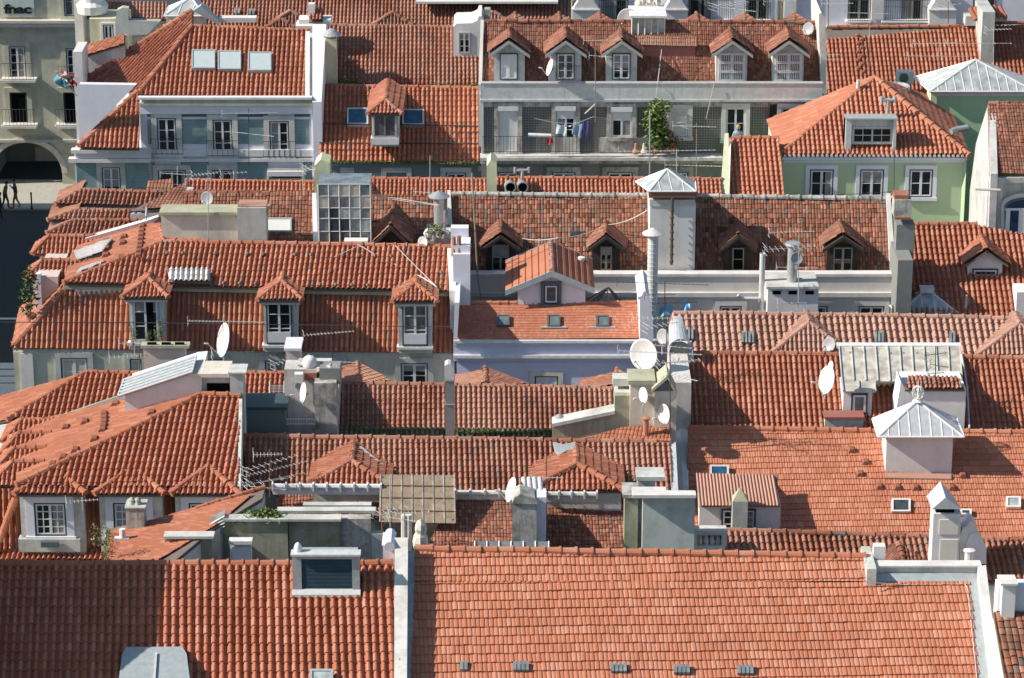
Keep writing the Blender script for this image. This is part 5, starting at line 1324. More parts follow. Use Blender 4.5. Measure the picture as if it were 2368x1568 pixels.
MB().box(a.x, b.x+.04, YM-.14, YM+.01, P(0, 685, YM).z, P(0, 675, YM).z).build('ledge', M['stone_white'], w)
for u0, u1, c in ((1663, 1714, 2), (1886, 1912, 1), (1984, 2043, 2)): window(t, YM, u0, 706, u1, 740, c, 1, sur=.2, smat=M['stone_white'], fw=.06, case=M['zinc_dark'])
Y = 121.6
c = chimney(t, 1503, 470, 1605, 640, Y, 2.6, M['stone_white'], None, down=.5, name='broad_chimney')
m = MB(); a, b = P(1503, 462, Y-.02), P(1605, 477, Y-.02); m.box(a.x-.02, b.x+.02, Y-.03, Y+2.7, b.z, a.z); m.build('tile_band', M['concrete'], c)
m = MB(); a, b = P(1503, 444, Y-.15), P(1607, 457, Y-.15); m.box(a.x-.05, b.x+.05, Y-.2, Y+1.2, b.z, a.z); m.build('timber_head', M['rust'], c)
zc = P(0, 441, Y-.1).z; x0, x1 = P(1500, 441, Y-.1).x, P(1609, 441, Y-.1).x; ap = V(((x0+x1)/2-.2, Y+.5, P(0, 391, Y+.5).z))
pyramid(c, ap, [(x0, Y-.2, zc), (x1, Y-.2, zc), (x1+.05, Y+1.25, zc), (x0-.5, Y+1.25, zc)], 4, M['skyglass'], M['paint_white'], name='glass_cap', rr=.028)
m = MB(); pa, pb = P(1554, 458, Y-.2), P(1552, 612, Y-.2); m.tube([pa, pb], .06, 8)
for i in range(8): q = pa+(pb-pa)*(.18+i*.11); m.lathe(q, [(.06, -.05), (.09, -.03), (.09, .03), (.06, .05)], 8)
m.build('rusty_pipe', M['pipe_brown'], c)
flue(t, 1498, 1520, 548, 705, 119.0, 'zinc_light', 'cone', ribs=26, down=2)
flue(t, 1757, 1766, 588, 728, 119.4, 'zinc_light', None, down=1.5)
m = MB(); m.tube([P(1761, 697, 119.4), P(1757, 690, 119.35), P(1718, 690, 119.35), P(1706, 682, 119.3)], .07, 8); m.build('branch_pipe', M['zinc_light'], t)
flue(t, 1822, 1843, 574, 662, 119.2, 'steel', 'disc', down=.5)
c = chimney(t, 1775, 668, 1890, 735, 118.8, 1.6, M['white'], None, down=3, name='slotted_chimney')
a, b = P(1772, 668, 118.7), P(1893, 668, 118.7); MB().box(a.x, b.x, 118.65, 120.6, a.z, a.z+.1).build('slab', M['concrete'], c)
m = MB(); [m.pbox(u, 673, u+19, 681, 118.77, .06) for u in (1786, 1823, 1862)]; m.build('vent_slot', M['void'], c)
L = MP.lift(.5); m = MB(); m.prism([L.at(2049, 447), L.at(2058, 447), L.at(2072, 646), L.at(2058, 646)], dz=3); m.build('verge_wall', M['stone_white'], t)
m = MB(); m.prism([L.at(1034, 440), L.at(1041, 440), L.at(1046, 530), L.at(1036, 530)], dz=3); m.build('verge_wall', M['white'], t)
c = chimney(t, 2073, 520, 2106, 720, 120.6, .8, M['grey_dark'], None, down=3, name='mossy_chimney')
MB().pbox(2076, 602, 2104, 745, 119.2, 2.6, down=4).build('shadow_caster', M['grey_dark'], t)  # wall added within the chimney outline to shade the neighbouring slope
m = MB(); m.pbox(2068, 463, 2106, 503, 120.6, .8); m.build('chimney_head', M['stucco_old'], c); MB().pbox(2069, 503, 2106, 508, 120.5, 1).build('tile_course', M['tile_worn'], c); MB().pbox(2068, 452, 2100, 462, 120.7, .8).build('tile_course', M['tile_worn'], c)
m = MB(); m.pbox(2072, 612, 2107, 618, 120.5, .9); m.build('chimney_tile', M['tile_worn'], c)
m = MB(); m.extr([MP.lift(.2).at(*q) for q in ((1318, 534), (1344, 534), (1344, 545), (1318, 545))], (0, 0, -.08)); m.build('glass_tile', M['skyglass_dark'], t)
antenna(1846, 735, 535, 118.6, 'pale mast with stacked yagis and a lattice foot at the slotted chimney', [(-16, 536, 5, 1.9, 12, .4), (-18, 573, 10, 2.2, 10, .8), (-4, 618, -4, 1.7, 5, .5), (-16, 700, 2, 1.2, 3, .3)], 'wire')
dish(1842, 598, 119.0, 15, 'pale dish half hidden behind the disc-capped flue', (.2, -.93, .3), 'dish_grey', mast=.3, arm=False)
cable([(1183, 545, 123), (1290, 550, 122), (1400, 520, 123), (1495, 487, 122.5)], 'twin pale cable slung across the blotchy old tiles to the broad chimney', .022, sag=.15)
t2 = thing('rusty_mast', 'long thin rusty pole leaning between the tall lavender chimney and the blotchy tiles', 'mast', P(1104, 640, 119))
MB().tube([P(1112, 695, 118.5), P(1104, 640, 119), P(1091, 400, 119.2)], .035, 6).build('pole', M['wood_frame'], t2)
# ================================================================== N right orange roofs
t = thing('shaded_slope_house', 'orange-tiled house at right crossed by a wide dark shadow, with a gabled dormer', 'house', (17, 115, 0))
N = slope(2080, 738, 2367, 744, 119.5, 35)
R = Roof(); R.px(N, [(2076, 742), (2440, 746), (2440, 560), (2258, 523), (2098, 521)], 12.2, 'canal', 1.5)
R.ridge(N.at(2098, 520), N.at(2258, 521), .12); R.build(t, M['tile_orange'], M['white'])
Yn = N.at(2275, 640).y
d = dormer(t, N, Yn, 2238, 2318, 600, 641, 579, 'gable', 10, 'flat', M['tile_orange'], M['white'], ov=.22, fo=.35, base=.3, win=((2248, 621, 2306, 641), dict(cols=1, rows=1, fw=.06, glass=M['glass_blue'])))
Yp = N.at(2145, 728).y
c = MB(); c.pbox(2078, 729, 2220, 744, Yp, 1.2, down=.6); c = c.build('skylight_base', M['tile_pink'], t)
zc = P(0, 729, Yp).z+.02; x0, x1 = P(2076, 729, Yp).x, P(2221, 729, Yp).x
pyramid(c, V(((x0+x1)/2-.1, Yp+.65, P(0, 668, Yp+.65).z)), [(x0, Yp-.05, zc), (x1, Yp-.05, zc), (x1, Yp+1.3, zc), (x0-.2, Yp+1.3, zc)], 5, M['skyglass'], M['paint_white'], rr=.03)
q = P(2142, 668, Yp+.65); MB().box(q.x-.3, q.x+.3, q.y-.2, q.y+.2, q.z-.12, q.z+.1).build('cap', M['paint_white'], c)
m = MB(); q = N.at(2232, 722); m.tube([q-V((0, 0, .3)), q+V((0, 0, .75))], .05, 8); m.build('vent_pipe', M['zinc_light'], t)
m = MB(); m.pbox(2351, 676, 2420, 745, 119.6, 1.2, down=1); m.build('white_block', M['white'], t)
# ================================================================== O middle small houses
t = thing('skylight_house', 'house with old flat tiles, one white skylight and a beige mossy wall at its left', 'house', (-8, 122, 0))
O = slope(380, 568, 1010, 574, 120.2, 29)
R = Roof(); R.px(O, [(420, 568), (724, 570), (724, 447), (424, 441)], 7.6, 'flat', 1.8)
R.ridge(O.at(424, 449), O.at(724, 447), .11, .45); R.back(O.at(424, 441), O.at(724, 447), 1.5); R.build(t, M['tile_brown'], M['white_dirty'])
skylight(t, O, 613, 503, 674, 535, M['blind'], M['zinc'], h=.15)
m = MB(); m.pbox(372, 497, 617, 570, 119.5, .5, down=3); w = m.build('beige_wall', M['cream'], t); a, b = P(368, 497, 119.4), P(619, 497, 119.4); MB().box(a.x, b.x, 119.35, 120.5, a.z, a.z+.12).build('wall_coping', M['olive'], w)
MB().pbox(548, 481, 617, 572, 119.2, .9, down=3).build('grey_block', M['grey'], t); a, b = P(550, 473, 119.5), P(616, 473, 119.5); MB().box(a.x, b.x, 119.3, 120.2, P(0, 481, 119.3).z, a.z).build('block_cap', M['tile_pink'], t)
dish(478, 459, 121, 16, 'small grey dish above the beige mossy wall', (-.35, -.9, .2), 'dish_grey', mast=.6)
antenna(481, 560, 395, 119.3, 'thin pole with rods behind the beige mossy wall', [(-8, 402, 20, 1.1, 8, .5)], 'wire', 'zinc')
dish(337, 490, 121.6, 13, 'dark little dish on the white parapet above the left slope', (-.95, -.2, .1), 'dish_grey', mast=.2)
t = thing('lightwell_house', 'house with old tiles around a tall glazed lightwell and a dark dormer', 'house', (-4, 122, 0))
R = Roof(); R.px(O, [(736, 570), (1006, 574), (1006, 454), (736, 452)], 7.6, 'flat', 1.8); R.back(O.at(736, 452), O.at(1006, 454), 1.5); R.build(t, M['tile_old'], M['white_dirty'])
m = MB(); m.prism([O.lift(.4).at(*q) for q in ((721, 446), (731, 446), (735, 570), (724, 570))], dz=3); m.build('verge_wall', M['white'], t)
Yg = 119.6; a, b = P(735, 426, Yg), P(858, 562, Yg); g = MB(); g.box(a.x, b.x, Yg, Yg+1.6, b.z-.5, a.z)
gw = g.build('glass_lightwell', M['greenhouse'], t); m = MB()
for i in range(6): x = a.x+(b.x-a.x)*i/5; m.tube([(x, Yg-.02, b.z), (x, Yg-.02, a.z)], .022, 4)
for j in range(6): z = b.z+(a.z-b.z)*(0, .2, .42, .6, .8, 1)[j]; m.tube([(a.x, Yg-.02, z), (b.x, Yg-.02, z)], .018, 4)
m.build('glazing_bars', M['zinc_light'], gw)
m = MB()
for (i, j, mt) in ((1, 1, 0), (2, 1, 0), (1, 2, 0), (3, 3, 1), (0, 3, 2), (2, 4, 2), (1, 4, 1), (3, 4, 2), (4, 1, 1), (4, 3, 2), (2, 2, 1), (3, 2, 1), (1, 0, 0), (2, 0, 0), (3, 0, 0)):
    x0 = a.x+(b.x-a.x)*i/5; x1 = a.x+(b.x-a.x)*(i+1)/5; zz = (0, .2, .42, .6, .8, 1); m.box(x0+.03, x1-.03, Yg-.016, Yg-.006, b.z+(a.z-b.z)*zz[j]+.03, b.z+(a.z-b.z)*zz[j+1]-.03, mt)
m.build('pane', [M['skyglass_dark'], M['skyglass'], M['fibreglass']], gw)
dormer(t, O, 119.7, 872, 938, 548, 572, 522, 'gable', 6.5, 'flat', M['tile_brown'], M['wood_dark'], ov=.25, fo=.3, base=.3, fascia=M['wood_dark'])
flue(t, 1002, 1027, 462, 560, 120., 'steel', 'cone', down=.5)
m = MB(); m.tube([P(1028, 555, 119.6), P(1028, 488, 119.6)], .05, 8); m.build('thin_flue', M['steel'], t)
m = MB(); m.pbox(985, 535, 1046, 572, 119.5, 1.0, down=.6); m.build('chimney_base', M['stucco_old'], t); m = MB(); [m.blob(tuple(P(990+i*12, 540+(i % 2)*8, 119.5)), .18, .18, .22, i, .2) for i in range(5)]; m.build('rubble_cap', M['concrete'], t)
plant(1005, 544, 119.2, .8, .5, 'bright green weed sprouting from the rubble-topped chimney base', 260, .07, 0, 6, ('leaf', 'leaf_b'), name='weed')
m = MB(); m.pbox(795, 558, 850, 572, 119.0, .5); m.build('unit', M['white'], t)
dish(977, 560, 119, 13, 'pinkish small dish beside the dark dormer near the mansard ridge', (-.5, -.85, .15), mast=.2)
antenna(990, 540, 455, 119.4, 'bundle of thin rods leaning over the old tiles left of the steel flue', [(-50, 462, -28, 3., 4, .1), (-44, 466, -25, 2.6, 3, .1)], 'wire', 'wire_dark')
# ================================================================== left cluster of small eaves at the street
t = thing('corner_house', 'street-corner house with three stacked tiled dormer eaves facing the street', 'house', (-17, 125, 0))
R = Roof()
for (poly, Y, pv) in ((((128, 474), (190, 441), (402, 447), (362, 478)), 124.6, 474), (((110, 511), (183, 486), (345, 490), (300, 516)), 123.2, 511), (((108, 541), (170, 511), (335, 513), (225, 546)), 122.2, 541)):
    pl = slope(128, pv, 360, pv+3, Y, 27); q = [pl.at(*w) for w in poly]
    R.slope(q, 10.4, 'canal', 1.4, k=-.1); R.ridge(q[1], q[0], .12, .35); R.ridge(q[1], q[2], .1, .35)
    b = q[0]+V((-.1, 2.2, -.1)); R.slope([q[0], q[1], q[1]+V((0, 1.5, 0)), b], 9, 'flat', 2, body=False, wob=.3)
pa, pb, pc = P(432, 418, 126.5), P(425, 482, 123.2), P(300, 487, 123.0)
pl = plane3(pa, pb, pc); R.slope([pl.at(*q) for q in ((432, 418), (426, 482), (300, 487), (398, 440))], 8, 'flat', 2, ov=0, wob=.4); R.ridge(pl.at(432, 417), pl.at(426, 482), .1, .35)
R.slope([P(337, 447, 126.9), P(400, 441, 127), P(400, 414, 127.6), P(342, 422, 127.5)], 8, 'flat', 2, ov=0, wob=.4)
R.build(t, M['tile_worn'], M['white'])
m = MB(); m.extr([P(430, 440, 122.9), P(445, 440, 122.9), P(446, 482, 122.9), P(430, 482, 122.9)], (0, .5, 0)); m.build('pier', M['white_dirty'], t)
# ================================================================== P strip of roofs before the tiled facades
t = thing('row_house', 'low row of orange-tiled ridges with two pale green wall ends and twin duct mouths', 'house', (2, 128, 0))
PP = slope(800, 455, 1665, 460, 127.3, 25)
R = Roof(); R.px(PP, [(762, 456), (1122, 457), (1122, 418), (762, 414)], 9.9, 'canal', 1.5); R.px(PP, [(1146, 457), (1668, 460), (1668, 418), (1146, 414)], 9.9, 'canal', 1.5); R.px(PP, [(430, 452), (726, 454), (726, 424), (434, 420)], 9.9, 'canal', 1.5)
for a, b in (((762, 413), (1122, 417)), ((1146, 413), (1668, 417)), ((434, 419), (726, 423))): R.ridge(PP.at(*a), PP.at(*b), .1, .5); R.back(PP.at(*a), PP.at(*b), 1)
R.build(t, M['tile_orange_b'], M['white_dirty'])
def gable_pier(u0, u1, vt, vb, Y, dep, mat):
    m = MB(); um = u0+(u1-u0)*.4; m.extr([P(u0, vb, Y), P(u0, vt+14, Y), P(um, vt, Y), P(u1, vt+8, Y), P(u1, vb, Y)], (0, dep, 0)); return m.build('pier', M[mat], t)
gable_pier(727, 762, 369, 460, 126.6, 1.2, 'lime'); gable_pier(1125, 1148, 370, 458, 126.6, 1.2, 'lime')
for i, u in enumerate((1177, 1205)):
    t2 = thing('duct_mouth', ('left one of two round metal duct mouths', 'right one of two round metal duct mouths, with a T-shaped vent')[i]+' on the row roof', 'duct', P(u, 445, 126.6), 'round metal duct mouths')
    c = P(u, 428, 126.5); m = MB(); m.lathe(c, [(.23, 0), (.24, .5), (.24, .6), (.20, .6), (.19, .1), (0, .1)], 16, 0, V((.1, -.95, .1))); m.tube([c+V((0, .1, 0)), c+V((0, .25, -.5))], .2, 12); m.build('mouth', M['steel'], t2, False)
    MB().lathe(c+V((.055, -.55, .055)), [(0, 0), (.20, 0)], 16, 0, V((.1, -.95, .1))).build('mouth_inside', M['void'], t2)
    if i: m = MB(); m.tube([c+V((0, .2, 0)), c+V((.05, .2, .62))], .07, 8); m.tube([c+V((-.28, .2, .62)), c+V((.32, .2, .62))], .06, 8); m.tube([c+V((-.28, .2, .5)), c+V((-.28, .2, .74))], .06, 8); m.tube([c+V((.32, .2, .5)), c+V((.32, .2, .74))], .06, 8); m.build('tee_vent', M['steel'], t2)
antenna(994, 460, 360, 126.4, 'grey mast with low rods above the orange row roof', [(8, 446, -15, 1.8, 5, .5)], 'wire', 'zinc')
antenna(700, 425, 385, 127, 'bunch of pale crossing rods left of the pale green wall end', [(40, 385, 25, 1.6, 8, .8), (40, 395, -30, 1.5, 7, .7)], 'wire')
# Q tile slope left of the green house
t = thing('orange_side_house', 'steep bright orange tiled slope between a pale green wall end and the green house', 'house', (13, 129, 0))
Q = slope(1682, 456, 1805, 457, 128, 27)
R = Roof(); R.px(Q, [(1686, 456), (1812, 457), (1800, 322), (1690, 322)], 11.4, 'canal', 1.45); R.ridge(Q.at(1690, 321), Q.at(1800, 321), .12); R.back(Q.at(1690, 322), Q.at(1800, 322), 2); R.build(t, M['tile_new'], M['white'])
m = MB(); m.prism([Q.lift(.5).at(*q) for q in ((1675, 308), (1684, 308), (1686, 460), (1664, 460))], dz=3); m.build('verge_wall', M['lime'], t)
def railpx(root, pts, h, **k): return railing(root, [P(*p) for p in pts], h, **k)
# ================================================================== R blue-tiled house, upper left
t = thing('blue_tiled_house', 'white-trimmed house at upper left faced with blue-grey patterned tiles, three skylights above', 'house', (-16, 141, 0))
RP = slope(318, 231, 712, 231, 140, 30)
R = Roof(); FC = RP.at(318, 222); RE = RP.at(445, 62); RR = RP.at(716, 73)
R.slope([FC, RP.at(708, 230), RR, RE], 10.9, 'canal', 1.55, k=.0, ov=.2)
LL = P(188, 342, 136.5)                                                   # outer lower corner of the left skirt
BL = P(190, 188, 146)
HL = plane3(FC, RE, P(193, 192, 142.5))
R.slope([HL.at(*q) for q in ((318, 216), (446, 62), (446, 28), (195, 190), (200, 195))], 9, 'canal', 1.6, ov=0)
R.ridge(RE, FC, .17, .4); R.ridge(RE, RR, .11, .45); R.ridge(HL.at(446, 28), HL.at(195, 190), .2, .4)
skp = slope(185, 345, 322, 345, 137.2, 38)
R.px(skp, [(184, 344), (322, 346), (322, 214)], 10.9, 'canal', 1.55, ov=.1, body=False); R.ridge(skp.at(320, 214), skp.at(184, 340), .17, .4)
R.back(RE, RR, 2)
ro = R.build(t, M['tile_orange'], M['white'])
YR = 138.9
m = MB(); a, b = P(322, 233, YR), P(738, 460, YR); m.box(a.x, b.x, YR, YR+5, 0, P(0, 238, YR).z)
m.extr([P(176, 470, YR-.3), P(325, 470, YR-.3), P(325, 345, YR-.3), P(172, 345, YR-.3)], (0, 4, 0)); w = m.build('front_wall', M['lav_white'], t)
m = MB(); m.extr([P(183, 330, 137.9), P(183, 195, 137.9), P(314, 197, 137.9)], (0, .4, 0)); m.build('fire_wall', M['lav_white'], t)
def band(u0, v0, u1, v1, d, mat, nm='band', Y=YR):
    a, b = P(u0, v0, Y), P(u1, v1, Y); return MB().box(a.x, b.x, Y-d, Y+.05, b.z, a.z).build(nm, M[mat], w)
band(320, 222, 722, 227, .3, 'white', 'parapet_cap'); band(328, 227, 722, 236, .18, 'grey', 'gutter'); band(322, 236, 722, 242, .26, 'olive', 'cornice'); band(324, 242, 722, 262, .15, 'lav_white', 'frieze')
band(322, 345, 735, 360, .16, 'white', 'string_course'); band(166, 342, 350, 350, .4, 'white', 'ledge', YR-.3); band(176, 350, 350, 362, .3, 'lav_white', 'ledge_face', YR-.3); band(160, 363, 350, 372, .35, 'white', 'ledge', YR-.3); band(350, 365, 732, 372, .2, 'white', 'ledge')
for u0, u1 in ((340, 361), (420, 489), (548, 620), (680, 716)):
    band(u0, 276, u1, 333, .02, 'azulejo_blue', 'tile_panel'); band(u0, 264, u1, 270, .02, 'azulejo_green', 'tile_frieze')
for u0, u1 in ((176, 226), (290, 345)): band(u0, 374, u1, 470, .03, 'azulejo_blue', 'tile_panel', YR-.3)
for u0, u1 in ((350, 362), (418, 486), (548, 622), (702, 732)): band(u0, 374, u1, 470, .03, 'azulejo_blue', 'tile_panel')
for u0, v0, u1, v1 in ((362, 272, 410, 355), (491, 276, 539, 359), (622, 279, 670, 361)):
    window(t, YR, u0, v0, u1, v1, 2, 3, sur=.26, smat=M['stone'], fw=.05)
    railpx(t, [(u0-13, v1+4, YR-.2), (u1+13, v1+4, YR-.2)], .8, sp=.22, name='railing', r=.008)
window(t, YR-.3, 235, 386, 282, 470, 2, 3, sur=.24, smat=M['stone'], fw=.05)
for u0, u1 in ((365, 432), (490, 540)): window(t, YR, u0, 392, u1, 460, 2, 2, sur=.24, smat=M['stone'], fw=.05)
window(t, YR, 622, 392, 702, 450, 1, 3, sur=.1, smat=M['white'], fw=.05, glass=M['glass']); band(620, 393, 704, 404, .3, 'white', 'blind_box')
for u in (443, 503, 573): skylight(t, RP, u, 114+(u-443)*.04, u+54, 157+(u-443)*.04, M['skyblind'], M['zinc'], h=.26, w=.06)
m = MB(); L = RP.lift(.5); m.prism([L.at(*q) for q in ((706, 72), (716, 72), (715, 232), (705, 232))], dz=3); m.prism([RP.lift(.15).at(*q) for q in ((716, 76), (722, 76), (721, 232), (715, 232))], dz=3); m.build('verge_wall', M['stone_white'], t)
m = MB(); L = RP.lift(1.1); m.prism([L.at(*q) for q in ((722, 56), (754, 56), (743, 236), (722, 236))], dz=7); m.pbox(718, 246, 742, 470, YR-.1, 1.2, down=8); m.build('party_wall', M['lav_white'], t)
# small extension at left (chimney-like lean-to roof)
R = Roof(); pl = slope(200, 128, 300, 100, 142.3, 22); p = [HL.lift(.9).at(*q) for q in ((198, 129), (288, 102), (288, 79), (205, 103))]; R.slope(p, 9, 'flat', 2, body=False, ov=0, wob=.4); R.build(t, M['tile_orange'], None, rname='lean_to_roof')
m = MB(); m.prism([HL.lift(.82).at(*q) for q in ((200, 129), (288, 102), (292, 80), (206, 104))], dz=1.6); m.build('lean_to', M['white_dirty'], t)
m = MB(); m.pbox(168, 120, 200, 345, 141, 2, down=12); m.build('corner_pilaster', M['stone_white'], t)
antenna(575, 370, 250, 137.6, 'pale mast with a spiky yagi in front of the blue-grey tile panels', [(2, 262, 5, 2.6, 5, .3), (10, 310, -22, 2.2, 12, .6)], 'wire', 'wire_dark')
antenna(410, 430, 385, 131, 'pale yagi lying low below the string course at upper left', [(-5, 402, -12, 1.4, 9, .5)], 'wire')
antenna(540, 440, 395, 131, 'fine rods below the middle blue-tiled window', [(0, 400, 15, 1.2, 7, .5)], 'wire')
# ================================================================== S middle houses
t = thing('blue_skylight_house', 'house with a hipped tile dormer between two blue skylights, half in shadow', 'house', (-5, 140, 0))
S2 = slope(738, 374, 1112, 378, 137.8, 36)
R = Roof(); R.px(S2, [(736, 374), (1112, 378), (1112, 206), (744, 200)], 10.6, 'canal', 1.5)
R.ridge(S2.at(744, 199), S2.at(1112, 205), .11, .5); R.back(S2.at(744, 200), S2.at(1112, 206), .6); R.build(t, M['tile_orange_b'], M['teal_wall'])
YS = 137.8+.22*.8
d = dormer(t, S2, YS-.6, 859, 920, 258, 334, 231, 'hip', 9, 'canal', M['tile_orange_b'], M['concrete'], ov=.18, fo=.15, hd=.9, base=.1, win=((862, 262, 917, 318), dict(cols=2, rows=1, fw=.04, case=M['concrete'], fr=M['wood_frame'], glass=M['glass_curtain'])))
MB().pbox(857, 320, 922, 335, YS-.7, .5).build('dormer_sill', M['white'], d)
skylight(t, S2, 802, 249, 851, 287, M['skyglass_blue'], M['alu'], h=.3); skylight(t, S2, 930, 252, 980, 288, M['skyglass_blue'], M['alu'], h=.3)
L = S2.lift(.55); m = MB(); 
for a, b in (((738, 286), (862, 288)), ((922, 288), (1108, 292)), ((738, 330), (860, 331)), ((922, 331), (1106, 333))): m.tube([L.at(*a), L.at(*b)], .03, 5)
for u in (1000, 1035, 1070, 1105): m.tube([L.at(u, 291), L.at(u+(18 if u % 2 else -18), 331)], .02, 4)
m.build('roof_rail', M['iron'], t)
MB().extr([P(738, 379, YS), P(1112, 383, YS), P(1112, 396, YS), P(738, 392, YS)], (0, .3, 0)).build('fascia', M['concrete'], t)
for u0, u1 in ((765, 808), (893, 940), (1030, 1078)): window(t, YS, u0, 398, u1, 440, 2, 1, sur=.24, smat=M['grey'], fw=.06)
moss([(755, 376, 137.6), (930, 377, 137.6), (1110, 380, 137.6)], 'green moss along the eave below the blue skylights', .12, .12, 700, .05, 9)
t = thing('worn_slope_house', 'house with a fading orange-to-pink tile slope shaded by a hooded flue', 'house', (-5, 145, 0))
S1 = slope(775, 196, 1112, 199, 143, 27)
R = Roof(); R.px(S1, [(752, 196), (1114, 199), (1112, 65), (752, 61)], 9.4, 'canal', 1.55)
R.ridge(S1.at(752, 60), S1.at(1060, 64), .11, .5); R.build(t, M['tile_worn'], M['white'])
c = chimney(t, 752, 90, 779, 200, 142.2, .8, M['yellow'], None, name='broad_flue', down=.5)
m = MB(); x = P(766, 90, 142.6).x; z = P(0, 85, 142.6).z; m.lathe((x, 142.6, z), [(0, .42), (.2, .34), (.47, .1), (.47, .06), (.1, .14)], 16); m.lathe((x, 142.6, z-.25), [(.26, 0), (.26, .32), (0, .32)], 12); m.build('flue_hood', M['dish_grey'], c)
m = MB(); m.pbox(738, 102, 752, 205, 142.4, .6, down=.5); m.build('pier', M['yellow'], t)
c = chimney(t, 683, 60, 755, 90, 144.5, 1.2, M['white'], None, down=1.5, name='plastered_stack'); m = MB(); m.pbox(712, 10, 728, 46, 145, .4, down=.5); m.pbox(690, 46, 765, 60, 144.8, 1.); m.build('stack_head', M['white'], c)
R = Roof(); a, b = P(714, 50, 144.6), P(746, 50, 144.6); R.slope([a, b, b+V((0, .9, .35)), a+V((0, .9, .35))], 8, 'canal', 1.4, body=False); R.build(c, M['tile_orange'], None, rname='stack_tiles')
YD = S1.at(1075, 133).y
m = MB(); pts = [(1048, 135), (1048, 62), (1054, 55), (1090, 54), (1103, 48), (1106, 38), (1113, 38), (1120, 60), (1112, 135)]; m.extr([P(u, v, YD) for u, v in pts], (0, 2.4, 0)); d = m.build('dormer', M['white'], t)
window(d, YD, 1060, 75, 1087, 123, 2, 3, sub=True, fw=.05, fr=M['alu'], casew=.03, case=M['zinc'])
chimney(t, 1120, 22, 1134, 48, 146, .5, M['stucco_old'], None)
moss([(780, 196, 142.6), (815, 196, 142.6), (830, 197, 142.5)], 'clump of green weeds at the foot of the yellow flue', .25, .35, 420, .06, 12, ('leaf', 'leaf_b'), 'weeds')
moss([(1000, 199, 142.7), (1060, 200, 142.7), (1108, 199, 142.7)], 'green weeds in the gutter left of the five-dormer house', .15, .25, 300, .06, 13, ('leaf', 'leaf_b'), 'weeds')
# ================================================================== T five-dormer house with patterned facade
t = thing('five_dormer_house', 'house with five gabled dormers, a grey lead parapet and a brown patterned facade', 'house', (6, 139, 0))
TP = slope(1115, 195, 1900, 197, 138.2, 53)
R = Roof(); R.px(TP, [(1112, 196), (1898, 198), (1886, 54), (1120, 52)], 5.2, 'flat', 1.95, ov=0)
a, b = TP.at(1120, 51), TP.at(1886, 53); R.ridge(a, b, .11, .5); R.back(a, b, 1.5); R.build(t, M['tile_brown'], M['stucco_old'])
for i, (uc, w_) in enumerate(((1177, 36), (1308, 36), (1437, 36), (1692, 36), (1823, 36))):
    k = dict(cols=2, rows=3, fw=.06, casew=.05); g = (uc-22, 123, uc+20, 184)
    if i == 0: k.update(glass=M['blind'], rows=2)
    if i == 1: k.update(glass=M['glass_curtain'])
    if i > 2: k.update(glass=M['glass_curtain'], case=M['frame']); g = (uc-31, 122, uc+30, 189)
    d = dormer(t, TP, 138.0, uc-w_, uc+w_, 113, 195, 92, 'gable', 6, 'flat', M['tile_brown'], M['concrete'], ov=.24, fo=.35, base=.05, co=2.4, win=(g, k), fascia=M['zinc'], rr=.09)
    if i > 2:
        m = MB(); a, b = P(g[0]+2, g[1]+2, 137.9), P(g[2]-2, g[3]-2, 137.9)
        for j in range(15): x = a.x+(b.x-a.x)*j/14; m.box(x-.012, x+.012, 137.88, 137.9, b.z, a.z)
        for q in (.02, .3, .36, .64, .7, .98): z = b.z+(a.z-b.z)*q; m.box(a.x, b.x, 137.86, 137.88, z-.012, z+.012)
        m.build('window_grille', M['paint_white'], d)
    if i == 1: railpx(d, [(uc-24, 189, 137.8), (uc+36, 189, 137.8)], .75, sp=.12, name='window_rail', r=.008)
for ua in (1190, 1292, 1385, 1512, 1610, 1720, 1835):                              # dormer roofs of the far slope peeping over the ridge
    if 1440 < ua < 1560: continue
    Yr = TP.at(ua, 52).y+.3; pr = P(ua, 31, Yr+1.2); l = P(ua-42, 56, Yr); r = P(ua+40, 56, Yr); f = P(ua+2, 50, Yr)
    R = Roof(); R.slope([f, pr, l], 7, 'flat', 2, body=False, wob=.4); R.slope([f, pr, r], 7, 'flat', 2, body=False, wob=.4); R.ridge(pr, f, .09, .3); R.deck.add([l, f, r, pr], [(0, 1, 3), (1, 2, 3)], 0); R.build(t, M['tile_worn'], None, rname='rear_dormer_roof')
YT = 137.0
m = MB(); a, b = P(1112, 193, YT), P(1900, 229, YT); m.box(a.x, b.x, YT-.1, YT+.15, b.z, a.z); m.box(a.x, b.x, YT+.15, YT+1.2, b.z-.3, b.z+.12); pw = m.build('lead_parapet', M['zinc_light'], t)
m = MB(); m.box(a.x-.02, b.x+.02, YT-.14, YT+.2, a.z, a.z+.05); m.box(a.x-.05, b.x+.05, YT-.18, YT+.1, b.z-.1, b.z)
for i in range(14): x = a.x+(b.x-a.x)*(i+.4*math.sin(i*3))/13; m.box(x-.006, x+.006, YT-.104, YT-.1, b.z, a.z)
m.build('parapet_seam', M['alu'], pw)
m = MB(); m.pbox(1112, 231, 1776, 353, YT, 1.2); w = m.build('facade', M['azulejo_grey'], t)
m = MB(); m.pbox(1112, 353, 1668, 470, YT-.0, 1.2, down=8); m.build('lower_facade', M['grey_dark'], t)
def fb(u0, v0, u1, v1, d, mat, nm): a, b = P(u0, v0, YT), P(u1, v1, YT); return MB().box(a.x, b.x, YT-d, YT+.05, b.z, a.z).build(nm, M[mat], w)
fb(1112, 231, 1776, 247, .03, 'stucco_old', 'frieze'); fb(1110, 355, 1668, 362, .75, 'white_dirty', 'balcony_slab'); fb(1110, 363, 1668, 372, .5, 'stucco_old', 'balcony_moulding'); fb(1385, 318, 1545, 352, .025, 'stucco_old', 'apron')
fb(1112, 231, 1118, 353, .08, 'stone_white', 'quoin')
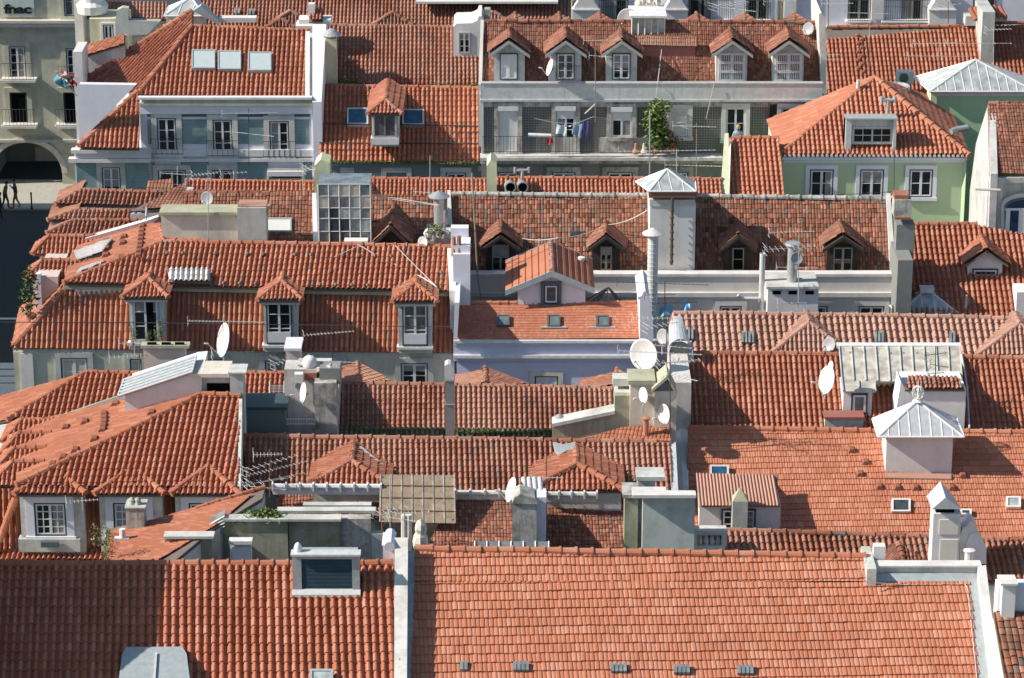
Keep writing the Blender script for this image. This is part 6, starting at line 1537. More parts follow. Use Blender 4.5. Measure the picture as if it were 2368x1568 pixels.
for i, (u0, v0, u1, v1, c, r) in enumerate(((1152, 247, 1197, 352, 1, 1), (1285, 247, 1330, 352, 2, 2), (1413, 249, 1461, 317, 2, 1), (1546, 251, 1590, 316, 1, 2), (1678, 248, 1722, 322, 2, 2), (1806, 248, 1850, 300, 1, 1))):
    k = dict(sur=.2, smat=M['stone_white' if i > 2 else 'stucco_old'], fw=.05, case=M['pinkish'] if i < 4 else M['white'], casew=.05)
    if i == 0: k['glass'] = M['blind']
    if i == 3: k['glass'] = M['curtain']
    wd = window(t, YT, u0, v0, u1, v1, c, r, **k)
    if i in (1, 2): MB().pbox(u0+4, v0+6, u1-4, v0+(28 if i == 1 else 30), YT-.06, .03).build('roller_blind', M['blind'], wd)
    if i < 3: MB().pbox(u0-1, v0, u1+1, v0+10, YT-.16, .15).build('blind_box', M['paint_white'], wd)
    if i == 1: MB().pbox(u0+3, 318, u1-3, 350, YT-.055, .03).build('door_panel', M['concrete'], wd)
for u0, u1 in ((1150, 1198), (1276, 1330), (1404, 1462), (1550, 1590)): window(t, YT, u0, 397, u1, 450, 2, 1, sur=.25, smat=M['stucco_old'], fw=.06)
railpx(t, [(1116, 354, YT-.7), (1372, 354, YT-.7)], .8, sp=.16, name='balcony_railing', r=.009)
m = MB(); m.extr([P(u, v, 138) for u, v in ((1893, 60), (1893, 32), (1899, 30), (1908, 40), (1911, 232), (1899, 232))], (0, 4, 0)); m.build('party_wall', M['white_dirty'], t)
m = MB(); m.prism([TP.lift(.35).at(*q) for q in ((1111, 46), (1118, 46), (1114, 196), (1106, 196))], dz=3); m.build('verge_wall', M['stone_white'], t)
# raised box and lower roof between dormers
m = MB(); bp = [TP.lift(.8).at(*q) for q in ((1475, 105), (1612, 108), (1612, 86), (1475, 86))]; R = Roof(); R.slope(bp, 5.2, 'flat', 1.95, body=False); R.build(t, M['tile_worn'], None, rname='shed_roof')
Yv = bp[0].y+.05; MB().box(bp[0].x+.1, bp[1].x-.1, Yv, Yv+1.5, TP.z(0, Yv)-.3, bp[0].z-.06).build('shed', M['red_paint'], t)
Yc2 = TP.at(1500, 86).y
m = MB(); a, b = P(1461, 40, Yc2), P(1536, 86, Yc2); m.box(a.x, b.x, Yc2, Yc2+1.8, b.z-.3, a.z); gl = m.build('roof_lantern', M['fibreglass'], t)
a2 = P(1456, 34, Yc2-.15); b2 = P(1541, 34, Yc2); MB().box(a2.x, b2.x, Yc2-.2, Yc2+2, a.z, a.z+.1).build('lantern_cap', M['paint_white'], gl)
m = MB()
for i in range(6): x = a.x+(b.x-a.x)*i/5; m.tube([(x, Yc2-.02, b.z-.1), (x, Yc2-.02, a.z)], .03, 4)
m.tube([(a.x, Yc2-.02, b.z), (b.x, Yc2-.02, b.z)], .04, 4); m.build('lantern_bars', M['paint_white'], gl)
c = chimney(t, 1475, 12, 1522, 34, Yc2+1.8, .8, M['white_dirty'], None, down=1.); m = MB()
for i in range(6): m.blob(tuple(P(1478+i*8, 8-(i % 2)*4, Yc2+2)), .2, .2, .22, i, .2)
m.build('chimney_pots', M['cream'], c)
dish(1270, 156, 136.8, 20, 'white dish seen edge-on beside the second gabled dormer', (-.88, -.2, .3), mast=.4)
dish(1450, 46, 140.5, 26, 'large dull white dish standing left of the roof lantern', (-.45, -.85, .2), 'dish_grey', mast=.5)
dish(1868, 67, 139.6, 15, 'small grey dish beside the flaking party wall at upper right', (-.6, -.7, .3), 'dish_grey', mast=.3)
antenna(1376, 270, 105, 135.8, 'rusty bent mast with a little yagi in front of the third dormer', [(18, 93, 2, 1.8, 14, .25), (12, 130, -20, 1.1, 5, .5)], 'wire', 'wood_frame')
antenna(1502, 458, 255, 125, 'tall grey pole rising past the balcony plant', [(40, 348, 3, 4.2, 22, .3)], 'wire', 'zinc', .03)
antenna(1610, 400, 285, 134, 'thin pole with a wide yagi in front of the patterned facade', [(-5, 292, -6, 2., 7, .4)], 'wire', 'wood_frame')
antenna(1564, 420, 345, 131, 'low twisted yagi over the mossy balcony slab', [(50, 383, -5, 3.0, 18, .35)], 'wire')
cable([(1536, 90, 139.2), (1530, 110, 139), (1520, 195, 136.8), (1512, 260, 136.6)], 'white cable hanging from the roof lantern over the lead parapet', .02)
cable([(1376, 200, 136), (1377, 240, 136.4), (1352, 263, 136.6)], 'bent pale cable ending on the patterned facade', .035)
cable([(1650, 195, 136.8), (1640, 240, 136.7), (1632, 275, 136.7)], 'thin pale cable over the lead parapet below the fourth dormer', .018)
# washing line
YW = 136.2
cable([(1236, 274, YW), (1283, 284, YW), (1330, 286, YW), (1372, 270, YW), (1400, 274, YW+.5)], 'sagging washing line before the patterned facade', .012)
def cloth(u0, u1, v0, v1, label, mat, seed, legs=False):
    rg = random.Random(seed); m = MB(); nx, nz = 8, 9; a, b = P(u0, v0, YW-.02), P(u1, v1, YW-.02); vs = []
    for j in range(nz+1):
        for i in range(nx+1):
            s, q = i/nx, j/nz; vs.append((a.x+(b.x-a.x)*(s+.06*math.sin(q*4+seed)*q), YW-.03+.05*math.sin(s*9+seed+q*2)*(.3+q), a.z+(b.z-a.z)*q*(1-.15*math.sin(s*3.1+seed))-.08*math.sin(math.pi*s)*(1-q)))
    fs = []
    for j in range(nz):
        for i in range(nx):
            if legs and j > 3 and i in (3, 4): continue
            fs.append((j*(nx+1)+i, j*(nx+1)+i+1, (j+1)*(nx+1)+i+1, (j+1)*(nx+1)+i))
    m.add(vs, fs); o = m.build('laundry', M[mat], None, True); tag(o, label, 'laundry', 'washing on the line')
cloth(1286, 1309, 286, 313, 'pale blue garment hanging leftmost on the washing line', 'cloth_pale', 1); cloth(1323, 1345, 285, 314, 'grey-blue shirt hanging in the middle of the washing line', 'cloth_blue', 2)
cloth(1347, 1362, 277, 318, 'purple trousers hanging rightmost on the washing line', 'cloth_purple', 3, True); cloth(1306, 1325, 287, 292, 'small white cloth pegged between the two blue garments', 'cloth_pale', 4)
cloth(1264, 1278, 317, 334, 'bright red cloth hanging over the balcony railing', 'cloth_red', 5)
t2 = thing('rolled_mat', 'white rolled mat lying on the balcony railing at left', 'mat', P(1245, 316, YT-.75)); MB().tube([P(1221, 312, YT-.75), P(1274, 314, YT-.75)], .09, 10).build('roll', M['paint_white'], t2)
plant(1513, 356, YT-.45, 1.25, 2.25, 'big bushy green potted shrub on the balcony of the patterned facade', 1500, .14, .18, 41, ('leaf', 'leaf_b'), clumps=9)
plant(1554, 352, YT-.5, .9, .8, 'red-flowering pot plant right of the big balcony shrub', 420, .08, .15, 42, ('leaf_dark', 'leaf'), fl='flower')
plant(1535, 354, YT-.35, .7, .4, 'low trailing plant between the big shrub and the red flowers', 220, .07, .1, 43, ('leaf_dark', 'leaf'))
for i, (u, lb) in enumerate(((1470, 'empty terracotta pot left of the big balcony shrub'), (1489, 'small cream ornament pot beside the big balcony shrub'))):
    b = P(u, 356, YT-.5); o = MB().lathe(b, [(0, 0), (.12, 0), (.2, .1), (.1, .25), (.07, .5), (.02, .52)], 10).build('clay_pot', M['clay' if i == 0 else 'cream']); tag(o, lb, 'pot')
# ================================================================== U right orange roofs
t = thing('plain_slope_house', 'house with a plain deep-orange barrel-tiled slope and a grey party pillar at upper right', 'house', (17, 145, 0))
U = slope(1905, 222, 2367, 224, 142.6, 30)
R = Roof(); R.px(U, [(1908, 226), (2440, 228), (2440, 50), (2290, 62), (1910, 66)], 9.6, 'canal', 1.6)
R.ridge(U.at(1912, 65), U.at(2262, 62), .11, .5); R.ridge(U.at(2292, 56), U.at(2420, 54), .11, .5); R.back(U.at(1908, 66), U.at(2440, 60), 1); R.build(t, M['tile_orange'], M['white_dirty'])
m = MB(); m.pbox(2272, 28, 2292, 190, U.at(2280, 150).y, 2.6, down=2); m.build('party_pillar', M['grey'], t)
m = MB(); m.pbox(2232, 38, 2275, 60, 146.5, .8); m.pbox(2292, 36, 2328, 50, 146.5, .8); m.build('tile_vent', M['grey'], t)
m = MB()
for i, (u, v) in enumerate(((2242, 20), (2253, 18), (2271, 10), (2282, 12), (2297, 14), (2310, 16))): p = P(u, v, 146.6); m.tube([p, p+V((.25, -.5, -.45))], .12, 8)
m.build('vent_tiles', M['tile_orange'], t)
antenna(2170, 165, 78, 142, 'mast with two stacked yagis before the deep-orange slope', [(-8, 100, 4, 2.2, 14, .5), (-2, 130, -2, 3., 6, .5)], 'wire')
antenna(2297, 190, 62, 141.5, 'mast with long horizontal arms over the grey party pillar', [(-35, 100, 0, 3.2, 5, .6), (10, 68, 10, 1.3, 8, .5)], 'wire')
antenna(2010, 240, -10, 141, 'tall thin pole with a short cross arm before the deep-orange slope', [(-10, 30, -8, 2.2, 5, .3)], 'wire')
antenna(1911, 200, 120, 137.6, 'curled white pipe and rods on the flaking party wall', [(8, 126, 0, .9, 4, .3), (10, 137, 3, 1., 4, .3)], 'wire')
aircon(2073, 166, 2112, 195, 141.3, 'white air conditioner standing on the deep-orange slope', .4)
L = U.lift(.12); vents(t, [L.at(1983+(i % 2)*9+(i//2)*.8, 83+i*9.5) for i in range(10)], .11)
# ================================================================== V green house and W green tower
t = thing('green_house', 'light green house with a hipped orange roof and a boxed roof window', 'house', (20, 133, 0))
YV = 131.0
VP = slope(1800, 360, 2240, 362, 130.7, 27)
FC = VP.at(1800, 359); FR = VP.at(2240, 361); AP = VP.at(2022, 182)
R = Roof(); R.slope([FC, FR, AP], 11.2, 'canal', 1.5, ov=.3)
BL = P(1772, 278, 136.6); R.slope([FC, AP, P(2025, 176, AP.y+.4), BL], 9, 'flat', 2.2, ov=.1, wob=.15)
BR = V((FR.x+.3, FR.y+9.5, FR.z)); R.slope([FR, AP, BR], 9, 'flat', 2.2, ov=.1, wob=.3)
R.ridge(AP, FC, .12, .42); R.ridge(AP, FR, .15, .5)
R.build(t, M['tile_new'], M['green'])
m = MB(); m.extr([P(1808, 364, YV-.2), P(2236, 365, YV-.2), P(2236, 371, YV-.2), P(1808, 370, YV-.2)], (0, .3, 0)); m.extr([P(1812, 371, YV-.1), P(2234, 371, YV-.1), P(2234, 376, YV-.1), P(1812, 376, YV-.1)], (0, .2, 0)); m.build('cornice', M['lav_white'], t)
m = MB()
for i in range(41): a = P(1804+i*10.8, 361, 130.66); m.tube([a, a+V((0, .25, .02))], .065, 7)
m.build('eave_tile_end', M['white'], t)
for u0, u1 in ((1872, 1925), (1988, 2041), (2102, 2154)): window(t, YV-.06, u0, 391, u1, 456, 2, 2, sur=.18, smat=M['lav_white'], fw=.06, proud=.06)
MB().pbox(1802, 372, 1813, 470, YV-.05, .3, down=8).build('corner_strip', M['lime'], t)
Yd = VP.at(2012, 352).y
m = MB(); a, b = P(1956, 276, Yd), P(2070, 352, Yd); m.box(a.x, b.x, Yd+.25, Yd+.9, P(0, 334, Yd+.25).z, a.z); m.box(a.x, P(1968, 315, Yd).x, Yd, Yd+.9, b.z-.2, a.z); m.box(P(2064, 315, Yd).x, b.x, Yd, Yd+.9, b.z-.2, a.z)
d = m.build('boxed_dormer', M['zinc_light'], t); MB().box(a.x-.03, b.x+.03, Yd-.1, Yd+.7, a.z, a.z+.06).build('dormer_cap', M['zinc'], d)
window(d, Yd+.24, 1970, 293, 2062, 332, 4, 2, sub=True, fw=.04, fr=M['concrete'], case=M['zinc_light'])
m = MB(); q = P(1983, 212, 134.6); m.tube([q-V((0, 0, .4)), q+V((0, 0, .55))], .09, 10); m.build('vent_pipe', M['zinc_light'], t)
m = MB(); q = P(2052, 262, 132.9); m.tube([q-V((0, 0, .3)), q+V((0, 0, .6))], .09, 10); m.tube([q+V((-.3, 0, .62)), q+V((.3, 0, .62))], .08, 8); m.tube([q+V((-.3, 0, .42)), q+V((-.3, 0, .78))], .08, 8); m.tube([q+V((.3, 0, .5)), q+V((.3, 0, .8))], .08, 8); m.build('tee_vent', M['zinc'], t)
m = MB(); q = P(2068, 216, 137); m.lathe(q, [(.66, -.9), (.68, .2), (.7, .25), (.70, .38), (.66, .38), (.6, .1), (0, .1)], 18); m.build('steel_drum', M['steel'], t)
m = MB(); q = P(2198, 305, 132.6); m.tube([q, q+V((.3, .2, .05)), q+V((.8, .3, .12))], .14, 10); m.build('steel_spout', M['steel'], t)
antenna(2067, 470, 340, 126, 'dark thin mast with a forked yagi before the middle green-house window', [(-42, 445, 12, 3.4, 6, .5), (-50, 400, 60, 1.3, 4, .4)], 'wire_dark')
t = thing('green_tower', 'green tower block with a large pyramidal glass roof at the upper right', 'house', (24, 139, 0))
YW2 = 137.6
m = MB(); a, b = P(2160, 216, YW2), P(2420, 520, YW2); m.box(a.x, b.x, YW2, YW2+2.2, 0, a.z); m.build('wall', M['green_b'], t)
MB().pbox(2152, 213, 2162, 300, YW2-.1, 1.5, down=5).build('corner_strip', M['lime'], t)
m = MB(); m.box(P(2160, 216, YW2).x, b.x, YW2-.06, YW2+.1, P(0, 222, YW2).z, P(0, 213, YW2).z); m.build('band', M['lav_white'], t)
x0, x1 = P(2152, 213, YW2).x, P(2440, 213, YW2).x; zc = P(0, 212, YW2-.3).z
ap = V((P(2256, 140, 138.6).x, 138.6, P(0, 138, 138.6).z)); pyramid(t, ap, [(x0-.1, YW2-.3, zc), (x1-1.0, YW2-.3, zc), (x1-1., YW2+2.4, zc), (x0-.5, YW2+2.4, zc)], 12, M['skyglass'], M['paint_white'], rr=.03)
# ================================================================== X right white house
t = thing('white_gable_house', 'house at the right edge with whitewashed side wall, brown tiles and an arched window', 'house', (21, 121, 0))
X = slope(2292, 404, 2367, 405, 124.6, 34)
R = Roof(); R.px(X, [(2287, 405), (2470, 406), (2470, 244), (2283, 243)], 6.7, 'flat', 1.7); R.ridge(X.at(2283, 242), X.at(2470, 243), .12, .45); R.build(t, M['tile_brown'], M['concrete'])
Ya_ = X.at(2283, 243).y; pts = [P(2290, 640, 124.3), P(2290, 402, 124.3), P(2285, 238, Ya_), P(2256, 332, 129.6), P(2242, 440, 130.6), P(2240, 640, 130.6)]
for p_ in pts:
    if p_ in (pts[0], pts[5]): p_.z = 0
m = MB(); m.extr(pts, (.3, 0, 0)); m.build('side_wall', M['whitewash'], t)
YX = 124.6+.22*.83
m = MB(); a, b = P(2292, 406, YX), P(2480, 418, YX); m.box(a.x, b.x, YX-.35, YX+.1, b.z, a.z); m.build('cornice', M['concrete'], t)
m = MB(); m.pbox(2284, 418, 2310, 590, YX-.12, .3, down=8); m.build('pilaster', M['stone_white'], t); m = MB(); m.tube([P(2304, 420, YX-.2), P(2304, 590, YX-.2)], .035, 6); m.build('downpipe', M['zinc'], t)
def arch(u0, u1, vs, vt, vb, Y, y0, y1, mat, nm, par, inset=0):
    m = MB(); pts = [P(u0, vb, Y), P(u0, vs, Y)]+[P((u0+u1)/2-(u1-u0)/2*math.cos(math.pi*i/14), vs-(vs-vt)*math.sin(math.pi*i/14), Y) for i in range(1, 14)]+[P(u1, vs, Y), P(u1, vb, Y)]
    pts = [V((p.x, Y+y0, p.z)) for p in pts]; m.extr(pts, (0, y1-y0, 0)); return m.build(nm, M[mat], par)
wf = arch(2312, 2424, 474, 444, 585, YX, -.22, 0, 'stone_white', 'arched_window', t); arch(2320, 2416, 476, 453, 585, YX, -.24, -.2, 'zinc_dark', 'casing', wf); arch(2326, 2410, 478, 459, 585, YX, -.26, -.22, 'glass_blue', 'pane', wf)
m = MB(); [m.pbox(u, 484, u+4, 585, YX-.29, .05) for u in (2326, 2356, 2366, 2400)]; m.pbox(2324, 482, 2412, 487, YX-.3, .05); m.build('sash', M['frame'], wf)
m = MB(); m.pbox(2290, 579, 2480, 590, YX-1.0, 1.0); m.build('balcony_slab', M['stone_white'], t)
railpx(t, [(2292, 579, YX-.95), (2480, 580, YX-.95)], .62, sp=.1, name='balcony_railing', deco=True)
m = MB(); m.tube([P(2254, 437, 124.), P(2312, 440, 124.)], .06, 6); m.build('gutter_pipe', M['stone_white'], t)
# ================================================================== far top row
t = thing('far_tiled_house', 'long worn tiled roof filling the top edge, with small hipped dormers', 'house', (-12, 152, 0))
Zp = slope(200, 62, 1310, 66, 149.5, 27)
R = Roof(); R.px(Zp, [(445, 76), (1320, 76), (1320, -40), (445, -40)], 8.6, 'canal', 1.6, org=Zp.at(445, 76))
R.px(slope(200, 38, 390, 44, 150.5, 25), [(196, 40), (385, 46), (385, 8), (240, 6)], 8.6, 'canal', 1.6)
R.build(t, M['tile_worn'], M['white_dirty'])
m = MB(); m.pbox(970, -60, 1290, 4, 150.5, 3); m.build('grey_slab', M['zinc_dark'], t); m = MB(); m.pbox(962, 4, 1290, 9, 150, .6); m.build('slab_edge', M['stone_white'], t)
for u, v in ((908, 30), (672, 26), (650, 44), (1140, 28)):
    Y = Zp.at(u, v+32).y; pr = P(u, v, Y+.2); l = P(u-46, v+29, Y); r = P(u+44, v+29, Y); b = Zp.at(u, v-6)
    R = Roof(); R.slope([pr, l, r], 8, 'canal', 1.5, body=False); R.ridge(pr, l, .12, .35); R.ridge(pr, r, .12, .35); R.deck.add([pr, l, b, r], [(0, 1, 2), (0, 2, 3)], 1); R.build(t, M['tile_worn'], None, rname='dormer_roof')
L = Zp.lift(.25)
for u, v in ((541, 24), (575, 26)):
    m = MB(); [m.extr([L.at(u+k*8, v-6), L.at(u+k*8+5, v-6), L.at(u+k*8+5, v+6), L.at(u+k*8, v+6)], (0, 0, -.06)) for k in range(2)]; m.build('glass_tile', M['tileglass'], t)
t = thing('glass_gable_house', 'small house with a glazed pyramid and a grey flashing gable over the top-left ridge', 'house', (-16, 148, 0))
c = MB(); c.pbox(384, 36, 470, 50, 146.8, 1.5, down=6); c = c.build('wall', M['white_dirty'], t)
zc = P(0, 36, 146.7).z; x0, x1 = P(380, 36, 146.7).x, P(472, 36, 146.7).x; pyramid(c, V((P(461, 0, 147.6).x-.4, 147.6, P(0, -6, 147.6).z)), [(x0, 146.6, zc), (x1, 146.6, zc), (x1, 148.6, zc), (x0, 148.6, zc)], 3, M['skyglass'], M['paint_white'], rr=.035)
m = MB(); m.extr([P(u, v, 146) for u, v in ((446, 26), (464, 14), (506, 50), (506, 58))], (0, .6, 0)); m.build('flashing_gable', M['zinc'], t); m = MB(); m.pbox(506, 42, 592, 52, 147.6, .6); m.build('gutter', M['stone_white'], t)
m = MB(); m.extr([P(u, v, 146.3) for u, v in ((266, 60), (270, 24), (283, 18), (296, 20), (297, 48), (370, 50), (340, 80), (270, 84))], (0, .5, 0)); m.build('render_wall', M['grey'], t)
t = thing('yellow_trim_house', 'pale yellow house end with one white window and a round bay at top left', 'house', (-20, 150, 0))
m = MB(); m.pbox(206, 44, 296, 150, 147, 2, down=10); m.build('wall', M['yellow'], t); window(t, 147, 238, 56, 264, 92, 2, 1, sur=.1, smat=M['white'], fw=.05)
m = MB(); m.pbox(168, -40, 206, 350, 149, 3, down=10); m.build('white_corner', M['stone_white'], t)
m = MB(); p = P(213, 6, 148); m.lathe(p, [(.75, -.5), (.8, -.1), (.6, .1), (.6, 1.5)], 16); m.build('round_bay', M['white'], t)
# white house, top centre-right
t = thing('white_balcony_house', 'white house along the top edge with flared chimneys and iron balconies', 'house', (14, 162, 0))
YB = 160.
m = MB(); m.pbox(1286, -70, 2440, 80, YB, 3, down=8); w = m.build('wall', M['lav_white'], t)
MB().pbox(1286, -60, 1322, 62, YB-.4, 1, down=4).build('side_wall', M['yellow'], t)
for u0, u1 in ((1394, 1450), (1594, 1642), (1727, 1775), (1963, 2010), (2088, 2130), (1800, 1812), (2253, 2300)):
    window(t, YB, u0, -70, u1, 50, 2, 2, fw=.07, casew=.03, fr=M['wood_frame'] if u0 > 1500 else M['zinc'], glass=M['glass'])
for u0, u1 in ((1385, 1452), (1590, 1694), (1720, 1780), (1960, 2010), (2042, 2147)):
    railpx(t, [(u0, 50, YB-.5), (u1, 50, YB-.5)], 1.15, sp=.12, deco=True); m = MB(); m.pbox(u0-4, 50, u1+4, 54, YB-.6, .6); m.build('balcony_slab', M['white'], t)
def flare(u0, u1, vb):
    m = MB(); L = 24
    pts = [(u0, vb), (u0, 25), (u0+6, 14), (u0+13, 4), (u0+16, -20), (u1-16, -20), (u1-13, 4), (u1-6, 14), (u1, 25), (u1, vb)]
    m.extr([P(u, v, YB-.9) for u, v in pts], (0, .8, 0)); c = m.build('flared_chimney', M['white'], t); MB().pbox(u0-1, 22, u1+1, 25, YB-1., .9).build('moulding', M['paint_white'], c)
flare(1323, 1386, 58); flare(1535, 1590, 58); flare(2148, 2210, 66)
for u0 in (1815, 2018): MB().pbox(u0, -60, u0+24, 70, YB-.25, .3).build('pilaster', M['white'], t)
MB().pbox(1780, 62, 2240, 70, YB-.3, .4).build('base_band', M['stone_white'], t)
antenna(1688, 45, 0, 150, 'tangle of pale rods against the white house at the top edge', [(0, 10, 35, 2.2, 8, .8), (22, 22, -30, 1.8, 7, .8)], 'wire', 'wire')
antenna(1795, 60, -10, 150, 'two thin crossed sticks before the white house', [(0, 2, 8, 1.6, 6, .4)], 'wire', 'wood_frame', lean=8)
antenna(2192, 100, 5, 147, 'dark thin mast with a slanting arm before the flared chimney at right', [(0, 12, 30, 1.5, 5, .3)], 'wire', 'wire_dark')
antenna(1915, 70, -10, 147, 'short white comb antenna before the white house pilaster', [(20, 8, 4, 1.6, 12, .4)], 'wire', 'wire_dark')
# ================================================================== archway building across the street
t = thing('archway_building', 'grey-green building across the square with balconies and a dark archway', 'building', (-28, 181, 0))
YA = 180.
a0 = P(65, 440, YA); m = MB(); xl, xr = P(-60, 200, YA).x, P(185, 200, YA).x; zt = P(0, -60, YA).z
hw = P(146, 400, YA).x-P(-16, 400, YA).x; xc = a0.x; r = hw/2; zs = P(0, 400, YA).z; zap = P(0, 329, YA).z
ar = [(xc-r*math.cos(math.pi*i/18), zs+(zap-zs)*math.sin(math.pi*i/18)) for i in range(19)]
m.add([(xl, YA, 0), (xl, YA, zt), (xr, YA, zt), (xr, YA, 0), (xc+r, YA, 0)]+[(x, YA, z) for x, z in reversed(ar)]+[(xc-r, YA, 0)], [tuple(range(5+19+1))])
m.box(xl, xr, YA+6, YA+7, 0, zt); m.box(xl+.1, xr-.1, YA+.15, YA+7, zap+.4, zt-.1); w = m.build('facade', M['beige_green'], t)
m = MB(); m.box(xc-r-.6, xc+r+.6, YA+5.5, YA+5.7, 0, zap+.2); m.box(xc-r-.5, xc-r-.02, YA, YA+5.7, 0, zap); m.build('passage', M['grey_dark'], t)
m = MB()
for i in range(18):
    (x0, z0), (x1, z1) = ar[i], ar[i+1]; f = 1.16
    m.extr([V((x0, YA-.1, z0)), V((x1, YA-.1, z1)), V((xc+(x1-xc)*f, YA-.1, zs+(z1-zs)*f)), V((xc+(x0-xc)*f, YA-.1, zs+(z0-zs)*f))], (0, .2, 0))
m.build('arch_ring', M['cream'], t)
MB().pbox(82-2, 341, 82+52, 372, YA+5.4, .1).build('far_light_panel', M['cream'], t)  # pale panel whose colour stands for the light beyond the passage
for v0, v1, d, mt in ((44, 50, .5, 'cream'), (50, 60, .35, 'stone_white'), (60, 66, .2, 'grey'), (322, 328, .2, 'grey')):
    a, b = P(-60, v0, YA), P(180, v1, YA); MB().box(a.x, b.x, YA-d, YA+.05, b.z, a.z).build('cornice', M[mt], w)
for u0, v0, u1, v1 in ((20, 107, 62, 160), (152, 111, 190, 166)):
    window(t, YA, u0, v0, u1, v1+22, 2, 4, sur=.3, smat=M['beige_green'], fw=.07); railpx(t, [(u0-16, v1+26, YA-.8), (u1+16, v1+26, YA-.8)], 1.05, sp=.2, name='balcony_railing'); m = MB(); m.pbox(u0-20, v1+26, u1+20, v1+32, YA-.9, .9); m.build('balcony_slab', M['stone_white'], t)
for u0, u1 in ((22, 66), (146, 190)):
    window(t, YA, u0, 213, u1, 290, 1, 1, sur=.3, smat=M['beige_green'], fw=.05, fr=M['wood_dark'], glass=M['void']); railpx(t, [(u0-16, 292, YA-.8), (u1+14, 292, YA-.8)], 1.05, sp=.2, name='balcony_railing'); m = MB(); m.pbox(u0-20, 292, u1+18, 298, YA-.9, .9); m.build('balcony_slab', M['stone_white'], t)
window(t, YA, 146, -30, 190, 38, 2, 2, sur=.2, smat=M['beige_green'], fw=.06, fr=M['zinc'], glass=M['glass_curtain'])
t2 = thing('shop_sign', 'pale green sign panel with black lower-case lettering high on the archway building', 'sign', P(42, 40, YA-.12))
a, b = P(3, -40, YA-.1), P(80, 39, YA-.1); MB().box(a.x, b.x, YA-.12, YA-.02, b.z, a.z).build('panel', M['sign_grey'], t2)
cu = bpy.data.curves.new('txt', 'FONT'); cu.body = 'fnac'; cu.extrude = .02; cu.offset = .028; cu.align_x = 'CENTER'; cu.size = 1.0; cu.space_character = .92
to = bpy.data.objects.new('txt', cu); COL.objects.link(to); me = bpy.data.meshes.new_from_object(to.evaluated_get(bpy.context.evaluated_depsgraph_get())); bpy.data.objects.remove(to)
xs = [v.co.x for v in me.vertices]; zs_ = [v.co.y for v in me.vertices]; pL, pR = P(9, 32, YA-.15), P(72, 10, YA-.15)
sx = (pR.x-pL.x)/(max(xs)-min(xs)); sz = (pR.z-pL.z)/(max(zs_)-min(zs_)); off = OFF[t2.name]
for v in me.vertices: v.co = V((pL.x+(v.co.x-min(xs))*sx, YA-.15-v.co.z, pL.z+(v.co.y-min(zs_))*sz))-off
me.materials.append(M['letter_black']); lo = bpy.data.objects.new('lettering', me); COL.objects.link(lo); lo.parent = t2
t2 = thing('flag', 'faded pink and turquoise flag drooping from a pole at the tiled house corner', 'flag', P(165, 215, 141))
m = MB(); m.tube([P(178, 222, 140.5), P(150, 196, 140), P(130, 165, 139.6)], .03, 6); m.build('pole', M['zinc'], t2)
def rag(c0, w_, h_, mat, nm, sd):
    m = MB(); vs = []; n = 7
    for j in range(n+1):
        for i in range(n+1): s, q = i/n, j/n; vs.append((c0.x+w_*s+.1*math.sin(q*5+sd), c0.y+.15*math.sin(s*8+sd+q*3), c0.z-h_*q+.12*math.sin(s*6+sd)))
    m.add(vs, [(j*(n+1)+i, j*(n+1)+i+1, (j+1)*(n+1)+i+1, (j+1)*(n+1)+i) for j in range(n) for i in range(n)]); m.build(nm, M[mat], t2, True)
rag(P(138, 168, 139.8), .65, .35, 'cloth_pink', 'pink_cloth', 0); rag(P(129, 178, 139.8), .55, .45, 'cloth_teal', 'turquoise_cloth', 2); rag(P(160, 176, 139.9), .25, .5, 'cloth_red', 'red_cloth', 4)
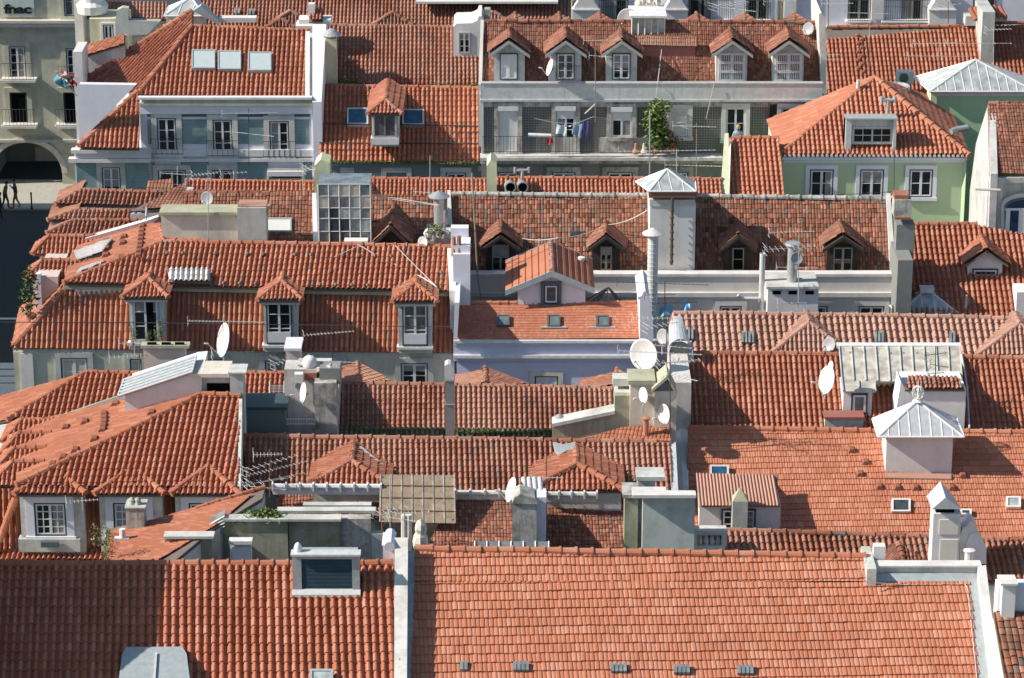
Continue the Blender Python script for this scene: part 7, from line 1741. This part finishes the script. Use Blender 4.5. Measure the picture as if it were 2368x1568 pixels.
# ================================================================== people
def std(side=0, lean=0., stride=.25, arms='relax', face=1):
    j = {'pelvis': (0, 0, .95, None), 'waist': (.01, 0, 1.08, 'pelvis'), 'chest': (.03+lean*.5, 0, 1.30, 'waist'), 'neck': (.05+lean, 0, 1.49, 'chest'), 'jaw': (.075+lean, 0, 1.56, 'neck'), 'head': (.075+lean, 0, 1.66, 'jaw'), 'crown': (.06+lean, 0, 1.73, 'head'), 'nose': (.165+lean, 0, 1.63, 'head')}
    for s, n, f in ((1, 'l', 1), (-1, 'r', -1)):
        j['hip'+n] = (0, s*.09, .92, 'pelvis'); j['knee'+n] = (f*stride*.5+.05, s*.09, .50, 'hip'+n); j['ank'+n] = (f*stride-.05, s*.09, .09, 'knee'+n); j['toe'+n] = (f*stride+.12, s*.10, .04, 'ank'+n)
        j['sh'+n] = (.03+lean, s*.18, 1.42, 'chest')
        if arms == 'phone': j['el'+n] = (.06+lean, s*.24, 1.14, 'sh'+n); j['wr'+n] = (.24+lean, s*.10, 1.32, 'el'+n); j['hand'+n] = (.29+lean, s*.05, 1.40, 'wr'+n)
        else: j['el'+n] = (-.02-f*.06+lean*.6, s*.25, 1.14, 'sh'+n); j['wr'+n] = (.06-f*.12+lean*.5, s*.24, .90, 'el'+n); j['hand'+n] = (.09-f*.12+lean*.5, s*.235, .80, 'wr'+n)
        h = V(j['hand'+n][:3])
        for q, (dy, L) in enumerate(((-.03, .085), (-.01, .1), (.01, .095), (.03, .075))): j['fin%s%d' % (n, q)] = (h.x+.015, h.y+dy, h.z-L if arms != 'phone' else h.z+L*.6, 'hand'+n)
        j['thb'+n] = (h.x+.06, h.y-s*.03, h.z-.03 if arms != 'phone' else h.z+.03, 'hand'+n)
    r = {}
    for k in j:
        r[k] = 1.12*(.14 if k == 'pelvis' else .13 if k == 'waist' else .155 if k == 'chest' else .055 if k == 'neck' else .075 if k == 'jaw' else .1 if k == 'head' else .07 if k == 'crown' else .018 if k == 'nose' else
                .095 if k[:3] == 'hip' else .062 if k[:4] == 'knee' else .042 if k[:3] == 'ank' else .035 if k[:3] == 'toe' else .07 if k[:2] == 'sh' else .05 if k[:2] == 'el' else .033 if k[:2] == 'wr' else .036 if k[:4] == 'hand' else .011)
    return j, r
def rot(j, a):
    c, s = math.cos(a), math.sin(a); return {k: (x*c-y*s, x*s+y*c, z, p) for k, (x, y, z, p) in j.items()}
j, r = std(stride=.22, arms='phone'); p = PZ(38, 481, .12); person(p, 'person in dark jacket and brown trousers raising both hands to the face on the pavement', rot(j, rad(200)), r, ('jacket_dark', 'chino'), scale=1.02)
j, r = std(stride=.2, lean=.06); p = PZ(13, 483, .12); person(p, 'person in olive jacket and dark trousers walking close behind on the pavement', rot(j, rad(-10)), r, ('jacket_olive', 'jeans'), scale=.98)
j, r = std(stride=.18); p = PZ(0, 508, .0); person(p, 'person in dark clothes cut off by the left edge, stepping off the pavement', rot(j, rad(30)), r, ('jacket_dark', 'jeans'), scale=.95)
# the neighbour leaning at the balcony window
b = P(1706, 324, YT-.45); b.z -= .98
j, r = std(stride=.05, lean=.12); person(b, 'fair-haired person in a blue top leaning out at the open window of the patterned facade', rot(j, rad(-95)), r, ('cloth_blue', 'jeans'), hair='hair_fair', scale=.98)
# ================================================================== neighbours just beyond the right edge, so the block does not end at the frame
def side_house(label, x0, x1, y0, y1, ze, tm, col, tp=13):
    t = thing('plain_house', label, 'house', ((x0+x1)/2, y0, 0), 'plain houses beyond the right edge')
    MB().box(x0, x1, y0+.2, y1-.2, 0, ze-.1).build('wall', M[col], t)
    ym = (y0+y1)/2; zr = ze+(ym-y0)*.5; R = Roof()
    R.slope([V((x0, y0, ze)), V((x1, y0, ze)), V((x1, ym, zr)), V((x0, ym, zr))], tp, 'canal', 1.5, body=False)
    R.slope([V((x0, y1, ze)), V((x1, y1, ze)), V((x1, ym, zr)), V((x0, ym, zr))], tp, 'canal', 1.5, body=False)
    R.ridge(V((x0, ym, zr)), V((x1, ym, zr)), .12, .5); R.build(t, M[tm], None)
side_house('first plain house beyond the right edge, beside the salmon roof', 19.2, 31, 86, 99, 12.5, 'tile_orange', 'cream')
side_house('second plain house beyond the right edge, beside the glazed box', 21.8, 35, 100, 112, 13.2, 'tile_worn', 'white_dirty')
side_house('third plain house beyond the right edge, beside the arched window', 25.8, 40, 117, 133, 15.5, 'tile_orange_b', 'white_dirty')
side_house('fourth plain house beyond the right edge, behind the green tower', 28.5, 44, 140, 154, 16.0, 'tile_orange', 'cream')
# ================================================================== light, sky, camera
D_ = V((.800, .125, -.587)).normalized()
sun = bpy.data.lights.new('sun', 'SUN'); sun.energy = 3.7; sun.angle = rad(.53); sun.color = (1, .93, .82)
so = bpy.data.objects.new('sun', sun); COL.objects.link(so); so.location = (-60, 60, 90)
so.rotation_euler = D_.to_track_quat('-Z', 'Y').to_euler()
w = bpy.data.worlds.new('World'); SC.world = w; w.use_nodes = True
nt = w.node_tree; bg = nt.nodes['Background']; sk = nt.nodes.new('ShaderNodeTexSky'); sk.sky_type = 'NISHITA'; sk.sun_disc = False
sk.sun_elevation = math.asin(-D_.z); sk.sun_rotation = math.atan2(-D_.x, -D_.y); sk.air_density = 1.; sk.dust_density = 1.; sk.altitude = 50
tn = nt.nodes.new('ShaderNodeMix'); tn.data_type = 'RGBA'; tn.blend_type = 'MULTIPLY'; tn.inputs[0].default_value = 1; tn.inputs[7].default_value = (.90, 1., .98, 1)
nt.links.new(sk.outputs[0], tn.inputs[6]); nt.links.new(tn.outputs[2], bg.inputs[0]); bg.inputs[1].default_value = .078
cam = bpy.data.cameras.new('camera'); cam.sensor_width = 36; cam.lens = F/2367*36; cam.clip_end = 2000; cam.clip_start = 1
co = bpy.data.objects.new('camera', cam); COL.objects.link(co); co.location = CAM; co.rotation_euler = (rad(90)-TH, 0, 0)
SC.camera = co
SC.view_settings.view_transform = 'Standard'; SC.view_settings.look = 'None'; SC.view_settings.exposure = .84; SC.view_settings.gamma = 1
SC.cycles.max_bounces = 5; SC.cycles.diffuse_bounces = 3; SC.cycles.use_denoising = True
